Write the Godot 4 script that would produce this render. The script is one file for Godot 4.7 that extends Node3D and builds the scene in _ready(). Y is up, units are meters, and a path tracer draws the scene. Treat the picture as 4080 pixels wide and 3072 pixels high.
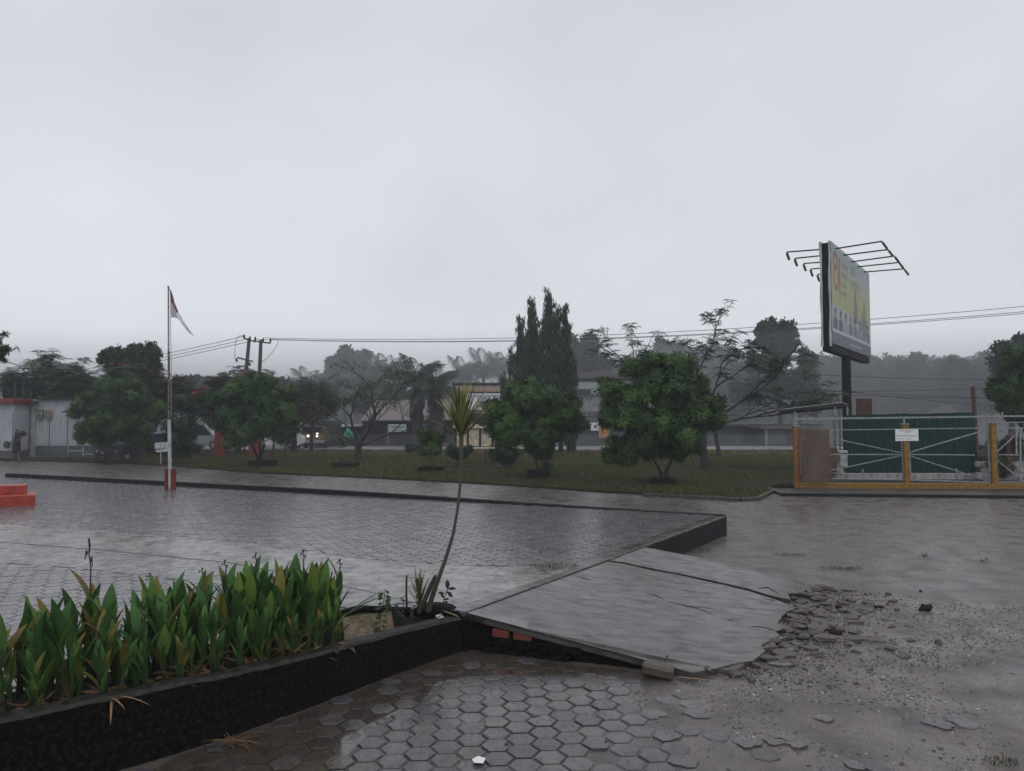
extends Node3D
# A rainy forecourt: raised paved plaza with a planter, a broken concrete ramp, a wet drive, a lawn with
# mango trees, a yellow gate, a billboard on a pole and a street with shops behind.

var rng := RandomNumberGenerator.new()
var taken := {}
var tex := {}
var M := {}


# ---------------------------------------------------------------- mesh building
class MB:
	var v := PackedVector3Array()
	var n := PackedVector3Array()
	var u := PackedVector2Array()
	var c := PackedColorArray()
	var col := Color(1, 1, 1)

	func tri(a: Vector3, b: Vector3, d: Vector3, na: Vector3, nb: Vector3, nd: Vector3, ca := Color(-1, 0, 0), cb := Color(-1, 0, 0), cd := Color(-1, 0, 0)) -> void:
		if ca.r < 0:
			ca = col
			cb = col
			cd = col
		if (b - a).cross(d - a).dot(na + nb + nd) > 0:
			v.append(a); v.append(d); v.append(b)
			n.append(na); n.append(nd); n.append(nb)
			c.append(ca); c.append(cd); c.append(cb)
		else:
			v.append(a); v.append(b); v.append(d)
			n.append(na); n.append(nb); n.append(nd)
			c.append(ca); c.append(cb); c.append(cd)
		for i in 3:
			u.append(Vector2.ZERO)

	func quad(a: Vector3, b: Vector3, d: Vector3, e: Vector3, away := Vector3.UP) -> void:
		var k := (b - a).cross(d - a)
		if k.length_squared() < 1e-14:
			k = (d - a).cross(e - a)
		k = k.normalized()
		if k.dot(away) < 0:
			k = -k
		tri(a, b, d, k, k, k)
		tri(a, d, e, k, k, k)

	# a textured quad: a is the picture's top left, then top right, bottom right, bottom left
	func card(a: Vector3, b: Vector3, d: Vector3, e: Vector3, away: Vector3) -> void:
		var k := (b - a).cross(d - a).normalized()
		if k.dot(away) < 0:
			k = -k
		var q := [a, b, d, a, d, e]
		var w := [Vector2(0, 0), Vector2(1, 0), Vector2(1, 1), Vector2(0, 0), Vector2(1, 1), Vector2(0, 1)]
		if (b - a).cross(d - a).dot(k) > 0:
			q = [a, d, b, a, e, d]
			w = [Vector2(0, 0), Vector2(1, 1), Vector2(1, 0), Vector2(0, 0), Vector2(0, 1), Vector2(1, 1)]
		for i in 6:
			v.append(q[i]); n.append(k); u.append(w[i]); c.append(col)

	func box(t: Transform3D, s: Vector3, bev := 0.0) -> void:
		var h := s * 0.5
		bev = minf(bev, minf(h.x, minf(h.y, h.z)) * 0.6)
		if bev <= 0.0:
			for ax in 3:
				for sg in [-1.0, 1.0]:
					var k := Vector3.ZERO
					k[ax] = sg
					var p := Vector3.ZERO
					var q := Vector3.ZERO
					p[(ax + 1) % 3] = h[(ax + 1) % 3]
					q[(ax + 2) % 3] = h[(ax + 2) % 3]
					var o := k * h[ax]
					quad(t * (o - p - q), t * (o + p - q), t * (o + p + q), t * (o - p + q), t.basis * k)
			return
		var corner := func(sx: float, sy: float, sz: float, ax: int) -> Vector3:
			var p := Vector3(sx * h.x, sy * h.y, sz * h.z)
			var sg := Vector3(sx, sy, sz)
			for i in 3:
				if i != ax:
					p[i] -= sg[i] * bev
			return t * p
		for ax in 3:
			for sg in [-1.0, 1.0]:
				var b := (ax + 1) % 3
				var d := (ax + 2) % 3
				var pts := []
				for w in [[-1, -1], [1, -1], [1, 1], [-1, 1]]:
					var k := Vector3.ZERO
					k[ax] = sg
					k[b] = w[0]
					k[d] = w[1]
					pts.append(corner.call(k.x, k.y, k.z, ax))
				var away := Vector3.ZERO
				away[ax] = sg
				quad(pts[0], pts[1], pts[2], pts[3], t.basis * away)
		for ax in 3:
			var b := (ax + 1) % 3
			var d := (ax + 2) % 3
			for w in [[-1, -1], [1, -1], [1, 1], [-1, 1]]:
				var k0 := Vector3.ZERO
				k0[b] = w[0]
				k0[d] = w[1]
				var k1 := k0
				k0[ax] = -1
				k1[ax] = 1
				var away := k0 + k1
				quad(corner.call(k0.x, k0.y, k0.z, b), corner.call(k1.x, k1.y, k1.z, b), corner.call(k1.x, k1.y, k1.z, d), corner.call(k0.x, k0.y, k0.z, d), t.basis * away)
		for sx in [-1, 1]:
			for sy in [-1, 1]:
				for sz in [-1, 1]:
					var k: Vector3 = (t.basis * Vector3(sx, sy, sz)).normalized()
					tri(corner.call(sx, sy, sz, 0), corner.call(sx, sy, sz, 1), corner.call(sx, sy, sz, 2), k, k, k)

	# a box between two points, its width lying towards side
	func bar(a: Vector3, b: Vector3, w: float, d: float, side := Vector3.UP, bev := 0.0) -> void:
		var z := (b - a).normalized()
		if absf(z.dot(side.normalized())) > 0.98:
			side = Vector3(0, 0, 1) if absf(z.z) < 0.9 else Vector3(1, 0, 0)
		var x := side.cross(z).normalized()
		var y := z.cross(x).normalized()
		box(Transform3D(Basis(x, y, z), (a + b) * 0.5), Vector3(d, w, (b - a).length()), bev)

	func tube(pts: Array, r: Variant, sides := 8, caps := true) -> void:
		var rings := []
		var norms := []
		var x := Vector3.ZERO
		for i in pts.size():
			var z: Vector3 = (pts[mini(i + 1, pts.size() - 1)] - pts[maxi(i - 1, 0)]).normalized()
			if i == 0:
				x = z.cross(Vector3(0, 0, 1) if absf(z.z) < 0.9 else Vector3(1, 0, 0)).normalized()
			else:
				x = (x - z * x.dot(z)).normalized()
			var y := z.cross(x)
			var rad: float = r[i] if r is Array else r
			var ring := []
			var nor := []
			for k in sides:
				var d := x * cos(TAU * k / sides) + y * sin(TAU * k / sides)
				ring.append(pts[i] + d * rad)
				nor.append(d)
			rings.append(ring)
			norms.append(nor)
		for i in pts.size() - 1:
			for k in sides:
				var l := (k + 1) % sides
				tri(rings[i][k], rings[i][l], rings[i + 1][l], norms[i][k], norms[i][l], norms[i + 1][l])
				tri(rings[i][k], rings[i + 1][l], rings[i + 1][k], norms[i][k], norms[i + 1][l], norms[i + 1][k])
		if caps:
			for e in [0, pts.size() - 1]:
				var k: Vector3 = (pts[0] - pts[1]).normalized() if e == 0 else (pts[e] - pts[e - 1]).normalized()
				for j in range(1, sides - 1):
					tri(rings[e][0], rings[e][j], rings[e][j + 1], k, k, k)

	# a flat outline given by points, thickened by ext
	func prism(pts: Array, ext: Vector3, bottom := true) -> void:
		var k := Vector3.ZERO
		var mid := Vector3.ZERO
		for i in pts.size():
			k += pts[i].cross(pts[(i + 1) % pts.size()])
			mid += pts[i]
		mid /= pts.size()
		k = k.normalized()
		var x := k.cross(Vector3(0, 0, 1) if absf(k.z) < 0.9 else Vector3(1, 0, 0)).normalized()
		var y := k.cross(x)
		var flat := PackedVector2Array()
		for p in pts:
			flat.append(Vector2((p - mid).dot(x), (p - mid).dot(y)))
		var up := -k if k.dot(ext) > 0 else k
		var t := Geometry2D.triangulate_polygon(flat)
		for i in range(0, t.size(), 3):
			tri(pts[t[i]], pts[t[i + 1]], pts[t[i + 2]], up, up, up)
			if bottom:
				tri(pts[t[i]] + ext, pts[t[i + 1]] + ext, pts[t[i + 2]] + ext, -up, -up, -up)
		var ccw := not Geometry2D.is_polygon_clockwise(flat)
		for i in pts.size():
			var a: Vector3 = pts[i]
			var b: Vector3 = pts[(i + 1) % pts.size()]
			var o := (b - a).cross(k) if ccw else k.cross(b - a)
			quad(a, b, b + ext, a + ext, o)

	# an uneven rounded lump
	func lump(at: Vector3, r: Vector3, uneven := 0.0, seed_ := 1, seg := 8, basis := Basis()) -> void:
		var noise := FastNoiseLite.new()
		noise.seed = seed_
		noise.frequency = 0.9
		var p := []
		for i in seg / 2 + 1:
			var row := []
			var th := PI * i / (seg / 2)
			for j in seg:
				var d := Vector3(sin(th) * cos(TAU * j / seg), cos(th), sin(th) * sin(TAU * j / seg))
				row.append(d * (1.0 + uneven * noise.get_noise_3dv(d * 1.6)))
			p.append(row)
		for i in seg / 2:
			for j in seg:
				var l := (j + 1) % seg
				var q := [p[i][j], p[i][l], p[i + 1][l], p[i + 1][j]]
				var w := []
				var nn := []
				for e in q:
					w.append(at + basis * (e * r))
					nn.append((basis * (e / r)).normalized())
				tri(w[0], w[1], w[2], nn[0], nn[1], nn[2])
				tri(w[0], w[2], w[3], nn[0], nn[2], nn[3])

	# a leaf that starts at a, runs along dir and bends towards bend; c0 at the base, c1 at the tip
	func leaf(a: Vector3, dir: Vector3, face: Vector3, length: float, width: float, bend := 0.3, fold := 0.25, seg := 4, c0 := Color(-1, 0, 0), c1 := Color(-1, 0, 0), wide := 0.42) -> void:
		dir = dir.normalized()
		var side := dir.cross(face).normalized()
		face = side.cross(dir).normalized()
		var prev := []
		var at := a
		for i in seg + 1:
			var s := float(i) / seg
			var ang := bend * s
			var d := dir * cos(ang) - face * sin(ang)
			var f := face * cos(ang) + dir * sin(ang)
			var w := width * 0.5 * (pow(s / wide, 0.75) if s < wide else pow(maxf(0.0, cos((s - wide) / (1.0 - wide) * PI * 0.5)), 0.85))
			if i == 0:
				w = width * 0.06
			var tint := c0.lerp(c1, s) if c0.r >= 0 else col
			var row := [at - side * w + f * (w * fold), at, at + side * w + f * (w * fold), f, side, tint]
			if i > 0:
				for sg in [0, 1]:
					var o: int = sg * 2
					var kn: Vector3 = (f + side * (fold if sg == 0 else -fold)).normalized()
					var kp: Vector3 = (prev[3] + prev[4] * (fold if sg == 0 else -fold)).normalized()
					tri(prev[1], prev[o], row[o], kp, kp, kn, prev[5], prev[5], tint)
					tri(prev[1], row[o], row[1], kp, kn, kn, prev[5], tint, tint)
			prev = row
			at += d * (length / seg)

	func mesh(shift := Vector3.ZERO) -> ArrayMesh:
		var w := v
		if shift != Vector3.ZERO:
			w = PackedVector3Array()
			w.resize(v.size())
			for i in v.size():
				w[i] = v[i] - shift
		var a := []
		a.resize(Mesh.ARRAY_MAX)
		a[Mesh.ARRAY_VERTEX] = w
		a[Mesh.ARRAY_NORMAL] = n
		a[Mesh.ARRAY_TEX_UV] = u
		a[Mesh.ARRAY_COLOR] = c
		var m := ArrayMesh.new()
		m.add_surface_from_arrays(Mesh.PRIMITIVE_TRIANGLES, a)
		return m


# ---------------------------------------------------------------- objects
func numbered(called: String) -> String:
	if not taken.has(called):
		taken[called] = 0
		return called
	taken[called] += 1
	return "%s_%03d" % [called, taken[called]]


func tag(o: Node3D, label := "", category := "", group := "", kind := "") -> Node3D:
	if label: o.set_meta("label", label)
	if category: o.set_meta("category", category)
	if group: o.set_meta("group", group)
	if kind: o.set_meta("kind", kind)
	return o


func origin_of(o: Node3D) -> Vector3:
	var p := Vector3.ZERO
	var w: Node = o
	while w != self and w is Node3D:
		p += (w as Node3D).position
		w = w.get_parent()
	return p


# commits what mb holds (in the place's coordinates) as one mesh under parent
func obj(called: String, mb: MB, m: Material, parent: Node3D = null, base := Vector3.ZERO) -> MeshInstance3D:
	var o := MeshInstance3D.new()
	o.material_override = m
	if parent == null:
		o.name = numbered(called)
		add_child(o)
		o.position = base
		o.mesh = mb.mesh(base)
	else:
		o.name = called
		parent.add_child(o, true)
		o.mesh = mb.mesh(origin_of(parent))
	if o.name.begins_with("@"): o.name = called
	return o


# puts a mesh that is used several times
func put(called: String, mesh: Mesh, m: Material, parent: Node3D, t: Transform3D) -> MeshInstance3D:
	var o := MeshInstance3D.new()
	o.mesh = mesh
	o.material_override = m
	o.name = called
	o.transform = t
	parent.add_child(o, true)
	return o


func thing(called: String, label: String, category: String, at := Vector3.ZERO, group := "") -> Node3D:
	var o := Node3D.new()
	o.name = numbered(called)
	add_child(o)
	o.position = at
	tag(o, label, category, group)
	return o


func many(called: String, mesh: Mesh, m: Material, parent: Node3D, places: Array, tints: Array) -> MultiMeshInstance3D:
	var mm := MultiMesh.new()
	mm.transform_format = MultiMesh.TRANSFORM_3D
	mm.use_colors = true
	mm.mesh = mesh
	mm.instance_count = places.size()
	for i in places.size():
		mm.set_instance_transform(i, places[i])
		mm.set_instance_color(i, tints[i] if i < tints.size() else Color(1, 1, 1))
	var o := MultiMeshInstance3D.new()
	o.multimesh = mm
	o.material_override = m
	o.name = numbered(called) if parent == null else called
	(self if parent == null else parent).add_child(o, true)
	o.set_meta("kind", "stuff")
	return o


func R(a: float, b: float) -> float:
	return rng.randf_range(a, b)


func V(x: float, y: float, z: float) -> Vector3:
	return Vector3(x, y, z)


func T(at: Vector3, turn := 0.0, tip := 0.0, roll := 0.0) -> Transform3D:
	return Transform3D(Basis.from_euler(Vector3(tip, turn, roll)), at)


# ---------------------------------------------------------------- materials
func noise_tex(called: String, seed_: int, freq: float, kind: int, octaves: int, ramp: Array, size := 512) -> Texture2D:
	var f := FastNoiseLite.new()
	f.seed = seed_
	f.frequency = freq
	f.noise_type = kind
	f.fractal_octaves = octaves
	f.fractal_gain = 0.55
	var t := NoiseTexture2D.new()
	t.width = size
	t.height = size
	t.seamless = true
	t.noise = f
	var g := Gradient.new()
	var offs := PackedFloat32Array()
	var cols := PackedColorArray()
	for r in ramp:
		offs.append(r[0])
		var k: Variant = r[1]
		cols.append(k if k is Color else Color(k, k, k))
	g.offsets = offs
	g.colors = cols
	t.color_ramp = g
	tex[called] = t
	return t


func textures() -> void:
	var S := FastNoiseLite.TYPE_SIMPLEX_SMOOTH
	var C := FastNoiseLite.TYPE_CELLULAR
	noise_tex("grain", 11, 0.09, S, 5, [[0.0, 0.62], [0.5, 0.86], [1.0, 1.0]])
	noise_tex("blotch", 12, 0.012, S, 6, [[0.15, 0.55], [0.5, 0.85], [0.85, 1.0]])
	noise_tex("mud", 13, 0.01, S, 6, [[0.2, Color(0.74, 0.73, 0.75)], [0.45, Color(0.88, 0.87, 0.9)], [0.62, Color(0.97, 0.92, 0.89)], [0.85, Color(1, 0.97, 0.96)]], 1024)
	noise_tex("grit", 14, 0.22, S, 4, [[0.25, 0.35], [0.45, 0.8], [0.7, 0.95], [0.85, 1.0]])
	noise_tex("relief", 15, 0.07, S, 5, [[0.0, 0.0], [1.0, 1.0]])
	noise_tex("pool", 16, 0.008, S, 6, [[0.25, 0.24], [0.5, 0.36], [0.75, 0.5]], 1024)
	noise_tex("sheen", 17, 0.03, S, 5, [[0.25, 0.12], [0.6, 0.25], [0.85, 0.38]])
	noise_tex("drops", 18, 0.035, C, 2, [[0.0, 0.0], [1.0, 1.0]])
	noise_tex("streak", 19, 0.02, S, 5, [[0.2, 0.72], [0.5, 0.92], [1.0, 1.0]])
	noise_tex("faint", 23, 0.02, S, 5, [[0.2, 0.86], [0.5, 0.95], [1.0, 1.0]])
	noise_tex("stain", 24, 0.012, S, 7, [[0.25, Color(0.5, 0.5, 0.5)], [0.45, Color(0.78, 0.77, 0.76)], [0.6, Color(0.95, 0.93, 0.9)], [0.85, Color(1, 1, 1)]], 1024)
	noise_tex("rust", 20, 0.02, S, 5, [[0.35, Color(0.35, 0.2, 0.13)], [0.5, Color(0.75, 0.6, 0.5)], [0.62, Color(1, 1, 1)]])
	noise_tex("mould", 22, 0.035, S, 6, [[0.25, Color(0.2, 0.2, 0.19)], [0.5, Color(0.38, 0.37, 0.34)], [0.66, Color(0.62, 0.6, 0.5)], [0.85, Color(1, 0.96, 0.85)]])
	noise_tex("moss", 21, 0.02, S, 6, [[0.3, Color(0.55, 0.62, 0.5)], [0.5, Color(0.75, 0.72, 0.68)], [0.75, Color(1, 0.97, 0.92)]])


# r, g, b are real-world (linear) base colours
func mk(called: String, r: float, g: float, b: float, rough := 0.6, opt := {}) -> StandardMaterial3D:
	var m := StandardMaterial3D.new()
	m.resource_name = called
	m.albedo_color = Color(r, g, b).linear_to_srgb()
	m.roughness = rough
	var scale: Variant = opt.get("scale", 1.0)
	m.uv1_triplanar = true
	m.uv1_world_triplanar = true
	m.uv1_scale = scale if scale is Vector3 else Vector3.ONE * float(scale)
	if opt.has("tex"):
		m.albedo_texture = tex[opt.tex]
	if opt.has("rough"):
		m.roughness = 1.0
		m.roughness_texture = tex[opt.rough]
	if opt.has("bump"):
		m.heightmap_enabled = true
		m.heightmap_texture = tex[opt.bump]
		m.heightmap_scale = opt.get("depth", 0.3)
	if opt.has("detail"):
		m.detail_enabled = true
		m.detail_albedo = tex[opt.detail]
		m.detail_blend_mode = BaseMaterial3D.BLEND_MODE_MUL
		m.detail_uv_layer = BaseMaterial3D.DETAIL_UV_2
		m.uv2_triplanar = true
		m.uv2_world_triplanar = true
		m.uv2_scale = Vector3.ONE * float(opt.get("scale2", 0.13))
	if opt.get("vc", false):
		m.vertex_color_use_as_albedo = true
	m.metallic = opt.get("metal", 0.0)
	if opt.has("back"):
		m.backlight_enabled = true
		m.backlight = Color(opt.back, opt.back, opt.back)
	if opt.has("spec"):
		m.metallic_specular = opt.spec
	M[called] = m
	return m


func materials() -> void:
	mk("drive", 0.225, 0.2, 0.185, 0.3, {"tex": "mud", "scale": 0.16, "rough": "pool", "bump": "grit", "depth": 0.55, "detail": "grit", "scale2": 0.8})
	mk("road", 0.2, 0.19, 0.195, 0.3, {"tex": "mud", "scale": 0.11, "rough": "pool", "bump": "relief", "depth": 0.3, "detail": "grain", "scale2": 0.5})
	mk("street", 0.4, 0.4, 0.41, 0.35, {"tex": "blotch", "scale": 0.1})
	mk("slab", 0.235, 0.23, 0.236, 0.3, {"tex": "blotch", "scale": 0.35, "rough": "sheen", "bump": "drops", "depth": 0.2, "detail": "grain", "scale2": 1.1})
	mk("pale_slab", 0.35, 0.33, 0.31, 0.3, {"tex": "blotch", "scale": 0.3, "rough": "sheen", "bump": "drops", "depth": 0.2, "detail": "grain", "scale2": 0.9})
	mk("ramp", 0.135, 0.128, 0.127, 0.4, {"tex": "stain", "scale": Vector3(0.16, 0.3, 0.42), "rough": "sheen", "bump": "grit", "depth": 0.1, "detail": "grain", "scale2": 1.1})
	mk("broken", 0.145, 0.12, 0.1, 0.5, {"tex": "grit", "scale": 1.5, "bump": "relief", "depth": 0.4})
	mk("black_wall", 0.06, 0.054, 0.046, 0.9, {"spec": 0.22, "tex": "mould", "scale": Vector3(1.7, 1.0, 1.7), "bump": "relief", "depth": 0.9, "detail": "grain", "scale2": 2.0})
	mk("wall_top", 0.04, 0.04, 0.038, 0.55, {"spec": 0.35, "tex": "moss", "scale": 0.9, "bump": "relief", "depth": 0.7})
	mk("dark_kerb", 0.02, 0.02, 0.022, 0.7, {"spec": 0.3, "tex": "grain", "scale": 0.8, "bump": "relief", "depth": 0.4})
	mk("kerb", 0.07, 0.068, 0.062, 0.4, {"tex": "moss", "scale": 0.5, "bump": "relief", "depth": 0.5})
	mk("soil", 0.03, 0.02, 0.015, 0.8, {"spec": 0.25, "tex": "grit", "scale": 1.2, "bump": "relief", "depth": 2.5})
	mk("brick", 0.26, 0.065, 0.03, 0.5, {"tex": "grain", "scale": 2.0, "bump": "relief", "depth": 0.4})
	mk("dark_brick", 0.04, 0.026, 0.022, 0.75, {"spec": 0.25, "tex": "grain", "scale": 1.5, "bump": "relief", "depth": 0.5})
	for k in 6:
		var q: Array = [[0.15, 0.15, 0.157], [0.12, 0.12, 0.125], [0.175, 0.17, 0.168], [0.145, 0.132, 0.118], [0.135, 0.135, 0.14], [0.2, 0.198, 0.195]][k]
		mk("paver%d" % k, q[0] * 0.95, q[1] * 0.95, q[2] * 0.97, 0.3, {"tex": "grain", "scale": 1.1 + 0.2 * k, "rough": "sheen", "bump": "drops", "depth": 0.09, "detail": "mud", "scale2": 0.45})
	for k in 6:
		var q: Array = [[0.2, 0.2, 0.212], [0.17, 0.17, 0.18], [0.23, 0.226, 0.23], [0.2, 0.19, 0.182], [0.185, 0.185, 0.195], [0.25, 0.248, 0.25]][k]
		mk("court%d" % k, q[0], q[1], q[2], 0.3, {"tex": "grain", "scale": 1.0 + 0.2 * k, "rough": "sheen", "bump": "drops", "depth": 0.12, "detail": "mud", "scale2": 0.2})
	mk("lawn", 0.06, 0.07, 0.022, 0.85, {"spec": 0.25, "tex": "mud", "scale": 0.2, "bump": "relief", "depth": 3.0, "detail": "grit", "scale2": 0.6})
	mk("earth", 0.055, 0.042, 0.032, 0.6, {"tex": "mud", "scale": 0.1, "bump": "relief", "depth": 4.0, "detail": "grit", "scale2": 0.4})
	mk("leaf", 1, 1, 1, 0.5, {"vc": true, "back": 0.3, "spec": 0.3})
	mk("far_leaf", 1, 1, 1, 0.6, {"vc": true, "back": 0.3, "spec": 0.3})
	mk("canna", 1, 1, 1, 0.42, {"spec": 0.38, "vc": true, "back": 0.4, "bump": "relief", "scale": Vector3(30, 1.5, 30), "depth": 0.25})
	mk("plain", 1, 1, 1, 0.5, {"vc": true})
	mk("bark", 0.06, 0.05, 0.042, 0.7, {"tex": "grain", "scale": Vector3(3, 0.8, 3), "bump": "relief", "depth": 1.2})
	mk("pale_bark", 0.13, 0.115, 0.098, 0.6, {"tex": "blotch", "scale": Vector3(3, 1.5, 3), "bump": "relief", "depth": 0.8})
	mk("twig", 0.045, 0.038, 0.034, 0.5, {"tex": "grain", "scale": 4.0})
	mk("stem", 0.09, 0.075, 0.05, 0.5, {"tex": "streak", "scale": Vector3(6, 14, 6)})
	mk("white", 0.56, 0.57, 0.58, 0.45, {"tex": "streak", "scale": Vector3(0.8, 0.18, 0.8)})
	mk("white_wall", 0.5, 0.525, 0.58, 0.6, {"tex": "faint", "scale": Vector3(0.5, 0.1, 0.5)})
	mk("grey_band", 0.11, 0.12, 0.14, 0.55, {"tex": "streak", "scale": Vector3(0.6, 0.2, 0.6)})
	mk("red_paint", 0.46, 0.055, 0.03, 0.4, {"tex": "streak", "scale": 0.5})
	mk("post_red", 0.3, 0.032, 0.035, 0.4, {"tex": "rust", "scale": 1.6})
	mk("pillar_red", 0.34, 0.038, 0.034, 0.45, {"tex": "streak", "scale": 0.6})
	mk("yellow", 0.4, 0.21, 0.012, 0.45, {"tex": "streak", "scale": Vector3(0.7, 0.4, 0.7), "detail": "streak", "scale2": 1.3})
	mk("orange", 0.33, 0.155, 0.035, 0.45, {"tex": "streak", "scale": 1.0})
	mk("galv", 0.4, 0.42, 0.44, 0.35, {"tex": "blotch", "scale": 2.0, "metal": 0.25})
	mk("green_sheet", 0.004, 0.04, 0.027, 0.5, {"spec": 0.3, "tex": "streak", "scale": Vector3(0.6, 0.15, 0.6)})
	mk("dull_red", 0.1, 0.03, 0.03, 0.6, {"tex": "streak", "scale": 0.5})
	mk("rust", 0.15, 0.07, 0.04, 0.6, {"tex": "rust", "scale": 1.2, "bump": "relief", "depth": 0.3})
	mk("rust_board", 0.15, 0.095, 0.06, 0.5, {"tex": "streak", "scale": Vector3(0.9, 0.35, 0.9), "detail": "mud", "scale2": 0.7, "bump": "relief", "depth": 0.5})
	mk("pole_steel", 0.2, 0.17, 0.15, 0.4, {"tex": "rust", "scale": 0.9})
	mk("black", 0.01, 0.01, 0.012, 0.7, {"spec": 0.25, "tex": "grain", "scale": 1.0})
	mk("black_gloss", 0.01, 0.01, 0.012, 0.15)
	mk("steel", 0.05, 0.05, 0.055, 0.45, {"tex": "rust", "scale": 0.5})
	mk("chrome", 0.6, 0.6, 0.6, 0.2, {"metal": 0.9})
	mk("cream", 0.68, 0.6, 0.43, 0.5, {"tex": "streak", "scale": Vector3(0.8, 0.3, 0.8)})
	mk("tan", 0.3, 0.215, 0.12, 0.5, {"tex": "moss", "scale": 1.3, "detail": "blotch", "scale2": 2.0})
	mk("pink_wall", 0.74, 0.63, 0.57, 0.6, {"tex": "streak", "scale": Vector3(0.4, 0.12, 0.4)})
	mk("pink_roof", 0.2, 0.155, 0.155, 0.45, {"tex": "streak", "scale": 0.5})
	mk("grey_wall", 0.42, 0.41, 0.41, 0.6, {"tex": "streak", "scale": Vector3(0.4, 0.1, 0.4)})
	mk("pale_green", 0.45, 0.52, 0.49, 0.5, {"tex": "streak", "scale": 0.4})
	mk("roof_dark", 0.05, 0.042, 0.042, 0.5, {"tex": "streak", "scale": 0.5, "bump": "relief", "depth": 1.0})
	mk("roof_grey", 0.14, 0.13, 0.13, 0.5, {"tex": "streak", "scale": 0.4})
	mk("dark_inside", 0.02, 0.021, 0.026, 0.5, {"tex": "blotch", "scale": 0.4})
	mk("shutter", 0.05, 0.058, 0.072, 0.45, {"tex": "streak", "scale": 0.4})
	mk("zinc", 0.3, 0.31, 0.32, 0.4, {"tex": "rust", "scale": 0.35, "metal": 0.2})
	mk("tarp", 0.05, 0.16, 0.3, 0.4, {"tex": "blotch", "scale": 0.5})
	mk("teal_wall", 0.1, 0.15, 0.16, 0.5, {"tex": "streak", "scale": 0.3})
	mk("glass_dark", 0.015, 0.02, 0.024, 0.1)
	mk("tyre", 0.015, 0.015, 0.016, 0.7)
	mk("car_silver", 0.42, 0.44, 0.46, 0.2, {"metal": 0.3})
	mk("car_white", 0.7, 0.7, 0.7, 0.25)
	mk("truck_yellow", 0.13, 0.09, 0.035, 0.35)
	mk("poncho", 0.01, 0.26, 0.12, 0.35)
	mk("skin", 0.2, 0.11, 0.07, 0.5)
	mk("dress", 0.014, 0.013, 0.018, 0.8)
	mk("hair", 0.01, 0.009, 0.009, 0.5)
	mk("flag_red", 0.16, 0.006, 0.014, 0.6, {"back": 0.4})
	mk("flag_white", 0.62, 0.62, 0.63, 0.6, {"back": 0.4})
	mk("ink", 0.03, 0.032, 0.05, 0.5)
	mk("paper", 0.82, 0.83, 0.86, 0.35)
	mk("sign_mint", 0.5, 0.6, 0.6, 0.35)
	mk("sign_orange", 0.5, 0.25, 0.07, 0.4)
	mk("crest_green", 0.07, 0.12, 0.085, 0.5)
	mk("crest_pale", 0.2, 0.24, 0.19, 0.5)
	mk("crest_tan", 0.3, 0.22, 0.17, 0.5)
	mk("crest_brown", 0.19, 0.13, 0.1, 0.5)
	mk("straw", 0.27, 0.19, 0.12, 0.6, {"vc": true})
	mk("pebble", 1, 1, 1, 0.3, {"vc": true})
	var pud := mk("puddle", 0.075, 0.05, 0.026, 0.06)
	pud.transparency = BaseMaterial3D.TRANSPARENCY_ALPHA
	pud.albedo_color.a = 0.28
	var lamp := mk("lamp_on", 0.9, 0.9, 0.85, 0.3)
	lamp.emission_enabled = true
	lamp.emission = Color(1, 0.98, 0.92)
	lamp.emission_energy_multiplier = 1.6
	for k in ["canna", "leaf", "far_leaf"]:
		M[k].uv1_world_triplanar = false


# ---------------------------------------------------------------- the place
func sky_picture() -> Texture2D:
	var w := 512
	var h := 256
	var im := Image.create(w, h, false, Image.FORMAT_RGB8)
	var f := FastNoiseLite.new()
	f.seed = 5
	f.frequency = 1.1
	f.fractal_octaves = 4
	for j in h:
		var el := PI * (0.5 - (j + 0.5) / h)
		for i in w:
			var az := TAU * (i + 0.5) / w
			var d := Vector3(cos(el) * cos(az), sin(el) * 1.7, cos(el) * sin(az))
			var k := f.get_noise_3dv(d * 0.8) * 0.075 + f.get_noise_3dv(d * 2.7 + Vector3(4, 1, 2)) * 0.025
			var low := exp(-pow((el - 0.25) / 0.3, 2.0)) * 0.05
			k += low + 0.035 * exp((d.normalized().dot(V(-0.3, 0.42, -1.0).normalized()) - 1.0) / 0.07)
			k += 0.13 * exp(-absf(el) / 0.12)
			var base := Vector3(0.77, 0.784, 0.812)
			var c := base * (1.0 + k) + Vector3(0.006, 0.002, -0.004) * (low * 20.0)
			im.set_pixel(i, j, Color(c.x, c.y, c.z))
	return ImageTexture.create_from_image(im)


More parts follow.
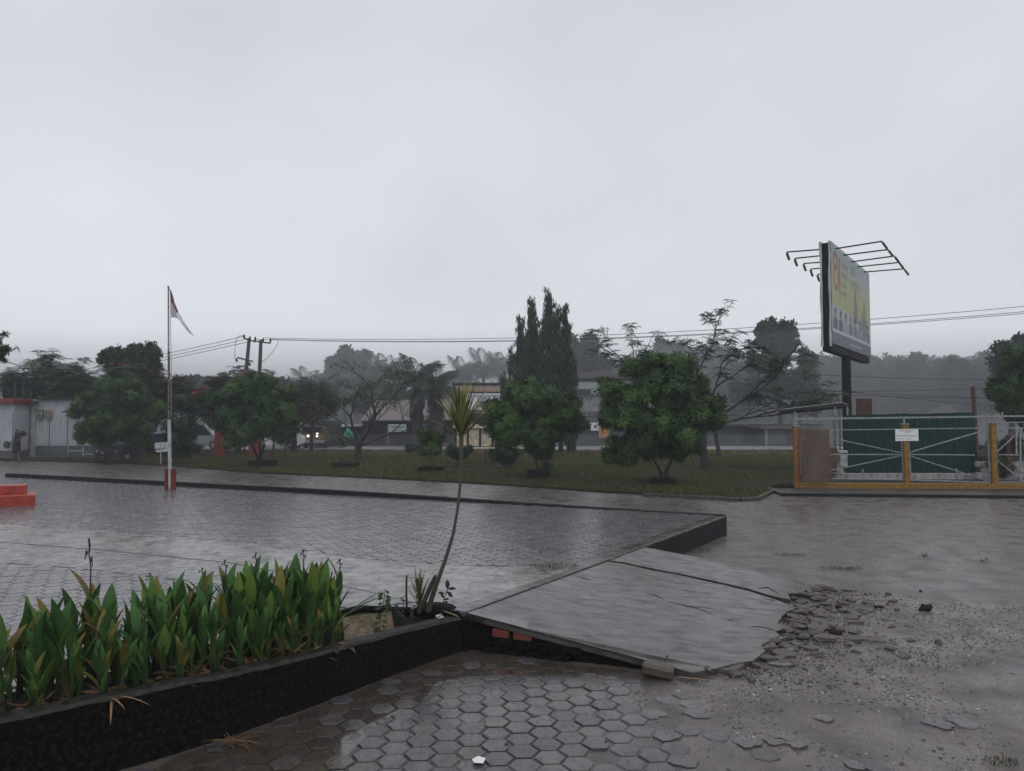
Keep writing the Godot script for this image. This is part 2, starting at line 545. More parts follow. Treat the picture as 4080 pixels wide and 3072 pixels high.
func _ready() -> void:
	rng.seed = 20
	var cam := Camera3D.new()
	cam.name = "camera"
	cam.position = V(0, 2.28, 0)
	cam.rotation.x = atan(134.0 / 3015.0)
	cam.fov = rad_to_deg(2.0 * atan(1536.0 / 3015.0))
	cam.near = 0.1
	cam.far = 2000.0
	add_child(cam)
	cam.current = true
	var env := Environment.new()
	env.background_mode = Environment.BG_SKY
	var sky := Sky.new()
	var pano := PanoramaSkyMaterial.new()
	pano.panorama = sky_picture()
	sky.sky_material = pano
	env.sky = sky
	env.background_energy_multiplier = 1.11
	env.tonemap_mode = Environment.TONE_MAPPER_LINEAR
	env.tonemap_exposure = 1.0
	env.sdfgi_enabled = true
	env.ssao_enabled = true
	env.ssil_enabled = true
	env.fog_enabled = true
	env.fog_density = 0.0018
	env.fog_light_color = Color(0.95, 0.97, 1.0)
	env.volumetric_fog_enabled = true
	env.volumetric_fog_density = 0.0
	var we := WorldEnvironment.new()
	we.name = "world_environment"
	we.environment = env
	add_child(we)
	var sun := DirectionalLight3D.new()
	sun.name = "sun"
	sun.light_energy = 0.15
	sun.light_angular_distance = 40.0
	sun.light_color = Color(1.0, 0.97, 0.93)
	sun.rotation = Vector3(deg_to_rad(-62), deg_to_rad(25), 0)
	sun.shadow_enabled = true
	add_child(sun)

	textures()
	materials()
	ground()
	plaza()
	planter()
	ramp()
	drive_paving()
	drive_litter()
	canna_bed()
	planter_plants()
	plaza_things()
	lawn_things()
	gate()
	billboard()
	street()
	far_trees()
	mist("mist", V(0, 5, -118), V(420, 10, 110), 0.015)
	mist("street_spray", V(0, 0.65, -56.5), V(200, 1.0, 9), 0.01)


# banks of rain mist: beyond the street, and the spray over the street itself
func mist(called: String, at: Vector3, size: Vector3, density: float) -> void:
	var f := FogVolume.new()
	f.name = called
	f.position = at
	f.size = size
	f.shape = RenderingServer.FOG_VOLUME_SHAPE_BOX
	var m := FogMaterial.new()
	m.albedo = Color(0.97, 0.98, 1.0)
	m.density = density
	f.material = m
	add_child(f)
	f.set_meta("kind", "stuff")


func sheet(called: String, pts: Array, m: Material, thick := 0.05, kind := "structure") -> MeshInstance3D:
	var b := MB.new()
	b.prism(pts, V(0, -thick, 0))
	var o := obj(called, b, m)
	o.set_meta("kind", kind)
	return o


func ground() -> void:
	sheet("terrain", [V(-260, -0.06, 40), V(260, -0.06, 40), V(260, -0.06, -260), V(-260, -0.06, -260)], M.earth, 0.2)
	sheet("drive", [V(-70, 0, 12), V(40, 0, 12), V(40, 0, -26), V(12, 0, -32), V(-70, 0, -60)], M.drive, 0.04)
	var edge: Array = [Vector3(-44.122, 0.06, -48.697), Vector3(-34.21, 0.06, -44.221), Vector3(-28.157, 0.06, -41.754), Vector3(-23.016, 0.06, -40.018), Vector3(-17.16, 0.06, -37.357), Vector3(-10.637, 0.06, -31.883), Vector3(-7.407, 0.06, -30.308), Vector3(-3.533, 0.06, -28.159), Vector3(-0.875, 0.06, -26.502), Vector3(2.807, 0.06, -23.63), Vector3(4.873, 0.06, -22.379), Vector3(6.461, 0.06, -21.525), Vector3(7.025, 0.06, -21.733), Vector3(8.423, 0.06, -24.31), Vector3(9.083, 0.06, -24.575)]
	var lawn := edge.duplicate()
	lawn.append_array([V(10.2, 0.06, -24.2), V(20, 0.06, -47), V(-75, 0.06, -50)])
	sheet("lawn", lawn, M.lawn, 0.1)
	# the low kerb along the lawn where the drive turns to the gate
	var k := MB.new()
	var run: Array = [Vector3(3.886, 0.085, -22.652), Vector3(4.802, 0.085, -22.055), Vector3(6.347, 0.085, -21.148), Vector3(6.887, 0.085, -21.351), Vector3(8.375, 0.085, -24.123), Vector3(9.095, 0.085, -24.387)]
	for i in run.size() - 1:
		k.bar(run[i] - V(0, 0.06, 0), run[i + 1] - V(0, 0.06, 0), 0.14, 0.12, Vector3.UP, 0.015)
	var ko := obj("lawn_kerb", k, M.kerb)
	tag(ko, "", "", "", "structure")
	sheet("yard", [V(10.1, 0.07, -23.8), V(40, 0.07, -22), V(40, 0.07, -50), V(20, 0.07, -50)], M.earth, 0.1)
	sheet("verge", [V(-90, 0.0, -46), V(90, 0.0, -46), V(90, 0.0, -52.2), V(-90, 0.0, -52.2)], M.earth, 0.05)
	sheet("street", [V(-150, 0.12, -52), V(150, 0.12, -52), V(150, 0.12, -61), V(-150, 0.12, -61)], M.street, 0.15)
	sheet("far_pavement", [V(-150, 0.2, -61), V(150, 0.2, -61), V(150, 0.2, -64), V(-150, 0.2, -64)], M.kerb, 0.3)
	var kb := MB.new()
	kb.box(T(V(0, 0.08, -51.9)), V(180, 0.26, 0.25), 0.03)
	tag(obj("street_kerb", kb, M.slab), "", "", "", "structure")
	# grass blades standing on the lawn
	var g := MB.new()
	for i in 9:
		var a := TAU * i / 9.0
		g.leaf(V(cos(a) * 0.05 * R(0.2, 1), 0, sin(a) * 0.05 * R(0.2, 1)), V(cos(a) * 0.5, 1, sin(a) * 0.5), V(-sin(a), 0.2, cos(a)), R(0.06, 0.13), 0.008, 0.7, 0.1, 2, Color(0.05, 0.065, 0.016), Color(0.1, 0.12, 0.034))
	var gm := g.mesh()
	var places := []
	var tints := []
	var outline := PackedVector2Array()
	for p in lawn:
		outline.append(Vector2(p.x, p.z))
	var nz := FastNoiseLite.new()
	nz.seed = 3
	nz.frequency = 0.16
	while places.size() < 36000:
		var p := Vector2(R(-30, 19), R(-47, -21))
		if not Geometry2D.is_point_in_polygon(p, outline):
			continue
		var q := nz.get_noise_2dv(p)
		if R(-0.9, 0.5) > q + 0.1:
			continue
		var s := R(0.5, 1.1) * (1.0 + 0.5 * q)
		places.append(Transform3D(Basis.from_euler(V(R(-0.2, 0.2), R(0, TAU), R(-0.2, 0.2))).scaled(V(s, s, s)), V(p.x, 0.055, p.y)))
		var t := R(0.6, 1.3)
		tints.append(Color(t * R(0.9, 1.35), t, t * 0.9))
	many("grass", gm, M.leaf, null, places, tints)
	# stones and rubble on the verge by the street
	var st := MB.new()
	st.lump(V(0, 0, 0), V(0.5, 0.35, 0.45), 0.7, 4, 8)
	places = []
	tints = []
	for i in 900:
		var s := R(0.06, 0.3) * R(0.4, 1.0)
		places.append(Transform3D(Basis.from_euler(V(R(-0.5, 0.5), R(0, TAU), R(-0.5, 0.5))).scaled(V(s * 1.6, s, s)), V(R(-30, 20), 0.02, R(-51.5, -45.5))))
		var t := R(0.05, 0.16)
		tints.append(Color(t * 1.1, t * 0.95, t * 0.85))
	many("verge_rubble", st.mesh(), M.pebble, null, places, tints)
	# dry weeds on the verge
	places = []
	tints = []
	for i in 3500:
		var s := R(1.0, 3.4)
		places.append(Transform3D(Basis.from_euler(V(R(-0.2, 0.2), R(0, TAU), R(-0.2, 0.2))).scaled(V(s, s, s)), V(R(-32, 24), 0.0, R(-51.6, -45.0))))
		var t := R(0.7, 1.3)
		tints.append(Color(t * 1.7, t * 1.15, t))
	many("verge_weeds", gm, M.leaf, null, places, tints)


const HEX := 0.1

func hex_mesh(r: float, thick: float, bev: float) -> ArrayMesh:
	var b := MB.new()
	var top := []
	var mid := []
	for k in 6:
		var a := TAU * k / 6.0
		var d := V(cos(a), 0, sin(a))
		top.append(d * (r - bev))
		mid.append(d * r - V(0, bev * 0.8, 0))
	for k in 6:
		var l := (k + 1) % 6
		b.tri(Vector3.ZERO, top[k], top[l], Vector3.UP, Vector3.UP, Vector3.UP)
		var o: Vector3 = (mid[k] + mid[l]) * 0.5
		o.y = 0.0
		b.quad(top[k], top[l], mid[l], mid[k], o.normalized() + Vector3.UP)
		b.quad(mid[k], mid[l], mid[l] - V(0, thick, 0), mid[k] - V(0, thick, 0), o)
	return b.mesh()


# a paver with a corner broken off
func chipped_hex(r: float, thick: float, seed_: int) -> ArrayMesh:
	var b := MB.new()
	var pts := []
	var rr := RandomNumberGenerator.new()
	rr.seed = seed_
	var cut := rr.randi() % 6
	for k in 6:
		var a := TAU * k / 6.0
		if k == cut:
			pts.append(V(cos(a - 0.55), 0, sin(a - 0.55)) * r * 0.85)
			pts.append(V(cos(a - 0.1), 0, sin(a - 0.1)) * r * rr.randf_range(0.35, 0.7))
			pts.append(V(cos(a + 0.5), 0, sin(a + 0.5)) * r * 0.83)
		else:
			pts.append(V(cos(a), 0, sin(a)) * r)
	b.prism(pts, V(0, -thick, 0))
	return b.mesh()


func pave(parent: Node3D, inside: PackedVector2Array, tight: float, kind: String, y: float, turn: float, near_first: int, lift: float, ragged: Callable, extent: Rect2) -> void:
	var meshes := [hex_mesh(tight, 0.04, 0.007), hex_mesh(tight - 0.0015, 0.04, 0.009), hex_mesh(tight - 0.003, 0.04, 0.011), chipped_hex(tight - 0.001, 0.04, 3), chipped_hex(tight - 0.001, 0.04, 8)]
	var spots := []
	var c := cos(turn)
	var s := sin(turn)
	for i in range(-200, 200):
		for j in range(-160, 160):
			var q := Vector2(i * 0.1755, j * 0.2027 + (0.10135 if i % 2 else 0.0))
			var p := Vector2(q.x * c - q.y * s, q.x * s + q.y * c)
			if not extent.has_point(p) or not Geometry2D.is_point_in_polygon(p, inside):
				continue
			var loose: float = ragged.call(p)
			if rng.randf() < loose * 0.9:
				continue
			spots.append([p, loose, absf(p.x) / -p.y < 0.72 and p.y < -4.5])
	spots.sort_custom(func(a, b): return (0.0 if a[2] else 1000.0) + a[0].length() < (0.0 if b[2] else 1000.0) + b[0].length())
	var rest := [[], [], []]
	var rest_t := [[], [], []]
	for k in spots.size():
		var p: Vector2 = spots[k][0]
		var loose: float = spots[k][1]
		var tilt := 0.010 + 0.05 * loose
		var at := V(p.x, y + R(-lift, lift) - loose * 0.008, p.y)
		var t := Transform3D(Basis.from_euler(V(R(-tilt, tilt), -turn + (PI / 3.0) * (rng.randi() % 6), R(-tilt, tilt))), at)
		var which := rng.randi() % 3
		if rng.randf() < 0.05 + 0.4 * loose:
			which = 3 + rng.randi() % 2
		if k < near_first:
			put("paver", meshes[which], M[kind + str(rng.randi() % 6 if rng.randf() < 0.6 else 0)], parent, Transform3D(t.basis, t.origin - parent.position))
		else:
			which = which % 3
			rest[which].append(Transform3D(t.basis, t.origin - parent.position))
			rest_t[which].append(Color(1, 1, 1))
	for w in 3:
		if rest[w].size():
			many("pavers", meshes[w], M[kind + str(w)], parent, rest[w], rest_t[w])


func plaza() -> void:
	var A := V(-0.47, 0.37, -7.58)
	var C := V(4.22, 0.37, -15.07)
	var D := V(-16.71, 0.37, -25.17)
	var back := [V(-1.58, 0.37, -7.72), V(-1.86, 0.37, -7.3), V(-2.41, 0.37, -6.5), V(-2.95, 0.37, -5.9), V(-3.7, 0.37, -5.2), V(-5.3, 0.37, -3.6)]
	var out := [A, C, D, V(-24, 0.37, -18), V(-20, 0.37, -2), V(-6.8, 0.37, -1.6)]
	var rim := back.duplicate()
	rim.reverse()
	out.append_array(rim)
	var b := MB.new()
	b.prism(out, V(0, -0.42, 0))
	var root := Node3D.new()
	root.name = "plaza"
	add_child(root)
	root.set_meta("kind", "structure")
	obj("plaza_slab", b, M.slab, root)
	# the dark kerb standing along the far edge
	var far_dir := (D - C).normalized()
	var k := MB.new()
	var pts := 40
	for i in pts:
		var s0 := float(i) / pts
		var s1 := float(i + 1) / pts
		var h0 := 0.02 + 0.10 * smoothstep(0.0, 0.45, s0)
		var p0 := C.lerp(D, s0)
		var p1 := C.lerp(D, s1)
		k.bar(p0 + V(0, h0 * 0.5 - 0.03, 0), p1 + V(0, h0 * 0.5 - 0.03, 0), h0 + 0.06, 0.16, Vector3.UP)
	tag(obj("plaza_kerb", k, M.dark_kerb), "", "", "", "structure")
	# a flush strip of mortar along the right edge, and the dark face below it
	var e := (C - A).normalized()
	var inw := V(-0.841, 0, -0.541)
	var s := MB.new()
	s.box(Transform3D(Basis(e, Vector3.UP, e.cross(Vector3.UP)), (A + C) * 0.5 + inw * 0.12 + V(0, -0.02, 0)), V((C - A).length(), 0.05, 0.26), 0.008)
	obj("edge_strip", s, M.ramp, root)
	var w := MB.new()
	var mid := A.lerp(C, 0.735)
	w.box(Transform3D(Basis(e, Vector3.UP, e.cross(Vector3.UP)), mid - inw * 0.012 + V(0, -0.2, 0)), V((C - A).length() * 0.53, 0.34, 0.03))
	w.box(Transform3D(Basis(far_dir, Vector3.UP, far_dir.cross(Vector3.UP)), C.lerp(D, 0.5) - far_dir.cross(Vector3.UP) * -0.02 + V(0, -0.21, 0)), V((D - C).length(), 0.34, 0.03))
	obj("edge_face", w, M.dark_kerb, root)
	# concrete strips between the two fields of pavers
	var u0: Array = [Vector3(-12.413, 0.376, -14.833), Vector3(-9.346, 0.376, -13.911), Vector3(-5.992, 0.376, -12.643), Vector3(-4.012, 0.376, -11.728), Vector3(-2.663, 0.376, -10.816), Vector3(-1.831, 0.376, -10.319), Vector3(-0.953, 0.376, -10.002), Vector3(-0.13, 0.376, -9.867), Vector3(0.524, 0.376, -9.968), Vector3(0.813, 0.376, -10.105)]
	var l0: Array = [Vector3(0.676, 0.376, -9.576), Vector3(-0.605, 0.376, -7.693), Vector3(-1.05, 0.376, -8.007), Vector3(-1.821, 0.376, -8.67), Vector3(-3.732, 0.376, -10.158), Vector3(-6.011, 0.376, -11.146), Vector3(-7.967, 0.376, -11.871), Vector3(-10.524, 0.376, -12.589)]
	var ps := MB.new()
	var line := u0.duplicate()
	line.append_array(l0)
	ps.prism(line, V(0, -0.02, 0))
	obj("pale_strip", ps, M.pale_slab, root)
	var g0: Array = [Vector3(-10.456, 0.376, -12.508), Vector3(-7.919, 0.376, -11.799), Vector3(-5.976, 0.376, -11.083), Vector3(-3.712, 0.376, -10.105), Vector3(-1.812, 0.376, -8.631), Vector3(-1.047, 0.376, -7.986), Vector3(-1.565, 0.376, -7.703), Vector3(-2.074, 0.376, -7.91), Vector3(-3.292, 0.376, -8.8), Vector3(-5.602, 0.376, -9.801), Vector3(-6.821, 0.376, -10.176), Vector3(-8.882, 0.376, -10.639)]
	var gs := MB.new()
	gs.prism(g0, V(0, -0.02, 0))
	obj("grey_strip", gs, M.slab, root)
	# hexagonal pavers on the far field and beside the planter
	var far_field := PackedVector2Array()
	for p in [A.lerp(C, 0.08) + inw * 0.27, C + inw * 0.3 + V(0, 0, 0.1), D + V(0.15, 0, 0.2), V(-24, 0, -18), V(-22, 0, -14.6)]:
		far_field.append(Vector2(p.x, p.z))
	for p in u0:
		far_field.append(Vector2(p.x, p.z))
	var none := func(_p: Vector2) -> float: return 0.0
	pave(root, far_field, 0.1155, "court", 0.379, atan2(e.x, -e.z), 170, 0.003, none, Rect2(-26, -27, 34, 24))
	var near_field := PackedVector2Array()
	var low: Array = [Vector3(-9.798, 0.376, -10.876), Vector3(-6.785, 0.376, -10.123), Vector3(-5.573, 0.376, -9.752), Vector3(-3.277, 0.376, -8.76), Vector3(-2.066, 0.376, -7.879)]
	for p in low:
		near_field.append(Vector2(p.x, p.z))
	for p in back.slice(1):
		near_field.append(Vector2(p.x - 0.1, p.z))
	near_field.append(Vector2(-8, -3.5))
	pave(root, near_field, 0.1155, "court", 0.379, atan2(e.x, -e.z), 110, 0.003, none, Rect2(-12, -12, 12, 10))
	# tufts of grass in the joints
	moss_patch(Vector3(0.535, 0.38, -9.863), 0.34, 0.14, 260)
	moss_patch(Vector3(0.145, 0.38, -11.017), 0.5, 0.05, 60)


func moss_patch(at: Vector3, rx: float, rz: float, count: int) -> void:
	var b := MB.new()
	for i in count:
		var r := sqrt(rng.randf())
		var a := R(0, TAU)
		b.leaf(at + V(cos(a) * r * rx, 0, sin(a) * r * rz), V(R(-0.6, 0.6), 1, R(-0.6, 0.6)), V(R(-1, 1), 0.3, R(-1, 1)), R(0.015, 0.045), 0.006, 0.6, 0.1, 2, Color(0.03, 0.04, 0.014), Color(0.06, 0.07, 0.025))
	tag(obj("moss_patch", b, M.leaf), "", "", "", "stuff")


func planter() -> void:
	var line := [V(-6.4, 0.6, -0.6), V(-4.3, 0.56, -3.1), V(-3.03, 0.5, -4.56), V(-2.3, 0.47, -5.25), V(-1.755, 0.42, -5.88), V(-1.05, 0.37, -6.85), V(-0.5, 0.335, -7.53)]
	var curve := Curve3D.new()
	for p in line:
		curve.add_point(p)
	for i in range(1, line.size() - 1):
		var t: Vector3 = (line[i + 1] - line[i - 1]) * 0.16
		curve.set_point_in(i, -t)
		curve.set_point_out(i, t)
	var length := curve.get_baked_length()
	var n := 90
	var prev := []
	var wall := MB.new()
	var cap := MB.new()
	var soil := MB.new()
	var prow := []
	var f := FastNoiseLite.new()
	f.seed = 9
	f.frequency = 3.0
	for i in n + 1:
		var p := curve.sample_baked(length * i / n)
		var q := curve.sample_baked(minf(length, length * (i + 0.5) / n)) - curve.sample_baked(maxf(0.0, length * (i - 0.5) / n))
		var d := V(q.x, 0, q.z).normalized()
		var inn := V(d.z, 0, -d.x)
		if inn.x > 0:
			inn = -inn
		var j := f.get_noise_1d(i * 0.12) * 0.012
		var top := p.y + f.get_noise_1d(i * 0.3 + 50.0) * 0.012
		var o := V(p.x, 0, p.z) + inn * j
		var row := [o + V(0, -0.03, 0), o + V(0, top * 0.4, 0) + inn * f.get_noise_1d(i * 0.5 + 20.0) * 0.008, o + V(0, top - 0.022, 0), o + V(0, top, 0) + inn * 0.025, o + V(0, top - 0.004, 0) + inn * 0.15, o + V(0, top - 0.12, 0) + inn * 0.155]
		if i > 0:
			for k in 2:
				wall.quad(prev[k], row[k], row[k + 1], prev[k + 1], -inn)
			cap.quad(prev[2], row[2], row[3], prev[3], Vector3.UP - inn)
			cap.quad(prev[3], row[3], row[4], prev[4], Vector3.UP)
			cap.quad(prev[4], row[4], row[5], prev[5], inn)
		prev = row
		# the soil behind it
		var srow := []
		for k in 7:
			var s := k / 6.0
			var y := lerpf(top - 0.05, 0.345, smoothstep(0.0, 1.0, s)) + 0.02 * f.get_noise_2d(i * 0.4, k * 0.9)
			srow.append(V(p.x, y, p.z) + inn * (0.15 + s * 0.86))
		if i > 0:
			for k in 6:
				soil.quad(prow[k], srow[k], srow[k + 1], prow[k + 1], Vector3.UP)
		prow = srow
	var o := thing("planter_wall", "low black mould-stained planter wall running beside the canna bed", "wall", V(-2.3, 0, -5.25))
	obj("face", wall, M.black_wall, o)
	obj("coping", cap, M.wall_top, o)
	# the planter's far end and its crumbling back rim
	var end := MB.new()
	var rim := [V(-0.5, 0.36, -7.6), V(-1.0, 0.38, -7.68), V(-1.55, 0.385, -7.74), V(-1.86, 0.385, -7.3), V(-2.41, 0.385, -6.5)]
	for i in rim.size() - 1:
		end.bar(rim[i] - V(0, 0.06, 0), rim[i + 1] - V(0, 0.06, 0), 0.14, 0.09, Vector3.UP, 0.02)
	obj("back_rim", end, M.black_wall, o)
	tag(obj("soil", soil, M.soil), "", "", "", "structure")


func ramp() -> void:
	var o := thing("concrete_ramp", "cracked grey concrete ramp down from the plaza with a crumbling lower edge", "ramp", Vector3(1.176, 0, -9.537))
	var near: Array = [Vector3(-0.446, 0.37, -7.56)]
	near = [Vector3(-0.442, 0.362, -7.571), Vector3(-0.024, 0.3, -7.4), Vector3(0.38, 0.23, -7.267), Vector3(1.056, 0.12, -7.023), Vector3(1.453, 0.065, -6.844), Vector3(1.591, 0.05, -6.769), Vector3(1.819, 0.05, -6.877), Vector3(2.015, 0.05, -7.009), Vector3(2.228, 0.05, -7.102), Vector3(2.438, 0.05, -7.39), Vector3(2.46, 0.05, -7.584), Vector3(2.766, 0.05, -7.914), Vector3(2.768, 0.05, -8.062), Vector3(2.953, 0.05, -8.216), Vector3(2.885, 0.055, -8.336), Vector3(3.057, 0.055, -8.672), Vector3(3.203, 0.055, -8.885), Vector3(3.368, 0.05, -9.069), Vector3(3.288, 0.06, -9.286), Vector3(3.175, 0.075, -9.493), Vector3(3.004, 0.1, -9.711), Vector3(2.781, 0.135, -9.854), Vector3(2.496, 0.17, -10.007), Vector3(2.2, 0.215, -10.154), Vector3(1.878, 0.26, -10.21), Vector3(1.663, 0.29, -10.33), Vector3(1.499, 0.32, -10.367), Vector3(1.287, 0.352, -10.358)]
	var far := [Vector3(1.319, 0.352, -10.449), Vector3(1.539, 0.32, -10.475), Vector3(1.697, 0.29, -10.436), Vector3(1.917, 0.26, -10.329), Vector3(2.239, 0.215, -10.252), Vector3(2.54, 0.17, -10.116), Vector3(2.827, 0.135, -9.958), Vector3(3.056, 0.1, -9.825), Vector3(3.224, 0.075, -9.6), Vector3(3.449, 0.05, -9.469), Vector3(3.525, 0.055, -9.77), Vector3(3.706, 0.05, -9.792), Vector3(3.835, 0.05, -9.992), Vector3(3.989, 0.04, -10.066), Vector3(4.078, 0.04, -10.322), Vector3(3.741, 0.1, -10.55), Vector3(3.238, 0.19, -10.831), Vector3(2.64, 0.28, -11.155), Vector3(1.999, 0.362, -11.424)]
	var faces := PackedVector3Array()
	for set_ in [near, far]:
		var b := MB.new()
		b.prism(set_, V(0, -0.06, 0))
		faces.append_array(b.v)
		obj("slab", b, M.ramp, o)
	# the dark side wall under the near edge, bricks showing through it
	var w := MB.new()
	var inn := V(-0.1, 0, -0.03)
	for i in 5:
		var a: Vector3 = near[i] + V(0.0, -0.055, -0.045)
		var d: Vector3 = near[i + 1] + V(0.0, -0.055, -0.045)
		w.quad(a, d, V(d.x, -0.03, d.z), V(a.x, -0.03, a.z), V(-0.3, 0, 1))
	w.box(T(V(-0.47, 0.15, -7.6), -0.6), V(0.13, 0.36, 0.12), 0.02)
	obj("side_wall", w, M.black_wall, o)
	var w2 := MB.new()
	for i in range(14, 18):
		var a: Vector3 = far[i] + V(-0.02, -0.055, 0.03)
		var d: Vector3 = far[i + 1] + V(-0.02, -0.055, 0.03)
		w2.quad(a, d, V(d.x, -0.03, d.z), V(a.x, -0.03, a.z), V(0.5, 0, -1))
	obj("side_wall", w2, M.dark_kerb, o)
	# a mortar band along the near edge
	var band := MB.new()
	for i in 4:
		var a: Vector3 = near[i]
		var d: Vector3 = near[i + 1]
		var k := V(0.10, 0, -0.165)
		band.quad(a + V(0, 0.006, 0), d + V(0, 0.006, 0), d + k + V(0, 0.004, 0), a + k + V(0, 0.004, 0), Vector3.UP)
		band.quad(a + V(0, 0.006, 0), d + V(0, 0.006, 0), d + V(0, -0.02, 0), a + V(0, -0.02, 0), V(-0.3, 0, 1))
	obj("mortar_band", band, M.slab, o)
	var along: Vector3 = (near[2] - near[0])
	along.y = 0
	along = along.normalized()
	var n := along.cross(Vector3.UP)
	for q in [[0.36, 0.2, 0.17, 0.3], [0.585, 0.195, 0.185, 0.0]]:
		var at: Vector3 = near[0] + along * q[0]
		at.y = q[1]
		var b := MB.new()
		b.box(Transform3D(Basis(along, Vector3.UP, n), at + V(0, 0, -0.03) + n * -0.012), V(q[2], 0.085, 0.08), 0.008)
		obj("brick", b, M.brick, o)
	for q in 9:
		var at: Vector3 = near[0] + along * (0.15 + 0.23 * (q % 5) + (0.11 if q >= 5 else 0.0))
		at.y = 0.09 if q < 5 else 0.0
		var b := MB.new()
		b.box(Transform3D(Basis(along, Vector3.UP, n), at + V(0, 0.02, -0.035) + n * R(-0.004, 0.012)), V(0.2, 0.075, 0.08), 0.012)
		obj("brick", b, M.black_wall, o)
	# pieces of the slab that have broken away below it
	var spine: Array = [Vector3(1.656, 0, -6.854), Vector3(2.132, 0, -7.094), Vector3(2.503, 0, -7.508), Vector3(2.601, 0, -7.797), Vector3(2.893, 0, -8.11), Vector3(2.97, 0, -8.4), Vector3(3.248, 0, -8.932), Vector3(3.499, 0, -9.285), Vector3(3.639, 0, -9.735), Vector3(3.936, 0, -10.084), Vector3(4.159, 0, -10.305)]
	var kinds := []
	for k in 9:
		var b := MB.new()
		var pts := []
		var c := 5 + k % 3
		for j in c:
			var a := TAU * (j + R(-0.28, 0.28)) / c
			pts.append(V(cos(a) * R(0.75, 1.15), 0, sin(a) * R(0.5, 0.8)))
		b.prism(pts, V(0, -0.42, 0))
		kinds.append(b.mesh())
	for k in 5:
		var b := MB.new()
		b.lump(V(0, -0.1, 0), V(0.55, 0.42, 0.4), 1.1, 300 + k, 9)
		kinds.append(b.mesh())
	for k in 150:
		var s := R(0, spine.size() - 1.001)
		if k > 60:
			s = R(2.2, spine.size() - 1.001)
		var p: Vector3 = spine[int(s)].lerp(spine[int(s) + 1], s - int(s))
		var away := absf(rng.randfn(0, 0.34))
		var size := clampf(R(0.045, 0.17) * (1.15 - away * 0.6), 0.025, 0.2)
		p += V(0.84, 0, 0.35) * (away * (1.5 if s > 3.0 and s < 8.5 else 0.8) - 0.02) + V(R(-0.04, 0.04), 0, R(-0.04, 0.04))
		var thick := R(0.035, 0.085)
		p.y = maxf(0.006, 0.036 - away * 0.05) + R(-0.006, 0.01)
		var t := Transform3D(Basis.from_euler(V(R(-0.16, 0.16), R(0, TAU), R(-0.16, 0.16))).scaled_local(V(size, thick, size)), p - o.position)
		put("broken_slab", kinds[rng.randi() % 9 if rng.randf() < 0.6 else 9 + rng.randi() % 5], M.broken if rng.randf() < 0.85 else M.ramp, o, t)
	# crumbs between them
	var crumb := MB.new()
	crumb.lump(Vector3.ZERO, V(1, 0.5, 0.7), 0.9, 21, 6)
	var places := []
	var tints := []
	for k in 2600:
		var s := R(0, spine.size() - 1.001)
		var p: Vector3 = spine[int(s)].lerp(spine[int(s) + 1], s - int(s))
		p += V(0.84, 0, 0.35) * (absf(rng.randfn(0, 0.5)) - 0.05) + V(R(-0.1, 0.1), 0.004, R(-0.1, 0.1))
		var z := 0.004 + 0.022 * pow(rng.randf(), 3.0)
		places.append(Transform3D(Basis.from_euler(V(R(-0.5, 0.5), R(0, TAU), R(-0.5, 0.5))).scaled(V(z, z, z)), p - o.position))
		var t := R(0.05, 0.16)
		tints.append(Color(t * 1.15, t, t * 0.82))
	many("crumbs", crumb.mesh(), M.pebble, o, places, tints)
	# cracks across the slabs
	var on_top := func(X: float, Y: float) -> Vector3:
		# where the ramp's sloping top is met on the way to a point
		var k := (X - 2040.0) / 3015.0
		var up := atan(134.0 / 3015.0)
		var yy := (1536.0 - Y) / 3015.0
		var d := V(k, yy * cos(up) + sin(up), yy * sin(up) - cos(up))
		var best := V(0, -1, 0)
		for i in range(0, faces.size(), 3):
			var hit: Variant = Geometry3D.ray_intersects_triangle(V(0, 2.28, 0), d, faces[i], faces[i + 1], faces[i + 2])
			if hit != null and hit.y > best.y:
				best = hit
		return best
	for q in [[2250, 2294, 2290, 2300, 2325, 2316], [2280, 2293, 2330, 2304, 2360, 2312], [2640, 2392, 2700, 2407, 2760, 2420, 2810, 2436, 2850, 2452], [2735, 2416, 2790, 2418, 2850, 2426], [2570, 2365, 2610, 2372, 2650, 2390], [2880, 2466, 2950, 2475], [2330, 2262, 2380, 2258, 2416, 2240], [2360, 2248, 2395, 2254, 2440, 2252, 2470, 2262], [2650, 2625, 2660, 2612], [2990, 2350, 3060, 2340, 3110, 2372], [3020, 2380, 3080, 2392, 3130, 2396], [2990, 2495, 3050, 2500, 3090, 2515]]:
		var b := MB.new()
		var pts := []
		for i in range(0, q.size(), 2):
			if i > 0:
				if pts[-1].y < -0.5:
					pts.clear()
					break
				var m0: Vector3 = (pts[-1] + on_top.call(q[i], q[i + 1])) * 0.5
				pts.append(m0 + V(R(-0.012, 0.012), 0, R(-0.012, 0.012)))
			pts.append(on_top.call(q[i], q[i + 1]))
		if pts.size() < 2 or pts[-1].y < -0.5:
			continue
		for i in pts.size() - 1:
			var d: Vector3 = (pts[i + 1] - pts[i]).normalized().cross(Vector3.UP)
			var w0 := 0.002 + 0.009 * sin(PI * i / (pts.size() - 1.0)) * R(0.6, 1.2)
			var w1 := 0.002 + 0.009 * sin(PI * (i + 1) / (pts.size() - 1.0))
			b.quad(pts[i] - d * w0 + V(0, 0.004, 0), pts[i] + d * w0 + V(0, 0.004, 0), pts[i + 1] + d * w1 + V(0, 0.004, 0), pts[i + 1] - d * w1 + V(0, 0.004, 0), Vector3.UP)
		obj("crack", b, M.dark_kerb, o)


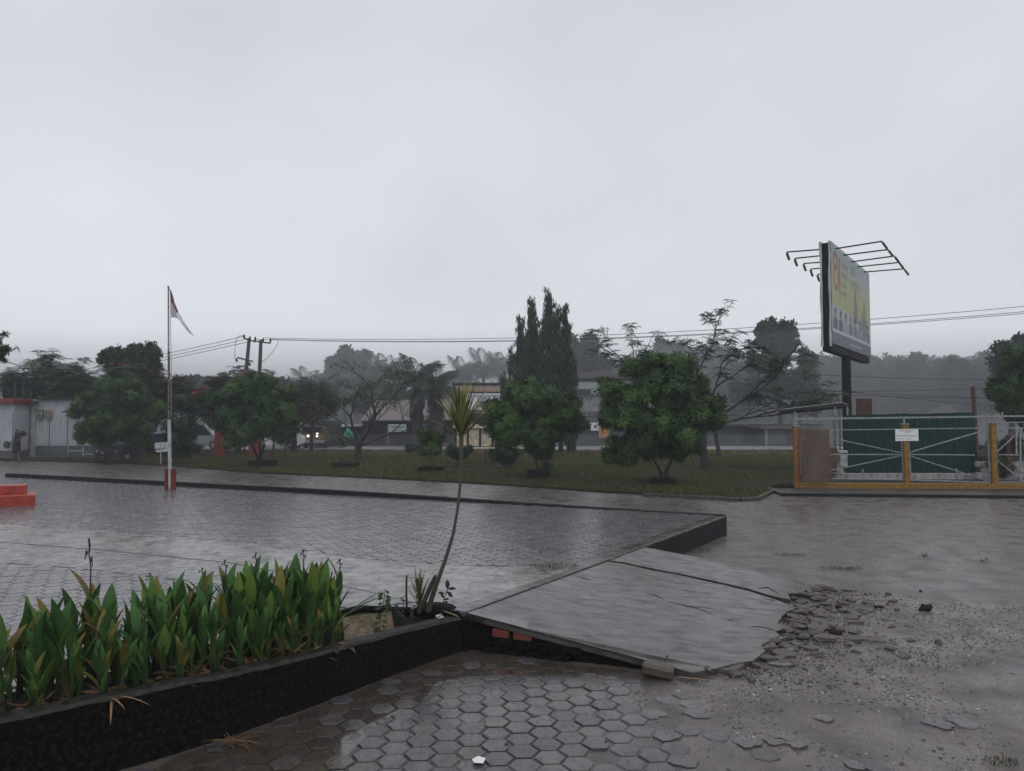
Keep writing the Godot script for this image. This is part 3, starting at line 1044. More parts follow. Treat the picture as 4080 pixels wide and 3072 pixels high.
func drive_paving() -> void:
	var root := Node3D.new()
	root.name = "drive_paving"
	add_child(root)
	root.set_meta("kind", "structure")
	var area := PackedVector2Array()
	for p in [Vector2(-4.1, -3.0), Vector2(-3.0, -4.5), Vector2(-2.25, -5.2), Vector2(-1.7, -5.85), Vector2(-1.0, -6.8), Vector2(-0.42, -7.35), Vector2(0.5, -7.15), Vector2(1.4, -6.78), Vector2(1.95, -6.6), Vector2(2.2, -5.6), Vector2(2.1, -4.4), Vector2(2.2, -2.6)]:
		area.append(p)
	var f := FastNoiseLite.new()
	f.seed = 31
	f.frequency = 0.9
	var ragged := func(p: Vector2) -> float:
		var edge := 1.35 + 0.35 * f.get_noise_2dv(p)
		var k := smoothstep(edge - 0.75, edge + 0.45, p.x)
		return clampf(k + (0.5 if f.get_noise_2dv(p * 2.3 + Vector2(9, 3)) > 0.36 and p.x > 0.0 else 0.0), 0.0, 1.0)
	pave(root, area, 0.107, "paver", 0.013, deg_to_rad(-3.0), 290, 0.0045, ragged, Rect2(-5, -8.2, 9, 6))
	# brown rainwater standing along the planter wall and below the ramp
	var w := MB.new()
	w.prism([Vector3(-2.496, 0.015, -4.43), Vector3(-2.262, 0.015, -5.194), Vector3(-1.738, 0.015, -5.821), Vector3(-1.412, 0.015, -6.242), Vector3(-0.578, 0.015, -7.52), Vector3(-0.419, 0.015, -7.536), Vector3(0.377, 0.015, -7.212), Vector3(1.045, 0.015, -6.955), Vector3(1.408, 0.015, -6.742), Vector3(1.305, 0.015, -6.666), Vector3(1.127, 0.015, -6.704), Vector3(0.697, 0.015, -6.887), Vector3(0.266, 0.015, -6.794), Vector3(-0.134, 0.015, -6.821), Vector3(-0.528, 0.015, -6.742), Vector3(-0.653, 0.015, -6.628), Vector3(-0.715, 0.015, -6.264), Vector3(-0.922, 0.015, -5.898), Vector3(-1.022, 0.015, -5.591), Vector3(-1.116, 0.015, -5.206), Vector3(-1.235, 0.015, -4.819), Vector3(-1.349, 0.015, -4.43)], V(0, -0.002, 0), false)
	tag(obj("puddle", w, M.puddle), "", "", "", "structure")


func drive_litter() -> void:
	# loose pavers further out on the drive
	var spots: Array = [Vector3(3.396, 0.012, -5.763), Vector3(3.21, 0.012, -5.717), Vector3(3.381, 0.012, -5.849), Vector3(3.164, 0.012, -5.801), Vector3(1.943, 0.012, -5.53), Vector3(1.974, 0.012, -5.42), Vector3(1.836, 0.012, -5.454), Vector3(2.26, 0.012, -5.08), Vector3(2.393, 0.012, -5.048), Vector3(2.095, 0.012, -5.002), Vector3(1.718, 0.012, -5.233), Vector3(1.663, 0.012, -5.412), Vector3(2.366, 0.012, -5.858)]
	var kinds := [chipped_hex(0.1, 0.04, 5), chipped_hex(0.09, 0.04, 12), hex_mesh(0.1, 0.04, 0.008), chipped_hex(0.075, 0.03, 15)]
	for p in spots:
		var o := put("loose_paver", kinds[rng.randi() % 4], M["paver%d" % (rng.randi() % 5)], self, Transform3D(Basis.from_euler(V(R(-0.05, 0.05), R(0, TAU), R(-0.05, 0.05))), p))
		o.name = numbered("loose_paver")
		tag(o, "loose broken hexagonal paver half sunk in the wet gritty drive right of the paving", "paver", "loose pavers in the drive")
	# gravel
	var st := MB.new()
	st.lump(Vector3.ZERO, V(1, 0.6, 0.8), 0.6, 7, 6)
	var places := []
	var tints := []
	var f := FastNoiseLite.new()
	f.seed = 40
	f.frequency = 0.7
	while places.size() < 28000:
		var p := V(R(-0.5, 7.5), 0.0, R(-9.5, -3.6))
		if p.x < 1.0 + 0.2 * (p.z + 6.0) and places.size() % 7 != 0:
			continue
		var q := f.get_noise_2d(p.x, p.z)
		if q - 0.12 * clampf(p.z + 7.0, -1.0, 2.0) < R(-0.15, 0.42) and rng.randf() > 0.03:
			continue
		var s := 0.0025 + 0.012 * pow(rng.randf(), 4.0)
		places.append(Transform3D(Basis.from_euler(V(R(-0.5, 0.5), R(0, TAU), 0)).scaled(V(s, s, s) * R(0.8, 1.4)), p + V(0, -0.001, 0)))
		var t := R(0.03, 0.14)
		if rng.randf() < 0.06:
			t = 0.4
		tints.append(Color(t * 1.08, t, t * 0.92))
	many("gravel", st.mesh(), M.pebble, null, places, tints)
	# dark bits of wet leaf lying on the pavers and the plaza
	var bit := MB.new()
	bit.leaf(Vector3.ZERO, V(1, 0.1, 0), Vector3.UP, 1.0, 0.7, 0.4, 0.2, 3)
	places = []
	tints = []
	for i in 900:
		var p := V(R(-1.6, 4.5), 0.024, R(-7.0, -3.9))
		if i > 520:
			p = V(R(-8, 3), 0.384, R(-15, -8.2))
			if (p.x + 0.47) * 0.841 + (p.z + 7.58) * 0.541 > -0.1:
				continue
		var s := R(0.006, 0.022) * (1.0 if i < 520 else 1.4)
		places.append(Transform3D(Basis.from_euler(V(R(-0.2, 0.2), R(0, TAU), R(-0.2, 0.2))).scaled(V(s, s, s)), p))
		tints.append(Color(0.012, 0.011, 0.009))
	many("leaf_litter", bit.mesh(), M.pebble, null, places, tints)
	# stones
	var stones := [
		["stone", Vector3(4.935, 0, -9.129), V(0.14, 0.085, 0.1), "largest dark loose stone lying alone on the wet drive"],
		["stone", Vector3(4.756, 0, -9.563), V(0.11, 0.04, 0.06), "flat dark stone left of the largest stone on the drive"],
		["stone", Vector3(5.408, 0, -10.127), V(0.035, 0.03, 0.03), "tiny dark pebble on the drive behind the largest stone"],
		["stone", Vector3(4.905, 0, -9.969), V(0.07, 0.035, 0.05), "small dark stone behind the flat dark stone on the drive"],
		["stone", Vector3(4.431, 0, -9.261), V(0.13, 0.035, 0.06), "brownish flat piece of rubble midway between ramp and largest stone"],
		["stone", Vector3(4.163, 0, -9.14), V(0.1, 0.03, 0.05), "thin dark sliver of rubble right of the ramp's broken edge"],
		["stone", Vector3(3.935, 0, -9.236), V(0.07, 0.05, 0.06), "dark lump of rubble just right of the ramp's broken edge"],
		["stone", Vector3(4.597, 0, -9.14), V(0.06, 0.035, 0.05), "small brown stone close left of the largest stone"],
		["stone", Vector3(3.407, 0, -8.167), V(0.17, 0.06, 0.09), "broad concrete chunk with upturned end below the ramp's broken edge"],
		["stone", Vector3(4.378, 0, -9.472), V(0.045, 0.03, 0.03), "tiny brown stone on the drive right of the ramp rubble"],
	]
	for k in stones.size():
		var q: Array = stones[k]
		var b := MB.new()
		b.lump(q[1] + V(0, q[2].y * 0.3, 0), q[2] * 0.55, 0.9, 50 + k, 10, Basis.from_euler(V(0, R(-0.4, 0.4), R(-0.1, 0.1))))
		tag(obj("stone", b, M.broken if k % 2 else M.dark_brick, null, q[1]), q[3], "stone", "loose stones on the drive")
	var blk := MB.new()
	blk.box(Transform3D(Basis.from_euler(V(0.06, -0.35, -0.12)), Vector3(1.29, 0.07, -6.788)), V(0.27, 0.11, 0.15), 0.025)
	tag(obj("concrete_block", blk, M.broken, null, Vector3(1.331, 0, -7.003)), "worn concrete block lying against the ramp's dark side wall", "block")
	var pc := MB.new()
	pc.prism([Vector3(-0.266, 0.03, -5.116), Vector3(-0.227, 0.03, -5.165), Vector3(-0.175, 0.032, -5.13), Vector3(-0.189, 0.03, -5.061), Vector3(-0.247, 0.034, -5.06)], V(0, -0.003, 0))
	tag(obj("paper_scrap", pc, M.paper, null, Vector3(-0.224, 0.03, -5.116)), "small torn white scrap of paper on the hexagonal pavers", "paper scrap")
	var stick := MB.new()
	stick.tube([Vector3(1.463, 0.02, -6.742), Vector3(1.57, 0.03, -6.68), Vector3(1.684, 0.022, -6.659)], [0.006, 0.006, 0.004], 6)
	tag(obj("stick", stick, M.straw, null, Vector3(1.591, 0, -6.769)), "thin pale stick lying below the ramp's dark side wall", "stick")
	var tuft := MB.new()
	for i in 46:
		var a := R(0, TAU)
		tuft.leaf(Vector3(-1.955, 0.03, -5.369) + V(R(-0.06, 0.06), 0, R(-0.04, 0.04)), V(cos(a), R(0.05, 0.5), sin(a) * 0.6), Vector3.UP, R(0.08, 0.3), 0.006, R(0.3, 1.2), 0.1, 4, Color(0.55, 0.42, 0.25), Color(0.75, 0.6, 0.4))
	tag(obj("dry_grass", tuft, M.straw, null, Vector3(-1.981, 0, -5.441)), "dry straw coloured grass tuft at the foot of the planter wall", "grass")
	moss_patch(Vector3(4.986, 0.01, -11.588), 0.32, 0.13, 300)
	moss_patch(Vector3(4.633, 0.01, -12.753), 0.3, 0.1, 160)
	moss_patch(Vector3(3.865, 0.01, -7.171), 0.55, 0.22, 260)
	moss_patch(Vector3(3.234, 0.01, -5.106), 0.12, 0.07, 120)
	for q in [[Vector3(6.847, 0, -12.625), 9], [Vector3(7.587, 0, -12.185), 7]]:
		var b := MB.new()
		for i in q[1]:
			b.leaf(q[0] + V(R(-0.08, 0.08), 0, R(-0.02, 0.02)), V(R(-1, 1), R(0.4, 1), 0), V(0, 0.3, 1), R(0.06, 0.13), 0.012, 0.6, 0.1, 3, Color(0.03, 0.035, 0.02), Color(0.05, 0.055, 0.03))
		tag(obj("weed", b, M.leaf, null, q[0]), "dark weed sprig growing in the drive %s" % ("nearer the frame's right side" if q[1] == 7 else "behind the loose stones"), "weed", "weed sprigs in the drive")


# ---------------------------------------------------------------- the planter's plants
var canna_leaves := []
var canna_stalk: ArrayMesh
var canna_head: ArrayMesh

func canna_parts() -> void:
	var g := [[Color(0.068, 0.154, 0.031), Color(0.115, 0.225, 0.041)], [Color(0.046, 0.115, 0.029), Color(0.068, 0.168, 0.037)], [Color(0.107, 0.193, 0.034), Color(0.175, 0.256, 0.044)], [Color(0.081, 0.128, 0.031), Color(0.203, 0.090, 0.029)], [Color(0.163, 0.103, 0.037), Color(0.107, 0.045, 0.021)], [Color(0.049, 0.112, 0.031), Color(0.060, 0.147, 0.037)], [Color(0.134, 0.168, 0.034), Color(0.189, 0.141, 0.031)]]
	for k in g.size():
		var b := MB.new()
		b.leaf(Vector3.ZERO, V(0, 1, 0), V(0, 0, 1), 1.0, 0.215 + 0.03 * (k % 3), [0.25, 0.5, 0.12, 0.75, 1.3, 0.35, 0.6][k], 0.3, 9, g[k][0], g[k][1], 0.42)
		canna_leaves.append(b.mesh())
	var s := MB.new()
	s.col = Color(0.045, 0.085, 0.028)
	s.tube([Vector3.ZERO, V(0.01, 0.35, 0), V(0, 0.7, 0.01), V(0.005, 1, 0)], [0.016, 0.014, 0.011, 0.006], 7)
	canna_stalk = s.mesh()
	var h := MB.new()
	h.col = Color(0.03, 0.024, 0.018)
	h.tube([Vector3.ZERO, V(0.006, 0.12, 0), V(-0.004, 0.2, 0.004), V(0.004, 0.27, 0)], [0.005, 0.005, 0.004, 0.002], 6)
	for q in [[0.15, 0.5, 0.4], [0.19, 2.4, 0.5], [0.23, 4.2, 0.3], [0.26, 1.2, 0.25]]:
		var d := V(cos(q[1]), 0, sin(q[1]))
		h.tube([V(0, q[0], 0), V(0, q[0] + 0.02, 0) + d * 0.02, V(0, q[0] - 0.03, 0) + d * 0.028], [0.003, 0.007, 0.002], 6)
		h.lump(V(0, q[0] + 0.012, 0) + d * 0.018, V(0.008, 0.016, 0.008), 0.5, int(q[1] * 10), 6)
	canna_head = h.mesh()


func canna(at: Vector3, height: float, lean: Vector3, label: String, group: String, head := 0.0, brown := 0.0) -> Node3D:
	var o := thing("canna_plant", label, "canna plant", at, group)
	var up := (Vector3.UP + lean).normalized()
	var basis := Basis(Quaternion(Vector3.UP, up))
	put("stalk", canna_stalk, M.canna, o, Transform3D(basis.scaled_local(V(1, height * 0.75, 1)), Vector3.ZERO))
	var count := 6 + rng.randi() % 3
	var turn := R(0, TAU)
	for i in count:
		var s := (i + 0.3) / count
		var a := turn + i * 2.5 + R(-0.4, 0.4)
		var len_ := height * R(0.32, 0.56)
		var tilt := lerpf(0.4, 0.07, s) * R(0.5, 1.6)
		var outward := V(cos(a), 0, sin(a))
		var dir := (up + outward * tan(tilt)).normalized()
		var face := (outward * -1.0 + Vector3.UP * 0.15)
		face = (face - dir * face.dot(dir)).normalized()
		var side := dir.cross(face)
		var k := rng.randi() % 3 if rng.randf() > 0.45 else 5
		if rng.randf() < 0.1:
			k = 6
		if rng.randf() < brown * 0.6 or (rng.randf() < 0.25 and i == 0):
			k = 3 if rng.randf() < 0.65 else 4
		if i == 0 and rng.randf() < 0.3:
			k = 4
			tilt = R(0.9, 1.9)
			dir = (up * cos(tilt) + outward * sin(tilt)).normalized()
			face = (Vector3.UP - outward * 0.3)
			face = (face - dir * face.dot(dir)).normalized()
			side = dir.cross(face)
		var base := up * (height * lerpf(0.06, 0.52, s))
		put("leaf", canna_leaves[k], M.canna, o, Transform3D(Basis(side * len_ * R(0.85, 1.15), dir * len_, -side.cross(dir) * -len_), base))
	if head > 0.0:
		put("flower_stalk", canna_head, M.plain, o, Transform3D(basis.scaled_local(V(1.2, head / 0.27, 1.2)), up * height * 0.75))
	return o


func canna_bed() -> void:
	canna_parts()
	var front := [V(-5.2, 0.52, -2.0), V(-4.3, 0.5, -3.1), V(-3.03, 0.44, -4.56), V(-2.3, 0.41, -5.25), V(-1.755, 0.37, -5.88), V(-1.45, 0.35, -6.3), V(-1.12, 0.34, -6.72)]
	var inn := V(-0.73, 0, -0.68)
	var rows := [["short young canna plant at the front edge of the bed by the black wall", "young canna plants along the wall"], ["green canna plant in the second row behind the young plants of the bed", "canna plants of the second row"], ["green canna plant in the third row inside the dense bed", "canna plants of the third row"], ["tall green canna plant in the back row beside the plaza paving", "canna plants of the back row"]]
	var s := 1.35
	while s < 5.7:
		for row in 4:
			var k := s + R(-0.1, 0.1)
			k = clampf(k, 0.0, 5.99)
			var p: Vector3 = front[int(k)].lerp(front[int(k) + 1], k - int(k))
			var off := 0.24 + row * 0.19 + R(-0.06, 0.06)
			p += inn * off
			p.y = lerpf(p.y, 0.345, off) - 0.02
			if p.x / -p.z > -0.222:
				continue
			var low := s < 2.3
			var h := R(0.54, 0.72) + 0.035 * row
			if row == 0:
				h *= R(0.5, 0.85)
			if low:
				h *= 0.95
			canna(p, h, V(R(-0.12, 0.12), 0, R(-0.12, 0.12)), rows[row][0], rows[row][1], 0.0, 0.07)
		s += 0.108 if s < 3.0 else 0.128
	var tall := [
		[Vector3(-3.268, 0.37, -5.973), 0.8, 0.36, "tallest canna plant with a long dead flower stalk and browned leaves", 0.3],
		[Vector3(-3.11, 0.36, -6.602), 0.68, 0.08, "canna plant with dark upright leaves right of the tallest one", 0.0],
		[Vector3(-2.761, 0.36, -6.752), 0.68, 0.1, "canna plant with a short withered flower head in the middle of the row", 0.15],
		[Vector3(-2.566, 0.36, -6.909), 0.7, 0.12, "canna plant with drooping black withered flowers near the row's middle", 0.15],
		[Vector3(-2.391, 0.355, -7.092), 0.74, 0.12, "canna plant with thin withered flower stalk right of the middle", 0.1],
		[Vector3(-1.986, 0.355, -7.265), 0.74, 0.13, "tall canna plant with a forked dry flower stalk near the right end", 0.05],
		[Vector3(-1.649, 0.355, -7.247), 0.66, 0.1, "last canna plant with a withered head at the right end of the row", 0.1],
	]
	for q in tall:
		canna(q[0], q[1], V(R(-0.05, 0.05), 0, R(-0.05, 0.05)), q[3], "", q[2], q[4])
	# narrow blades leaning out at the right end
	var b := MB.new()
	for q in [[0.6, 0.52, 0.55], [0.9, 0.62, 0.5], [1.1, 0.3, 0.42], [0.8, 0.2, 0.4], [0.3, 0.8, 0.4], [1.2, 0.8, 0.36]]:
		b.leaf(Vector3(-1.67, 0.36, -7.336) + V(R(-0.03, 0.03), 0, 0), V(q[0], q[1], 0.1), V(-0.4, 1, 0.4), q[2], 0.03, 0.3, 0.3, 6, Color(0.045, 0.09, 0.035), Color(0.07, 0.12, 0.045))
	tag(obj("blade_plant", b, M.canna, null, Vector3(-1.67, 0.36, -7.336)), "narrow green blades leaning out at the right end of the canna row", "plant")
	# litter of dry leaves in front of the plants
	var d := MB.new()
	for i in 260:
		var k := R(1.7, 4.9)
		var p: Vector3 = front[int(k)].lerp(front[int(k) + 1], k - int(k)) + inn * (0.12 + 0.5 * rng.randf() * rng.randf())
		var c := R(0.35, 1.0)
		d.leaf(p + V(0, R(-0.01, 0.03), 0), V(R(-1, 1), R(-0.1, 0.25), R(-1, 1)), V(R(-0.4, 0.4), 1, R(-0.4, 0.4)), R(0.06, 0.24), R(0.008, 0.045), R(-0.6, 0.9), R(0.1, 0.6), 4, Color(0.8, 0.62, 0.5) * c, Color(0.75, 0.55, 0.4) * c)
	tag(obj("dry_leaves", d, M.straw), "", "", "", "stuff")
	var hang := MB.new()
	for q in [[Vector3(-2.633, 0.45, -5.017), V(0.6, 0.1, 0.5), 0.26], [Vector3(-2.629, 0.45, -5.039), V(0.75, 0.02, 0.1), 0.3], [Vector3(-2.609, 0.45, -5.017), V(0.3, -0.25, 0.6), 0.22], [Vector3(-2.445, 0.42, -5.758), V(0.5, -0.1, 0.6), 0.2], [Vector3(-2.375, 0.42, -5.816), V(0.6, -0.15, 0.5), 0.22], [Vector3(-2.419, 0.42, -5.787), V(0.35, -0.1, 0.6), 0.2]]:
		hang.leaf(q[0] + V(0, 0.02, 0), q[1], Vector3.UP, q[2], 0.014, 0.5, 0.3, 5, Color(0.85, 0.62, 0.45), Color(1.0, 0.8, 0.6))
	tag(obj("dry_stalks", hang, M.straw, null, Vector3(-2.633, 0.45, -5.017)), "pale dry stalks hanging over the black planter wall's edge", "dry stalks")


func small_leafy(called: String, label: String, path: Array, leaves: Array, stem_r: float, c0: Color, c1: Color) -> void:
	var o := thing(called, label, "plant", path[0])
	var s := MB.new()
	s.col = c0 * 0.7
	s.tube(path, stem_r, 6)
	obj("stem", s, M.plain, o)
	for q in leaves:
		var b := MB.new()
		var dir: Vector3 = q[1]
		b.leaf(q[0], dir, V(0.25, 0.55, 0.8), q[2], q[2] * q[3], 0.45, 0.2, 6, c0, c1, 0.4)
		obj("leaf", b, M.leaf, o)


func planter_plants() -> void:
	# the cordyline on its long thin stem
	var o := thing("cordyline", "tall thin stemmed cordyline with a tuft of narrow striped leaves in the planter", "cordyline", Vector3(-0.858, 0.34, -7.818))
	var path: Array = [Vector3(-0.82, 0.412, -7.45), Vector3(-0.791, 0.509, -7.45), Vector3(-0.738, 0.668, -7.45), Vector3(-0.651, 0.91, -7.45), Vector3(-0.576, 1.153, -7.45), Vector3(-0.533, 1.397, -7.45), Vector3(-0.507, 1.641, -7.45), Vector3(-0.497, 1.837, -7.45), Vector3(-0.498, 1.985, -7.45), Vector3(-0.498, 2.132, -7.45)]
	var s := MB.new()
	s.tube(path, [0.028, 0.025, 0.022, 0.019, 0.016, 0.0145, 0.014, 0.017, 0.02, 0.024], 10)
	obj("stem", s, M.stem, o)
	var kinds := []
	for k in 4:
		var b := MB.new()
		b.leaf(Vector3.ZERO, V(0, 1, 0), V(0, 0, 1), 1.0, 0.052, [0.12, 0.3, 0.5, 0.05][k], 0.35, 6, [Color(0.16, 0.18, 0.05), Color(0.07, 0.1, 0.03), Color(0.2, 0.21, 0.07), Color(0.05, 0.08, 0.026)][k], [Color(0.27, 0.26, 0.11), Color(0.13, 0.15, 0.05), Color(0.33, 0.31, 0.14), Color(0.085, 0.11, 0.04)][k], 0.3)
		kinds.append(b.mesh())
	var top: Vector3 = path[9]
	for i in 78:
		var a := i * 2.39996
		var f := i / 78.0
		var tilt := lerpf(0.88, 0.06, pow(f, 0.8)) * R(0.8, 1.12)
		var d := V(cos(a) * sin(tilt), cos(tilt), sin(a) * sin(tilt))
		var face := (Vector3.UP * 0.6 - V(cos(a), 0, sin(a)))
		face = (face - d * face.dot(d)).normalized()
		var l := R(0.4, 0.56)
		put("leaf", kinds[rng.randi() % 4], M.leaf, o, Transform3D(Basis(d.cross(face) * l, d * l, face * l), top + V(0, lerpf(-0.05, 0.05, f), 0) - o.position))
	# the leaning board
	var b := MB.new()
	b.prism([Vector3(-1.46, 0.352, -6.682), Vector3(-1.594, 0.409, -7.2), Vector3(-1.154, 0.445, -7.28), Vector3(-1.087, 0.284, -7.1)], V(0.004, 0.004, -0.02))
	tag(obj("board", b, M.tan, null, Vector3(-1.279, 0.352, -6.742)), "tan weathered board leaning on edge behind the planter wall", "board")
	# a leafy sprig in front of it
	var lv := []
	for i in 20:
		var k := i / 19.0
		var p: Vector3 = Vector3(-1.21, 0.304, -6.95).lerp(Vector3(-1.151, 0.727, -6.95), k)
		var sg := 1.0 if i % 2 else -1.0
		lv.append([p + V(sg * 0.01, 0, 0), V(sg * R(0.5, 1.0), R(-0.9, 0.1), 0.3), R(0.04, 0.065), 0.62])
	small_leafy("leafy_sprig", "small round leaved sprig growing in front of the tan board", [Vector3(-1.21, 0.293, -6.95), Vector3(-1.197, 0.438, -6.95), Vector3(-1.171, 0.596, -6.95), Vector3(-1.149, 0.736, -6.95)], lv, 0.004, Color(0.03, 0.05, 0.02), Color(0.05, 0.075, 0.03))
	var st := MB.new()
	st.tube([Vector3(-1.03, 0.438, -7.5), Vector3(-1.036, 0.584, -7.5), Vector3(-1.034, 0.75, -7.5)], [0.011, 0.01, 0.009], 8)
	tag(obj("stake", st, M.twig, null, Vector3(-1.03, 0.438, -7.5)), "thin dark upright stake at the back of the planter", "stake")
	var stump := MB.new()
	stump.tube([Vector3(-0.899, 0.42, -7.38), Vector3(-0.847, 0.528, -7.38), Vector3(-0.794, 0.647, -7.38), Vector3(-0.746, 0.755, -7.38), Vector3(-0.734, 0.779, -7.38)], [0.024, 0.024, 0.023, 0.018, 0.005], 9)
	tag(obj("cut_stem", stump, M.bark, null, Vector3(-0.899, 0.42, -7.38)), "short thick cut stem leaning beside the cordyline", "cut stem")
	# a young spiky shoot, and a round leaved shrub around it
	var y := thing("spiky_shoot", "young spiky green shoot growing left of the cordyline stem", "plant", Vector3(-0.935, 0.35, -7.757))
	for i in 44:
		var a := i * 2.39996
		var tilt := R(0.05, 0.6)
		var d := V(cos(a) * sin(tilt), cos(tilt), sin(a) * sin(tilt))
		var face := (Vector3.UP * 0.6 - V(cos(a), 0, sin(a)))
		face = (face - d * face.dot(d)).normalized()
		var l := R(0.2, 0.42)
		put("leaf", kinds[rng.randi() % 4], M.leaf, y, Transform3D(Basis(d.cross(face) * l * 0.7, d * l, face * l), Vector3(-0.895, 0.477, -7.42) + V(0, R(-0.05, 0.08), 0) - y.position))
	var sh := thing("round_leaved_shrub", "small dark round leaved shrub at the foot of the spiky shoot", "shrub", Vector3(-0.977, 0.34, -7.458))
	var stems := MB.new()
	stems.col = Color(0.03, 0.03, 0.02)
	var lf := MB.new()
	for i in 13:
		var a0: Vector3 = Vector3(-0.97, 0.33, -7.405) + V(R(-0.22, 0.1), 0, R(-0.1, 0.1))
		var hgt := R(0.06, 0.22)
		if i < 3:
			a0 = Vector3(-0.917, 0.33, -7.45)
			hgt = R(0.36, 0.46)
		var b0: Vector3 = a0 + V(R(-0.06, 0.06), hgt, R(-0.06, 0.06))
		stems.tube([a0, a0.lerp(b0, 0.5) + V(0.01, 0, 0), b0], 0.004, 5)
		for j in 13:
			var p: Vector3 = a0.lerp(b0, R(0.25, 1.0))
			lf.leaf(p, V(R(-1, 1), R(-0.4, 0.6), R(-1, 1)), V(R(-0.5, 0.5), 1, R(-0.2, 1)), R(0.025, 0.045), 0.028, 0.4, 0.15, 3, Color(0.022, 0.038, 0.016), Color(0.035, 0.055, 0.022))
	obj("stem", stems, M.plain, sh)
	tag(obj("foliage", lf, M.leaf, sh), "", "", "", "stuff")
	# the purple leaved sapling
	small_leafy("purple_sapling", "purple leaved sapling right of the cordyline stem", [Vector3(-0.739, 0.355, -7.4), Vector3(-0.679, 0.391, -7.4), Vector3(-0.669, 0.463, -7.4), Vector3(-0.66, 0.535, -7.4), Vector3(-0.638, 0.602, -7.4), Vector3(-0.624, 0.636, -7.4)], [
		[Vector3(-0.624, 0.636, -7.4), V(0, 1, 0), 0.095, 0.5], [Vector3(-0.622, 0.638, -7.4), V(1, 0.15, 0.1), 0.085, 0.42], [Vector3(-0.634, 0.616, -7.4), V(0.8, -0.6, 0.2), 0.085, 0.5],
		[Vector3(-0.65, 0.592, -7.4), V(-1, 0.25, 0), 0.07, 0.4], [Vector3(-0.66, 0.549, -7.4), V(-0.4, 0.8, 0.1), 0.065, 0.45], [Vector3(-0.658, 0.535, -7.4), V(1, 0.3, 0.2), 0.055, 0.45],
		[Vector3(-0.66, 0.516, -7.4), V(0.9, 0.05, 0.3), 0.05, 0.45], [Vector3(-0.665, 0.499, -7.4), V(-0.9, 0.4, 0.2), 0.035, 0.4], [Vector3(-0.665, 0.492, -7.4), V(1, 0.0, 0.1), 0.06, 0.35]], 0.0045, Color(0.03, 0.02, 0.032), Color(0.05, 0.03, 0.05))
	# rubble at the end of the bed
	var r := MB.new()
	r.prism([Vector3(-0.75, 0.36, -7.503), Vector3(-0.7, 0.37, -7.52), Vector3(-0.662, 0.37, -7.426), Vector3(-0.718, 0.36, -7.409)], V(0, -0.012, 0))
	tag(obj("tile_shard", r, M.pink_wall, null, Vector3(-0.71, 0.36, -7.474)), "pale tile shard lying in the planter beside the sapling", "tile shard")
	var q := MB.new()
	q.tube([Vector3(-0.672, 0.375, -7.598), Vector3(-0.587, 0.385, -7.461), Vector3(-0.52, 0.37, -7.417)], [0.008, 0.009, 0.007], 6)
	tag(obj("pale_twig", q, M.straw, null, Vector3(-0.594, 0.36, -7.56)), "pale broken twig lying across the planter's end", "twig")
	var lump := MB.new()
	lump.lump(Vector3(-0.763, 0.37, -7.758), V(0.2, 0.05, 0.12), 0.7, 77, 12)
	tag(obj("earth_clod", lump, M.soil, null, Vector3(-0.775, 0.34, -7.88)), "reddish clod of earth around the cordyline's foot", "earth clod")


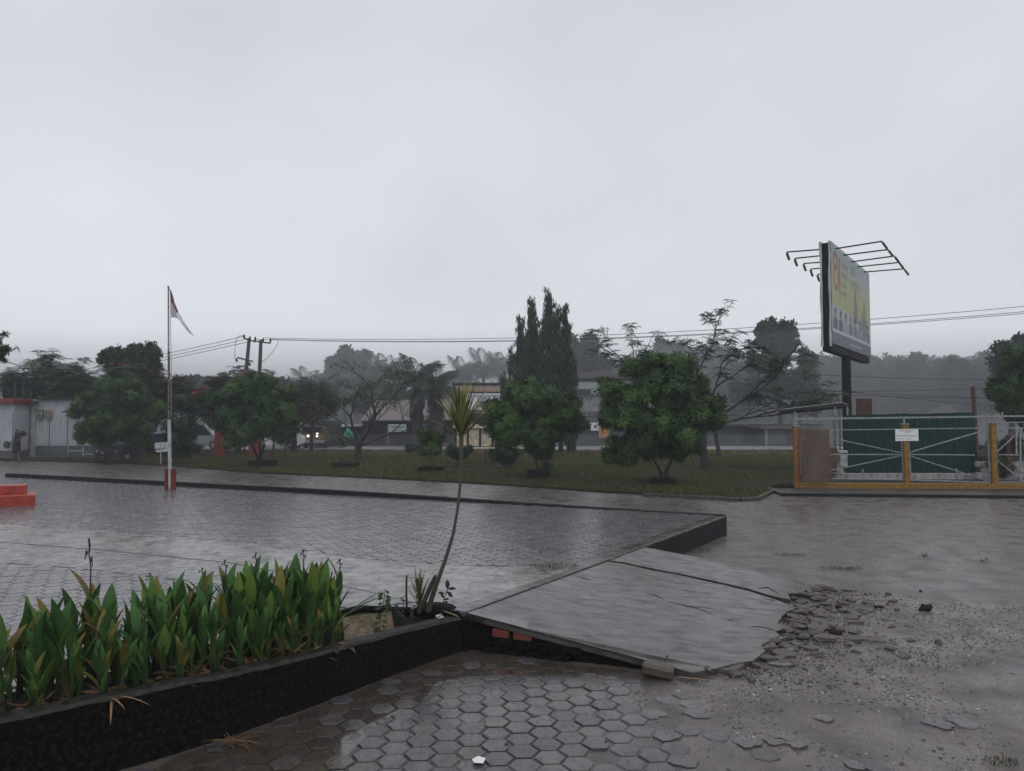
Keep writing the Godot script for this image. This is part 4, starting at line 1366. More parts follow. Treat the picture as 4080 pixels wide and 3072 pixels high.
# ---------------------------------------------------------------- on the plaza
func plaza_things() -> void:
	# the flag pole between its two red posts
	var base: Vector3 = Vector3(-9.293, 0.37, -20.692)
	var o := thing("flagpole", "tall white and rusty flagpole held between two short red posts", "flagpole", base)
	var d := 20.6
	for q in [[663, 0.055], [690, 0.095]]:
		var b := MB.new()
		var foot: Vector3 = Vector3(-9.361, 0.385, -20.6) if q[0] == 663 else Vector3(-9.177, 0.385, -20.6)
		foot.y = 0.36
		b.box(T(foot + V(0, 0.27, 0)), V(q[1] + 0.02, 0.56, 0.1), 0.008)
		obj("post", b, M.post_red, o)
		var c := MB.new()
		c.box(T(foot + V(0, 0.558, 0)), V(q[1] + 0.03, 0.022, 0.11), 0.004)
		obj("post_cap", c, M.kerb, o)
	var lo := MB.new()
	lo.tube([Vector3(-9.259, 0.406, -20.6), Vector3(-9.293, 1.395, -20.6), Vector3(-9.324, 2.266, -20.6)], [0.047, 0.046, 0.045], 12)
	obj("lower_pole", lo, M.white, o)
	var up := MB.new()
	up.tube([Vector3(-9.323, 2.253, -20.6), Vector3(-9.354, 3.442, -20.6), Vector3(-9.375, 4.128, -20.6)], [0.031, 0.03, 0.03], 12)
	obj("rusty_pole", up, M.pole_steel, o)
	var hi := MB.new()
	hi.tube([Vector3(-9.375, 4.115, -20.6), Vector3(-9.398, 4.955, -20.6), Vector3(-9.417, 5.881, -20.6)], [0.023, 0.022, 0.021], 12)
	obj("upper_pole", hi, M.galv, o)
	var cap := MB.new()
	cap.tube([Vector3(-9.417, 5.874, -20.6), Vector3(-9.417, 5.902, -20.6), Vector3(-9.418, 5.916, -20.6)], [0.02, 0.032, 0.03], 10)
	cap.tube([Vector3(-9.409, 5.839, -20.6), Vector3(-9.368, 5.826, -20.6)], [0.012, 0.012], 6)
	obj("finial", cap, M.steel, o)
	var rope := MB.new()
	rope.tube([Vector3(-9.368, 5.826, -20.6), Vector3(-9.334, 4.817, -20.6), Vector3(-9.299, 3.785, -20.6), Vector3(-9.264, 2.348, -20.6)], 0.008, 5)
	obj("rope", rope, M.galv, o)
	# the wet flag
	var f := thing("flag", "wet red and white flag hanging limp from the flagpole", "flag", Vector3(-9.361, 5.819, -20.6))
	var red := MB.new()
	var wht := MB.new()
	var z := 20.6
	var fold := func(b: MB, rows: Array) -> void:
		for i in rows.size() - 1:
			for j in rows[i].size() - 1:
				b.quad(rows[i][j], rows[i][j + 1], rows[i + 1][j + 1], rows[i + 1][j], V(0.2, 0, 1))
	fold.call(red, [[Vector3(-9.361, 5.826, -20.6), Vector3(-9.336, 5.812, -20.56), Vector3(-9.356, 5.815, -20.62)], [Vector3(-9.35, 5.632, -20.6), Vector3(-9.264, 5.622, -20.5), Vector3(-9.3, 5.652, -20.64)], [Vector3(-9.34, 5.452, -20.6), Vector3(-9.237, 5.433, -20.48), Vector3(-9.264, 5.475, -20.66)]])
	fold.call(red, [[Vector3(-9.237, 5.433, -20.48), Vector3(-9.219, 5.443, -20.5), Vector3(-9.264, 5.475, -20.66)], [Vector3(-9.18, 5.296, -20.48), Vector3(-9.171, 5.302, -20.52), Vector3(-9.199, 5.33, -20.66)], [Vector3(-9.138, 5.162, -20.5), Vector3(-9.134, 5.182, -20.55), Vector3(-9.163, 5.233, -20.66)]])
	fold.call(wht, [[Vector3(-9.34, 5.452, -20.6), Vector3(-9.29, 5.444, -20.55), Vector3(-9.237, 5.433, -20.48)], [Vector3(-9.336, 5.265, -20.6), Vector3(-9.245, 5.247, -20.52), Vector3(-9.169, 5.281, -20.47)], [Vector3(-9.325, 5.065, -20.6), Vector3(-9.227, 5.065, -20.55), Vector3(-9.134, 5.153, -20.49)], [Vector3(-9.325, 5.058, -20.6), Vector3(-9.206, 5.056, -20.58), Vector3(-9.097, 5.013, -20.52)]])
	fold.call(wht, [[Vector3(-9.132, 5.162, -20.5), Vector3(-9.134, 5.182, -20.55), Vector3(-9.163, 5.233, -20.66)], [Vector3(-9.081, 5.01, -20.5), Vector3(-9.056, 5.047, -20.52), Vector3(-9.06, 5.096, -20.62)], [Vector3(-9.003, 4.894, -20.5), Vector3(-8.97, 4.921, -20.5), Vector3(-8.973, 4.948, -20.6)], [Vector3(-8.891, 4.75, -20.5), Vector3(-8.835, 4.775, -20.48), Vector3(-8.832, 4.748, -20.6)], [Vector3(-8.759, 4.599, -20.5), Vector3(-8.732, 4.619, -20.5), Vector3(-8.745, 4.635, -20.58)], [Vector3(-8.655, 4.544, -20.5), Vector3(-8.642, 4.544, -20.5), Vector3(-8.643, 4.546, -20.52)]])
	obj("red_half", red, M.flag_red, f)
	obj("white_half", wht, M.flag_white, f)
	# the red steps
	var s := thing("red_steps", "red painted two step block standing on the wet plaza", "steps", Vector3(-11.643, 0.37, -17.309))
	var a0: Vector3 = Vector3(-10.499, 0.37, -16.761)
	var turn := deg_to_rad(32.0)
	var sb := Basis(Vector3.UP, turn)
	var b1 := MB.new()
	b1.box(Transform3D(sb, a0 + sb * V(-2.5, 0.12, -0.45)), V(5.0, 0.25, 0.9), 0.012)
	obj("step", b1, M.red_paint, s)
	var b2 := MB.new()
	b2.box(Transform3D(sb, a0 + sb * V(-2.66, 0.34, -0.66)), V(5.0, 0.19, 0.46), 0.012)
	obj("step", b2, M.red_paint, s)


# ---------------------------------------------------------------- trees
var clumps := {}

func clump(kind: String) -> ArrayMesh:
	if clumps.has(kind):
		return clumps[kind]
	var b := MB.new()
	var r := RandomNumberGenerator.new()
	r.seed = 77 + kind.length()
	match kind:
		"mango":   # a whorl of long drooping leaves
			for i in 13:
				var a := i * 2.39996
				var up := r.randf_range(-0.25, 0.9)
				var d := V(cos(a), up, sin(a))
				b.leaf(d * 0.015, d, V(0, 1, 0), r.randf_range(0.15, 0.25), 0.05, r.randf_range(0.5, 1.3), 0.2, 3, Color(0.85, 0.9, 0.8), Color(1.05, 1.1, 0.95))
		"broad":
			for i in 16:
				var d := V(r.randf_range(-1, 1), r.randf_range(-0.7, 1), r.randf_range(-1, 1)).normalized()
				b.leaf(d * r.randf_range(0.02, 0.2), V(r.randf_range(-1, 1), r.randf_range(-0.8, 0.5), r.randf_range(-1, 1)), V(r.randf_range(-0.5, 0.5), 1, r.randf_range(-0.5, 0.5)), r.randf_range(0.1, 0.17), 0.085, 0.5, 0.2, 2, Color(0.85, 0.9, 0.85), Color(1.05, 1.05, 1))
		"weep":
			for i in 12:
				var a := i * 2.39996
				b.leaf(V(cos(a) * 0.05, r.randf_range(-0.1, 0.15), sin(a) * 0.05), V(cos(a) * 0.45, -1, sin(a) * 0.45), V(cos(a), 0.4, sin(a)), r.randf_range(0.2, 0.34), 0.05, r.randf_range(-0.2, 0.5), 0.2, 2, Color(0.9, 0.95, 0.9), Color(1, 1, 1))
		"feather":  # fronds with fine leaflets, spread like an umbrella
			for i in 7:
				var a := i * 2.39996
				var d := V(cos(a), r.randf_range(0.0, 0.45), sin(a)).normalized()
				var l := r.randf_range(0.26, 0.42)
				for k in 7:
					var s := 0.2 + 0.8 * k / 6.0
					var p := d * l * s - V(0, 0.12 * s * s, 0)
					var side := d.cross(Vector3.UP).normalized()
					for sg in [-1.0, 1.0]:
						b.leaf(p, side * sg + d * 0.5 - V(0, 0.25, 0), Vector3.UP, 0.12 * (1.1 - 0.4 * absf(s - 0.5)), 0.05, 0.4, 0.1, 2, Color(0.9, 0.95, 0.9), Color(1, 1, 1), 0.5)
		"flower":
			for i in 9:
				var d := V(r.randf_range(-1, 1), r.randf_range(0, 1), r.randf_range(-1, 1)).normalized()
				b.leaf(d * 0.04, d, V(r.randf_range(-1, 1), 1, r.randf_range(-1, 1)), 0.09, 0.075, 0.6, 0.2, 2)
		"sparse":
			for i in 5:
				var d := V(r.randf_range(-1, 1), r.randf_range(-0.5, 0.6), r.randf_range(-1, 1)).normalized()
				b.leaf(d * 0.03, d, V(0, 1, 0), 0.08, 0.03, 0.6, 0.2, 2)
		"far":
			for i in 26:
				var d := V(r.randf_range(-1, 1), r.randf_range(-0.8, 1), r.randf_range(-1, 1)).normalized()
				b.leaf(d * r.randf_range(0.0, 0.45), V(r.randf_range(-1, 1), r.randf_range(-0.7, 0.5), r.randf_range(-1, 1)), V(r.randf_range(-0.5, 0.5), 1, r.randf_range(-0.5, 0.5)), r.randf_range(0.2, 0.36), 0.17, 0.5, 0.2, 2, Color(0.85, 0.9, 0.85), Color(1.05, 1.05, 1))
	clumps[kind] = b.mesh()
	return clumps[kind]


# clumps spread through a crown made of ellipsoids; blobs are [centre, radii] in the place's coordinates
func crown(o: Node3D, blobs: Array, count: int, kind: String, size: Array, dark: Color, light: Color, shell := 0.4, droop := 0.35, called := "crown", puffs := 8) -> void:
	var places := []
	var tints := []
	# each mass of the crown is broken into smaller puffs round its surface
	if puffs > 0:
		var fine := []
		for q in blobs:
			var mean: float = (q[1].x + q[1].y + q[1].z) / 3.0
			fine.append([q[0], q[1] * 0.72])
			for i in puffs:
				var d := V(rng.randfn(), rng.randfn() + 0.15, rng.randfn()).normalized()
				fine.append([q[0] + d * q[1] * R(0.6, 1.08), V(1, 0.8, 1) * (mean * R(0.26, 0.44))])
		blobs = fine
	var total := 0.0
	var cum := []
	for q in blobs:
		total += pow(q[1].x * q[1].y * q[1].z, 0.7)
		cum.append(total)
	for i in count:
		var w := rng.randf() * total
		var k := 0
		while cum[k] < w:
			k += 1
		var d := V(rng.randfn(), rng.randfn(), rng.randfn()).normalized()
		var r := pow(rng.randf(), shell)
		var p: Vector3 = blobs[k][0] + d * blobs[k][1] * r
		if p.y < 0.25:
			continue
		var up: Vector3 = (d * 0.8 + V(R(-0.5, 0.5), droop + R(-0.4, 0.4), R(-0.5, 0.5))).normalized()
		if kind == "weep":
			up = (Vector3.UP + d * 0.3).normalized()
		elif kind == "feather":
			up = (Vector3.UP + d * 0.35 + V(R(-0.2, 0.2), 0, R(-0.2, 0.2))).normalized()
		var s := R(size[0], size[1])
		var b := Basis(Quaternion(Vector3.UP, up)) * Basis(Vector3.UP, R(0, TAU))
		places.append(Transform3D(b.scaled_local(V(s, s, s)), p - origin_of(o)))
		var t := rng.randf()
		tints.append(dark.lerp(light, t * t))
	many(called, clump(kind), M.leaf, o, places, tints)


func limbs(o: Node3D, paths: Array, m: Material, called := "trunk") -> void:
	var b := MB.new()
	for q in paths:
		var pts: Array = q[0]
		var curve := Curve3D.new()
		for i in pts.size():
			var t: Vector3 = (pts[mini(i + 1, pts.size() - 1)] - pts[maxi(i - 1, 0)]) * 0.17
			curve.add_point(pts[i], -t, t)
		var n := maxi(4, pts.size() * 3)
		var line := []
		var rad := []
		for i in n + 1:
			line.append(curve.sample_baked(curve.get_baked_length() * i / n))
			rad.append(lerpf(q[1], q[2], float(i) / n) * (1.0 + 0.12 * sin(i * 2.3)))
		b.tube(line, rad, 9)
	obj(called, b, m, o)


# limbs from a base up into each blob
func blob_limbs(base: Vector3, fork: float, blobs: Array, r: float, stems := 1) -> Array:
	var out := []
	var mid := Vector3.ZERO
	for q in blobs:
		mid += q[0]
	mid /= blobs.size()
	var forks := []
	for k in stems:
		var a := TAU * k / stems + 0.4
		var top := base + V(cos(a) * 0.35 * (1.0 if stems > 1 else 0.15), fork, sin(a) * 0.25 * (1.0 if stems > 1 else 0.15)) + (mid - base) * V(0.25, 0, 0.25)
		out.append([[base + V(cos(a), 0, sin(a)) * 0.06, base.lerp(top, 0.5) + V(R(-0.05, 0.05), 0, 0), top], r / sqrt(stems), r * 0.75 / sqrt(stems)])
		forks.append(top)
	for k in blobs.size():
		var f: Vector3 = forks[k % stems]
		var e: Vector3 = blobs[k][0]
		out.append([[f, f.lerp(e, 0.5) + V(R(-0.15, 0.15), R(-0.05, 0.15), R(-0.1, 0.1)), e], r * 0.5 / sqrt(stems), r * 0.14])
	return out


# branches that fork again and again; collects the tips
func forked(b: MB, at: Vector3, dir: Vector3, length: float, r: float, depth: int, spread: float, flat: float, tips: Array) -> void:
	var pts := [at]
	var d := dir
	var n := 4
	for i in n:
		d = (d + V(R(-1, 1), R(-0.6, 0.8), R(-1, 1)) * 0.2).normalized()
		pts.append(pts[-1] + d * length / n)
	var rad := []
	for i in n + 1:
		rad.append(lerpf(r, r * 0.62, float(i) / n))
	b.tube(pts, rad, 7 if r > 0.03 else 5, false)
	if depth <= 1:
		tips.append([pts[n], d])
	if depth <= 2:
		tips.append([pts[2], d])
	if depth == 0:
		return
	var kids := 2 + (1 if rng.randf() < 0.5 else 0)
	for k in kids:
		var a := R(0, TAU)
		var o := V(cos(a), R(-0.2, 0.5) * (1.0 - flat), sin(a))
		var nd := (d * 1.0 + o * spread)
		nd.y = nd.y * (1.0 - flat) + 0.12
		var start: Vector3 = pts[n] if k < 2 else pts[2]
		forked(b, start, nd.normalized(), length * R(0.62, 0.85), r * 0.6, depth - 1, spread, flat, tips)


func tip_clumps(o: Node3D, tips: Array, kind: String, each: int, size: Array, scatter: float, dark: Color, light: Color, called: String, share := 1.0) -> void:
	var places := []
	var tints := []
	for t in tips:
		for i in each:
			if rng.randf() > share:
				continue
			var p: Vector3 = t[0] + V(R(-1, 1), R(-0.5, 0.5), R(-1, 1)) * scatter
			var s := R(size[0], size[1])
			var up: Vector3 = (Vector3.UP + V(R(-0.35, 0.35), 0, R(-0.35, 0.35)) + t[1] * 0.3).normalized()
			places.append(Transform3D((Basis(Quaternion(Vector3.UP, up)) * Basis(Vector3.UP, R(0, TAU))).scaled_local(V(s, s, s)), p - origin_of(o)))
			tints.append(dark.lerp(light, rng.randf()))
	if places.size():
		many(called, clump(kind), M.leaf, o, places, tints)


# the square brick kerb around a lawn tree
func tree_box(at: Vector3, w: float, h: float, label: String) -> void:
	var o := thing("tree_box", label, "tree planter", at, "brick tree boxes on the lawn")
	for k in 4:
		var a := TAU * k / 4.0 + 0.12
		var n := V(cos(a), 0, sin(a))
		var s := V(-sin(a), 0, cos(a))
		var rows := 3
		for j in rows:
			var b := MB.new()
			var c := maxi(3, int(w / 0.24))
			for i in c:
				var x := (i + 0.5) / c * w - w * 0.5 + (0.05 if j % 2 else -0.03)
				b.box(Transform3D(Basis(s, Vector3.UP, n * -1.0), at + n * (w * 0.5 + R(-0.008, 0.008)) + s * x + V(0, h * (j + 0.5) / rows, 0)), V(w / c - 0.015, h / rows - 0.014, 0.1), 0.01)
			obj("brick_course", b, M.dark_brick, o)
		var core := MB.new()
		core.box(Transform3D(Basis(s, Vector3.UP, n * -1.0), at + n * (w * 0.5 - 0.015) + V(0, h * 0.5 - 0.02, 0)), V(w - 0.06, h, 0.07))
		obj("mortar", core, M.dark_kerb, o)
	var e := MB.new()
	e.box(T(at + V(0, h * 0.4, 0), -0.12), V(w - 0.1, h * 0.7, w - 0.1))
	obj("earth", e, M.soil, o)


func lawn_things() -> void:
	var dk := Color(0.024, 0.058, 0.017)
	var lt := Color(0.075, 0.14, 0.03)
	# mango, right of the middle
	var base: Vector3 = Vector3(5.618, 0.1, -28.121)
	var o := thing("mango_tree", "largest round mango tree with a forked trunk right of centre", "mango tree", base, "mango trees on the lawn")
	var z := 25.6
	var bl := [[Vector3(5.269, 3.341, -25.6), V(1.5, 0.85, 1.3)], [Vector3(3.69, 2.531, -25.3), V(0.95, 0.75, 0.95)], [Vector3(6.329, 2.536, -25.8), V(0.95, 0.95, 1.0)], [Vector3(4.838, 3.92, -26), V(0.8, 0.55, 0.8)], [Vector3(4.949, 2.115, -24.9), V(1.4, 0.65, 1.0)], [Vector3(4.002, 1.447, -25.2), V(0.75, 0.5, 0.7)], [Vector3(5.76, 1.434, -25.6), V(0.75, 0.4, 0.7)], [Vector3(3.263, 1.11, -25.3), V(0.35, 0.28, 0.4)], [Vector3(3.832, 0.99, -25.2), V(0.35, 0.3, 0.4)], [Vector3(4.723, 1.185, -25.5), V(0.5, 0.25, 0.5)], [Vector3(3.314, 3.214, -25.6), V(0.6, 0.35, 0.6)]]
	limbs(o, blob_limbs(base, 0.75, bl.slice(0, 7), 0.11, 2), M.pale_bark)
	crown(o, bl, 2500, "mango", [0.8, 1.35], dk, lt, 0.3)
	tree_box(Vector3(5.151, 0.06, -25.794) + V(0, 0, -0.4), 0.78, 0.22, "brick box around the largest mango tree's trunk")
	# mango in the centre
	base = Vector3(1.171, 0.1, -32.222)
	o = thing("mango_tree", "round mango tree in the centre in front of the tall weeping trees", "mango tree", base, "mango trees on the lawn")
	bl = [[Vector3(0.935, 2.934, -28.2), V(1.35, 0.7, 1.2)], [Vector3(0, 2.419, -28), V(0.85, 0.75, 0.9)], [Vector3(1.782, 2.421, -28.3), V(0.95, 0.8, 0.9)], [Vector3(0.66, 3.316, -28.4), V(0.55, 0.35, 0.6)], [Vector3(2.335, 2.093, -28.2), V(0.4, 0.42, 0.5)], [Vector3(0.734, 1.73, -27.7), V(1.0, 0.5, 0.9)], [Vector3(-0.278, 1.724, -28), V(0.55, 0.5, 0.6)], [Vector3(1.023, 1.258, -28.1), V(0.6, 0.35, 0.6)], [Vector3(1.497, 2.934, -28.2), V(0.7, 0.5, 0.8)], [Vector3(-0.739, 2.095, -27.9), V(0.3, 0.35, 0.4)]]
	limbs(o, blob_limbs(base, 0.85, bl.slice(0, 6), 0.085, 2), M.pale_bark)
	crown(o, bl, 1900, "mango", [0.8, 1.3], dk, lt, 0.3)
	tree_box(Vector3(1.04, 0.06, -28.637) + V(0, 0, -0.35), 0.78, 0.3, "brick box around the central mango tree's trunk")
	var sb := thing("sapling", "small leafy sapling in the brick box beside the central mango trunk", "sapling", Vector3(1.321, 0.3, -28.571))
	crown(sb, [[Vector3(1.314, 0.546, -28.4), V(0.2, 0.16, 0.2)]], 20, "mango", [0.6, 0.9], dk, lt, 0.5)
	# mango left of the middle, many stemmed
	base = Vector3(-13.054, 0.1, -39.297)
	o = thing("mango_tree", "many stemmed mango tree between the two red pillars", "mango tree", base, "mango trees on the lawn")
	bl = [[Vector3(-11.609, 3.092, -35), V(1.5, 0.95, 1.3)], [Vector3(-13.069, 2.63, -35.2), V(1.05, 0.9, 1.0)], [Vector3(-10.673, 2.512, -35), V(0.9, 1.0, 0.9)], [Vector3(-11.952, 3.743, -35.3), V(0.9, 0.5, 0.9)], [Vector3(-13.797, 3.101, -35.4), V(0.65, 0.55, 0.7)], [Vector3(-11.983, 1.704, -34.8), V(0.85, 0.5, 0.8)], [Vector3(-13.007, 1.461, -35.4), V(0.5, 0.55, 0.6)], [Vector3(-10.427, 1.528, -35), V(0.5, 0.45, 0.6)], [Vector3(-11.15, 2.05, -34.7), V(1.0, 0.55, 0.8)]]
	limbs(o, blob_limbs(base, 0.9, bl, 0.12, 3), M.bark)
	crown(o, bl, 2200, "mango", [0.85, 1.45], Color(0.022, 0.056, 0.018), Color(0.07, 0.14, 0.035), 0.3)
	tree_box(Vector3(-11.903, 0.06, -35.772) + V(0, 0, -0.45), 0.95, 0.27, "wide brick box around the many stemmed mango tree")
	for q in [[940, 1812, 42.0, 0.05], [1090, 1806, 44.0, 0.06], [1137, 1806, 44.0, 0.05]]:
		var t := MB.new()
		var p := V((q[0] - 2040.0) / 3015.0 * q[2], 0.0, -q[2])
		t.tube([p, p + V(0.05, 1.0, 0), p + V(0.02, 1.9, 0)], [q[3] * 1.2, q[3], q[3] * 0.8], 8)
		tag(obj("thin_trunk", t, M.bark, null, p), {940: "thin dark trunk just right of the left red pillar", 1090: "thin dark trunk right of the many stemmed mango, the left of two", 1137: "thin dark trunk right of the many stemmed mango, the right of two"}[q[0]], "tree trunk", "thin trunks on the verge")
	# mango on the left, over the scooter
	base = Vector3(-19.224, 0.1, -39.297)
	o = thing("mango_tree", "dark mango tree on the left above the parked scooter", "mango tree", base, "mango trees on the lawn")
	bl = [[Vector3(-20.147, 2.921, -38.7), V(1.75, 1.2, 1.5)], [Vector3(-21.043, 2.025, -38.5), V(0.95, 0.85, 1.0)], [Vector3(-18.873, 2.538, -39), V(0.9, 1.1, 1.1)], [Vector3(-19.886, 3.893, -38.9), V(1.35, 0.65, 1.2)], [Vector3(-21.375, 2.919, -38.6), V(0.8, 0.7, 0.9)], [Vector3(-20.59, 1.328, -38.4), V(0.8, 0.4, 0.7)], [Vector3(-19.057, 1.38, -38.9), V(0.7, 0.45, 0.8)], [Vector3(-21.738, 1.518, -38.4), V(0.35, 0.4, 0.5)], [Vector3(-20.087, 2.029, -37.9), V(1.3, 0.6, 0.9)]]
	limbs(o, blob_limbs(base, 1.0, bl, 0.26, 1), M.bark)
	crown(o, bl, 2600, "mango", [0.9, 1.5], Color(0.022, 0.054, 0.017), Color(0.07, 0.135, 0.033), 0.3)
	# the taller tree behind it
	base = V(-23.6, 0.05, -47)
	o = thing("tall_tree", "taller tree rising behind the left mango tree", "tree", base)
	bl = [[Vector3(-23.748, 5.714, -47), V(1.5, 0.9, 1.3)], [Vector3(-24.846, 5.87, -47), V(0.75, 0.8, 0.8)], [Vector3(-22.427, 6.027, -47), V(0.55, 0.95, 0.7)], [Vector3(-23.412, 4.619, -47), V(2.0, 0.8, 1.5)], [Vector3(-25.013, 6.341, -47), V(0.35, 0.35, 0.4)], [Vector3(-23.688, 6.497, -47), V(0.3, 0.35, 0.4)], [Vector3(-23.219, 6.497, -47), V(0.25, 0.35, 0.4)], [Vector3(-22.517, 6.576, -47), V(0.35, 0.35, 0.4)]]
	limbs(o, blob_limbs(base, 2.5, bl, 0.2, 1), M.bark)
	crown(o, bl, 1200, "broad", [1.2, 1.9], Color(0.02, 0.045, 0.018), Color(0.05, 0.09, 0.032), 0.4)
	# small mango in its box
	base = Vector3(-3.694, 0.1, -34.397)
	o = thing("young_mango", "small young mango tree with drooping leaves in a brick box left of centre", "mango tree", base)
	bl = [[Vector3(-3.437, 1.511, -31), V(0.42, 0.36, 0.4)], [Vector3(-3.078, 1.511, -31), V(0.28, 0.34, 0.3)], [Vector3(-3.589, 1.051, -31), V(0.36, 0.24, 0.3)], [Vector3(-3.209, 1.059, -30.8), V(0.45, 0.22, 0.4)], [Vector3(-3.347, 1.745, -31.1), V(0.22, 0.16, 0.2)]]
	limbs(o, [[[base, base + V(0, 0.6, 0), Vector3(-3.355, 1.562, -31)], 0.028, 0.014]], M.twig)
	crown(o, bl, 210, "mango", [0.75, 1.1], dk, lt, 0.45)
	tree_box(Vector3(-3.417, 0.06, -31.733) + V(0, 0, -0.4), 0.85, 0.24, "brick box around the small young mango left of centre")
	# a near leafless sapling in its box
	base = Vector3(-8.5, 0.1, -38.386)
	o = thing("sapling", "thin almost bare sapling in a brick box before the leaning bare tree", "sapling", base)
	limbs(o, [[[base, base + V(0.02, 0.45, 0), base + V(-0.02, 0.85, 0)], 0.014, 0.008]], M.twig)
	crown(o, [[base + V(0, 0.85, 0), V(0.16, 0.08, 0.16)], [base + V(0, 0.15, 0), V(0.3, 0.08, 0.2)]], 16, "mango", [0.5, 0.8], dk, lt, 0.5)
	tree_box(Vector3(-7.542, 0.06, -33.97) + V(0, 0, -0.45), 0.9, 0.27, "brick box with the almost bare sapling left of the bare tree")
	# shrubs
	var shrubs := [
		[Vector3(-16.951, 0.06, -39.09), 37.4, [728, 1740, 1.0, 0.9, 700, 1790, 0.75, 0.6, 760, 1700, 0.6, 0.5, 690, 1700, 0.5, 0.45], "dark rounded shrub just right of the flagpole", 750],
		[Vector3(-2.509, 0.06, -36.155), 35.3, [1830, 1805, 0.42, 0.36, 1800, 1800, 0.3, 0.3, 1865, 1790, 0.25, 0.22], "low green shrub below the notice board's left half", 190],
		[Vector3(-0.355, 0.06, -35.772), 34.3, [2010, 1815, 0.5, 0.42, 1985, 1800, 0.35, 0.35, 2045, 1800, 0.4, 0.35], "low green shrub at the left of the central mango", 220],
		[Vector3(-6.716, 0.06, -49.777), 46.5, [1632, 1792, 0.38, 0.3], "tiny shrub on the verge below the mint sign", 70],
	]
	for q in shrubs:
		o = thing("shrub", q[3], "shrub", q[0], "shrubs on the lawn")
		bl = []
		var a: Array = q[2]
		for k in range(0, a.size(), 4):
			var d: float = q[1]
			var p := V((a[k] - 2040.0) / 3015.0 * d, 2.28 + (1670.0 - a[k + 1]) / 3015.0 * d, -d)
			bl.append([p, V(a[k + 2], a[k + 3], a[k + 2])])
		limbs(o, [[[q[0], q[0] + V(0.05, 0.3, 0), bl[0][0]], 0.04, 0.02], [[q[0], q[0] + V(-0.1, 0.3, 0.1), bl[-1][0]], 0.035, 0.02]], M.twig, "stems")
		crown(o, bl, q[4], "mango", [0.6, 1.0], Color(0.012, 0.034, 0.011), Color(0.03, 0.07, 0.02), 0.35)
	# the bare tree leaning left of centre
	base = Vector3(-8.233, 0.06, -40.499)
	o = thing("bare_tree", "almost leafless wide branching tree with a grey trunk left of centre", "tree", base)
	var b := MB.new()
	var tips := []
	var fork := base + V(0.05, 0.75, 0)
	b.tube([base - V(0, 0.05, 0), base + V(0, 0.4, 0), fork], [0.27, 0.2, 0.17], 10)
	for q in [[V(0.75, 0.95, 0.1), 2.0, 0.1], [V(-0.15, 1.0, 0.3), 1.7, 0.08], [V(-0.9, 0.62, -0.2), 2.1, 0.07], [V(0.3, 1.0, -0.5), 1.8, 0.06], [V(0.95, 0.5, 0.3), 1.8, 0.06]]:
		forked(b, fork, q[0].normalized(), q[1], q[2], 4, 0.62, 0.45, tips)
	obj("trunk", b, M.bark, o)
	tip_clumps(o, tips, "sparse", 4, [0.8, 1.5], 0.3, Color(0.03, 0.04, 0.015), Color(0.06, 0.07, 0.025), "foliage", 0.8)
	# flamboyants on the left, with red flowers
	for q in [[V(-17.2, 0.05, -47.5), 2.6, "feathery red flowering tree left of the utility poles"], [V(-14.3, 0.05, -49.5), 2.2, "feathery red flowering tree below the utility poles"], [V(-22.0, 0.05, -45), 2.6, "feathery red flowering tree behind the left mango tree"], [V(-29.5, 0.05, -49), 3.2, "spreading feathery tree above the white building's roof"]]:
		base = q[0]
		o = thing("flame_tree", q[2], "flame tree", base, "flame trees on the left")
		b = MB.new()
		tips = []
		b.tube([base, base + V(0.1, 0.8, 0), base + V(0, 1.5, 0)], [0.24, 0.18, 0.16], 9)
		for k in 6:
			var a := TAU * k / 6.0 + R(-0.3, 0.3)
			forked(b, base + V(0, 1.3 + 0.1 * k, 0), V(cos(a), 0.85 + 0.25 * (k % 2), sin(a)).normalized(), q[1] * R(0.5, 0.66), 0.1, 3, 0.7, 0.35, tips)
		obj("trunk", b, M.bark, o)
		tip_clumps(o, tips, "feather", 4, [0.8, 1.35], 0.45, Color(0.022, 0.042, 0.018), Color(0.05, 0.08, 0.03), "foliage", 0.75)
		if q[1] < 3.0:
			tip_clumps(o, tips, "flower", 2, [1.0, 2.4], 0.3, Color(0.26, 0.035, 0.014), Color(0.42, 0.08, 0.028), "flowers", 0.3)
	# the wide feathery tree on the right, behind the largest mango
	base = Vector3(8.366, 0.06, -32.974)
	o = thing("flame_tree", "wide feathery branching tree behind the largest mango tree", "flame tree", base)
	b = MB.new()
	tips = []
	fork = base + V(-0.1, 1.9, 0)
	b.tube([base - V(0, 0.05, 0), base + V(0, 0.35, 0), base + V(-0.06, 1.0, 0), fork], [0.27, 0.2, 0.17, 0.16], 10)
	for q in [[V(-1.0, 0.9, 0.2), 2.3, 0.075], [V(-0.3, 1.3, 0.1), 2.2, 0.075], [V(0.45, 1.1, -0.3), 1.9, 0.075], [V(1.0, 0.7, 0.2), 2.1, 0.08], [V(1.0, 0.25, 0.1), 2.2, 0.06]]:
		forked(b, fork, q[0].normalized(), q[1], q[2], 3, 0.6, 0.3, tips)
	obj("trunk", b, M.bark, o)
	tip_clumps(o, tips, "feather", 2, [0.55, 0.95], 0.3, Color(0.022, 0.044, 0.02), Color(0.05, 0.085, 0.034), "foliage", 0.7)
	# the thin trunk and small tree further right
	base = Vector3(12.222, 0.06, -44.809)
	o = thing("slim_tree", "slim dark trunk leaning behind the wide feathery tree's trunk", "tree", base)
	limbs(o, [[[base, base + V(-0.15, 1.2, 0), base + V(-0.45, 2.8, 0)], 0.14, 0.1]], M.bark)
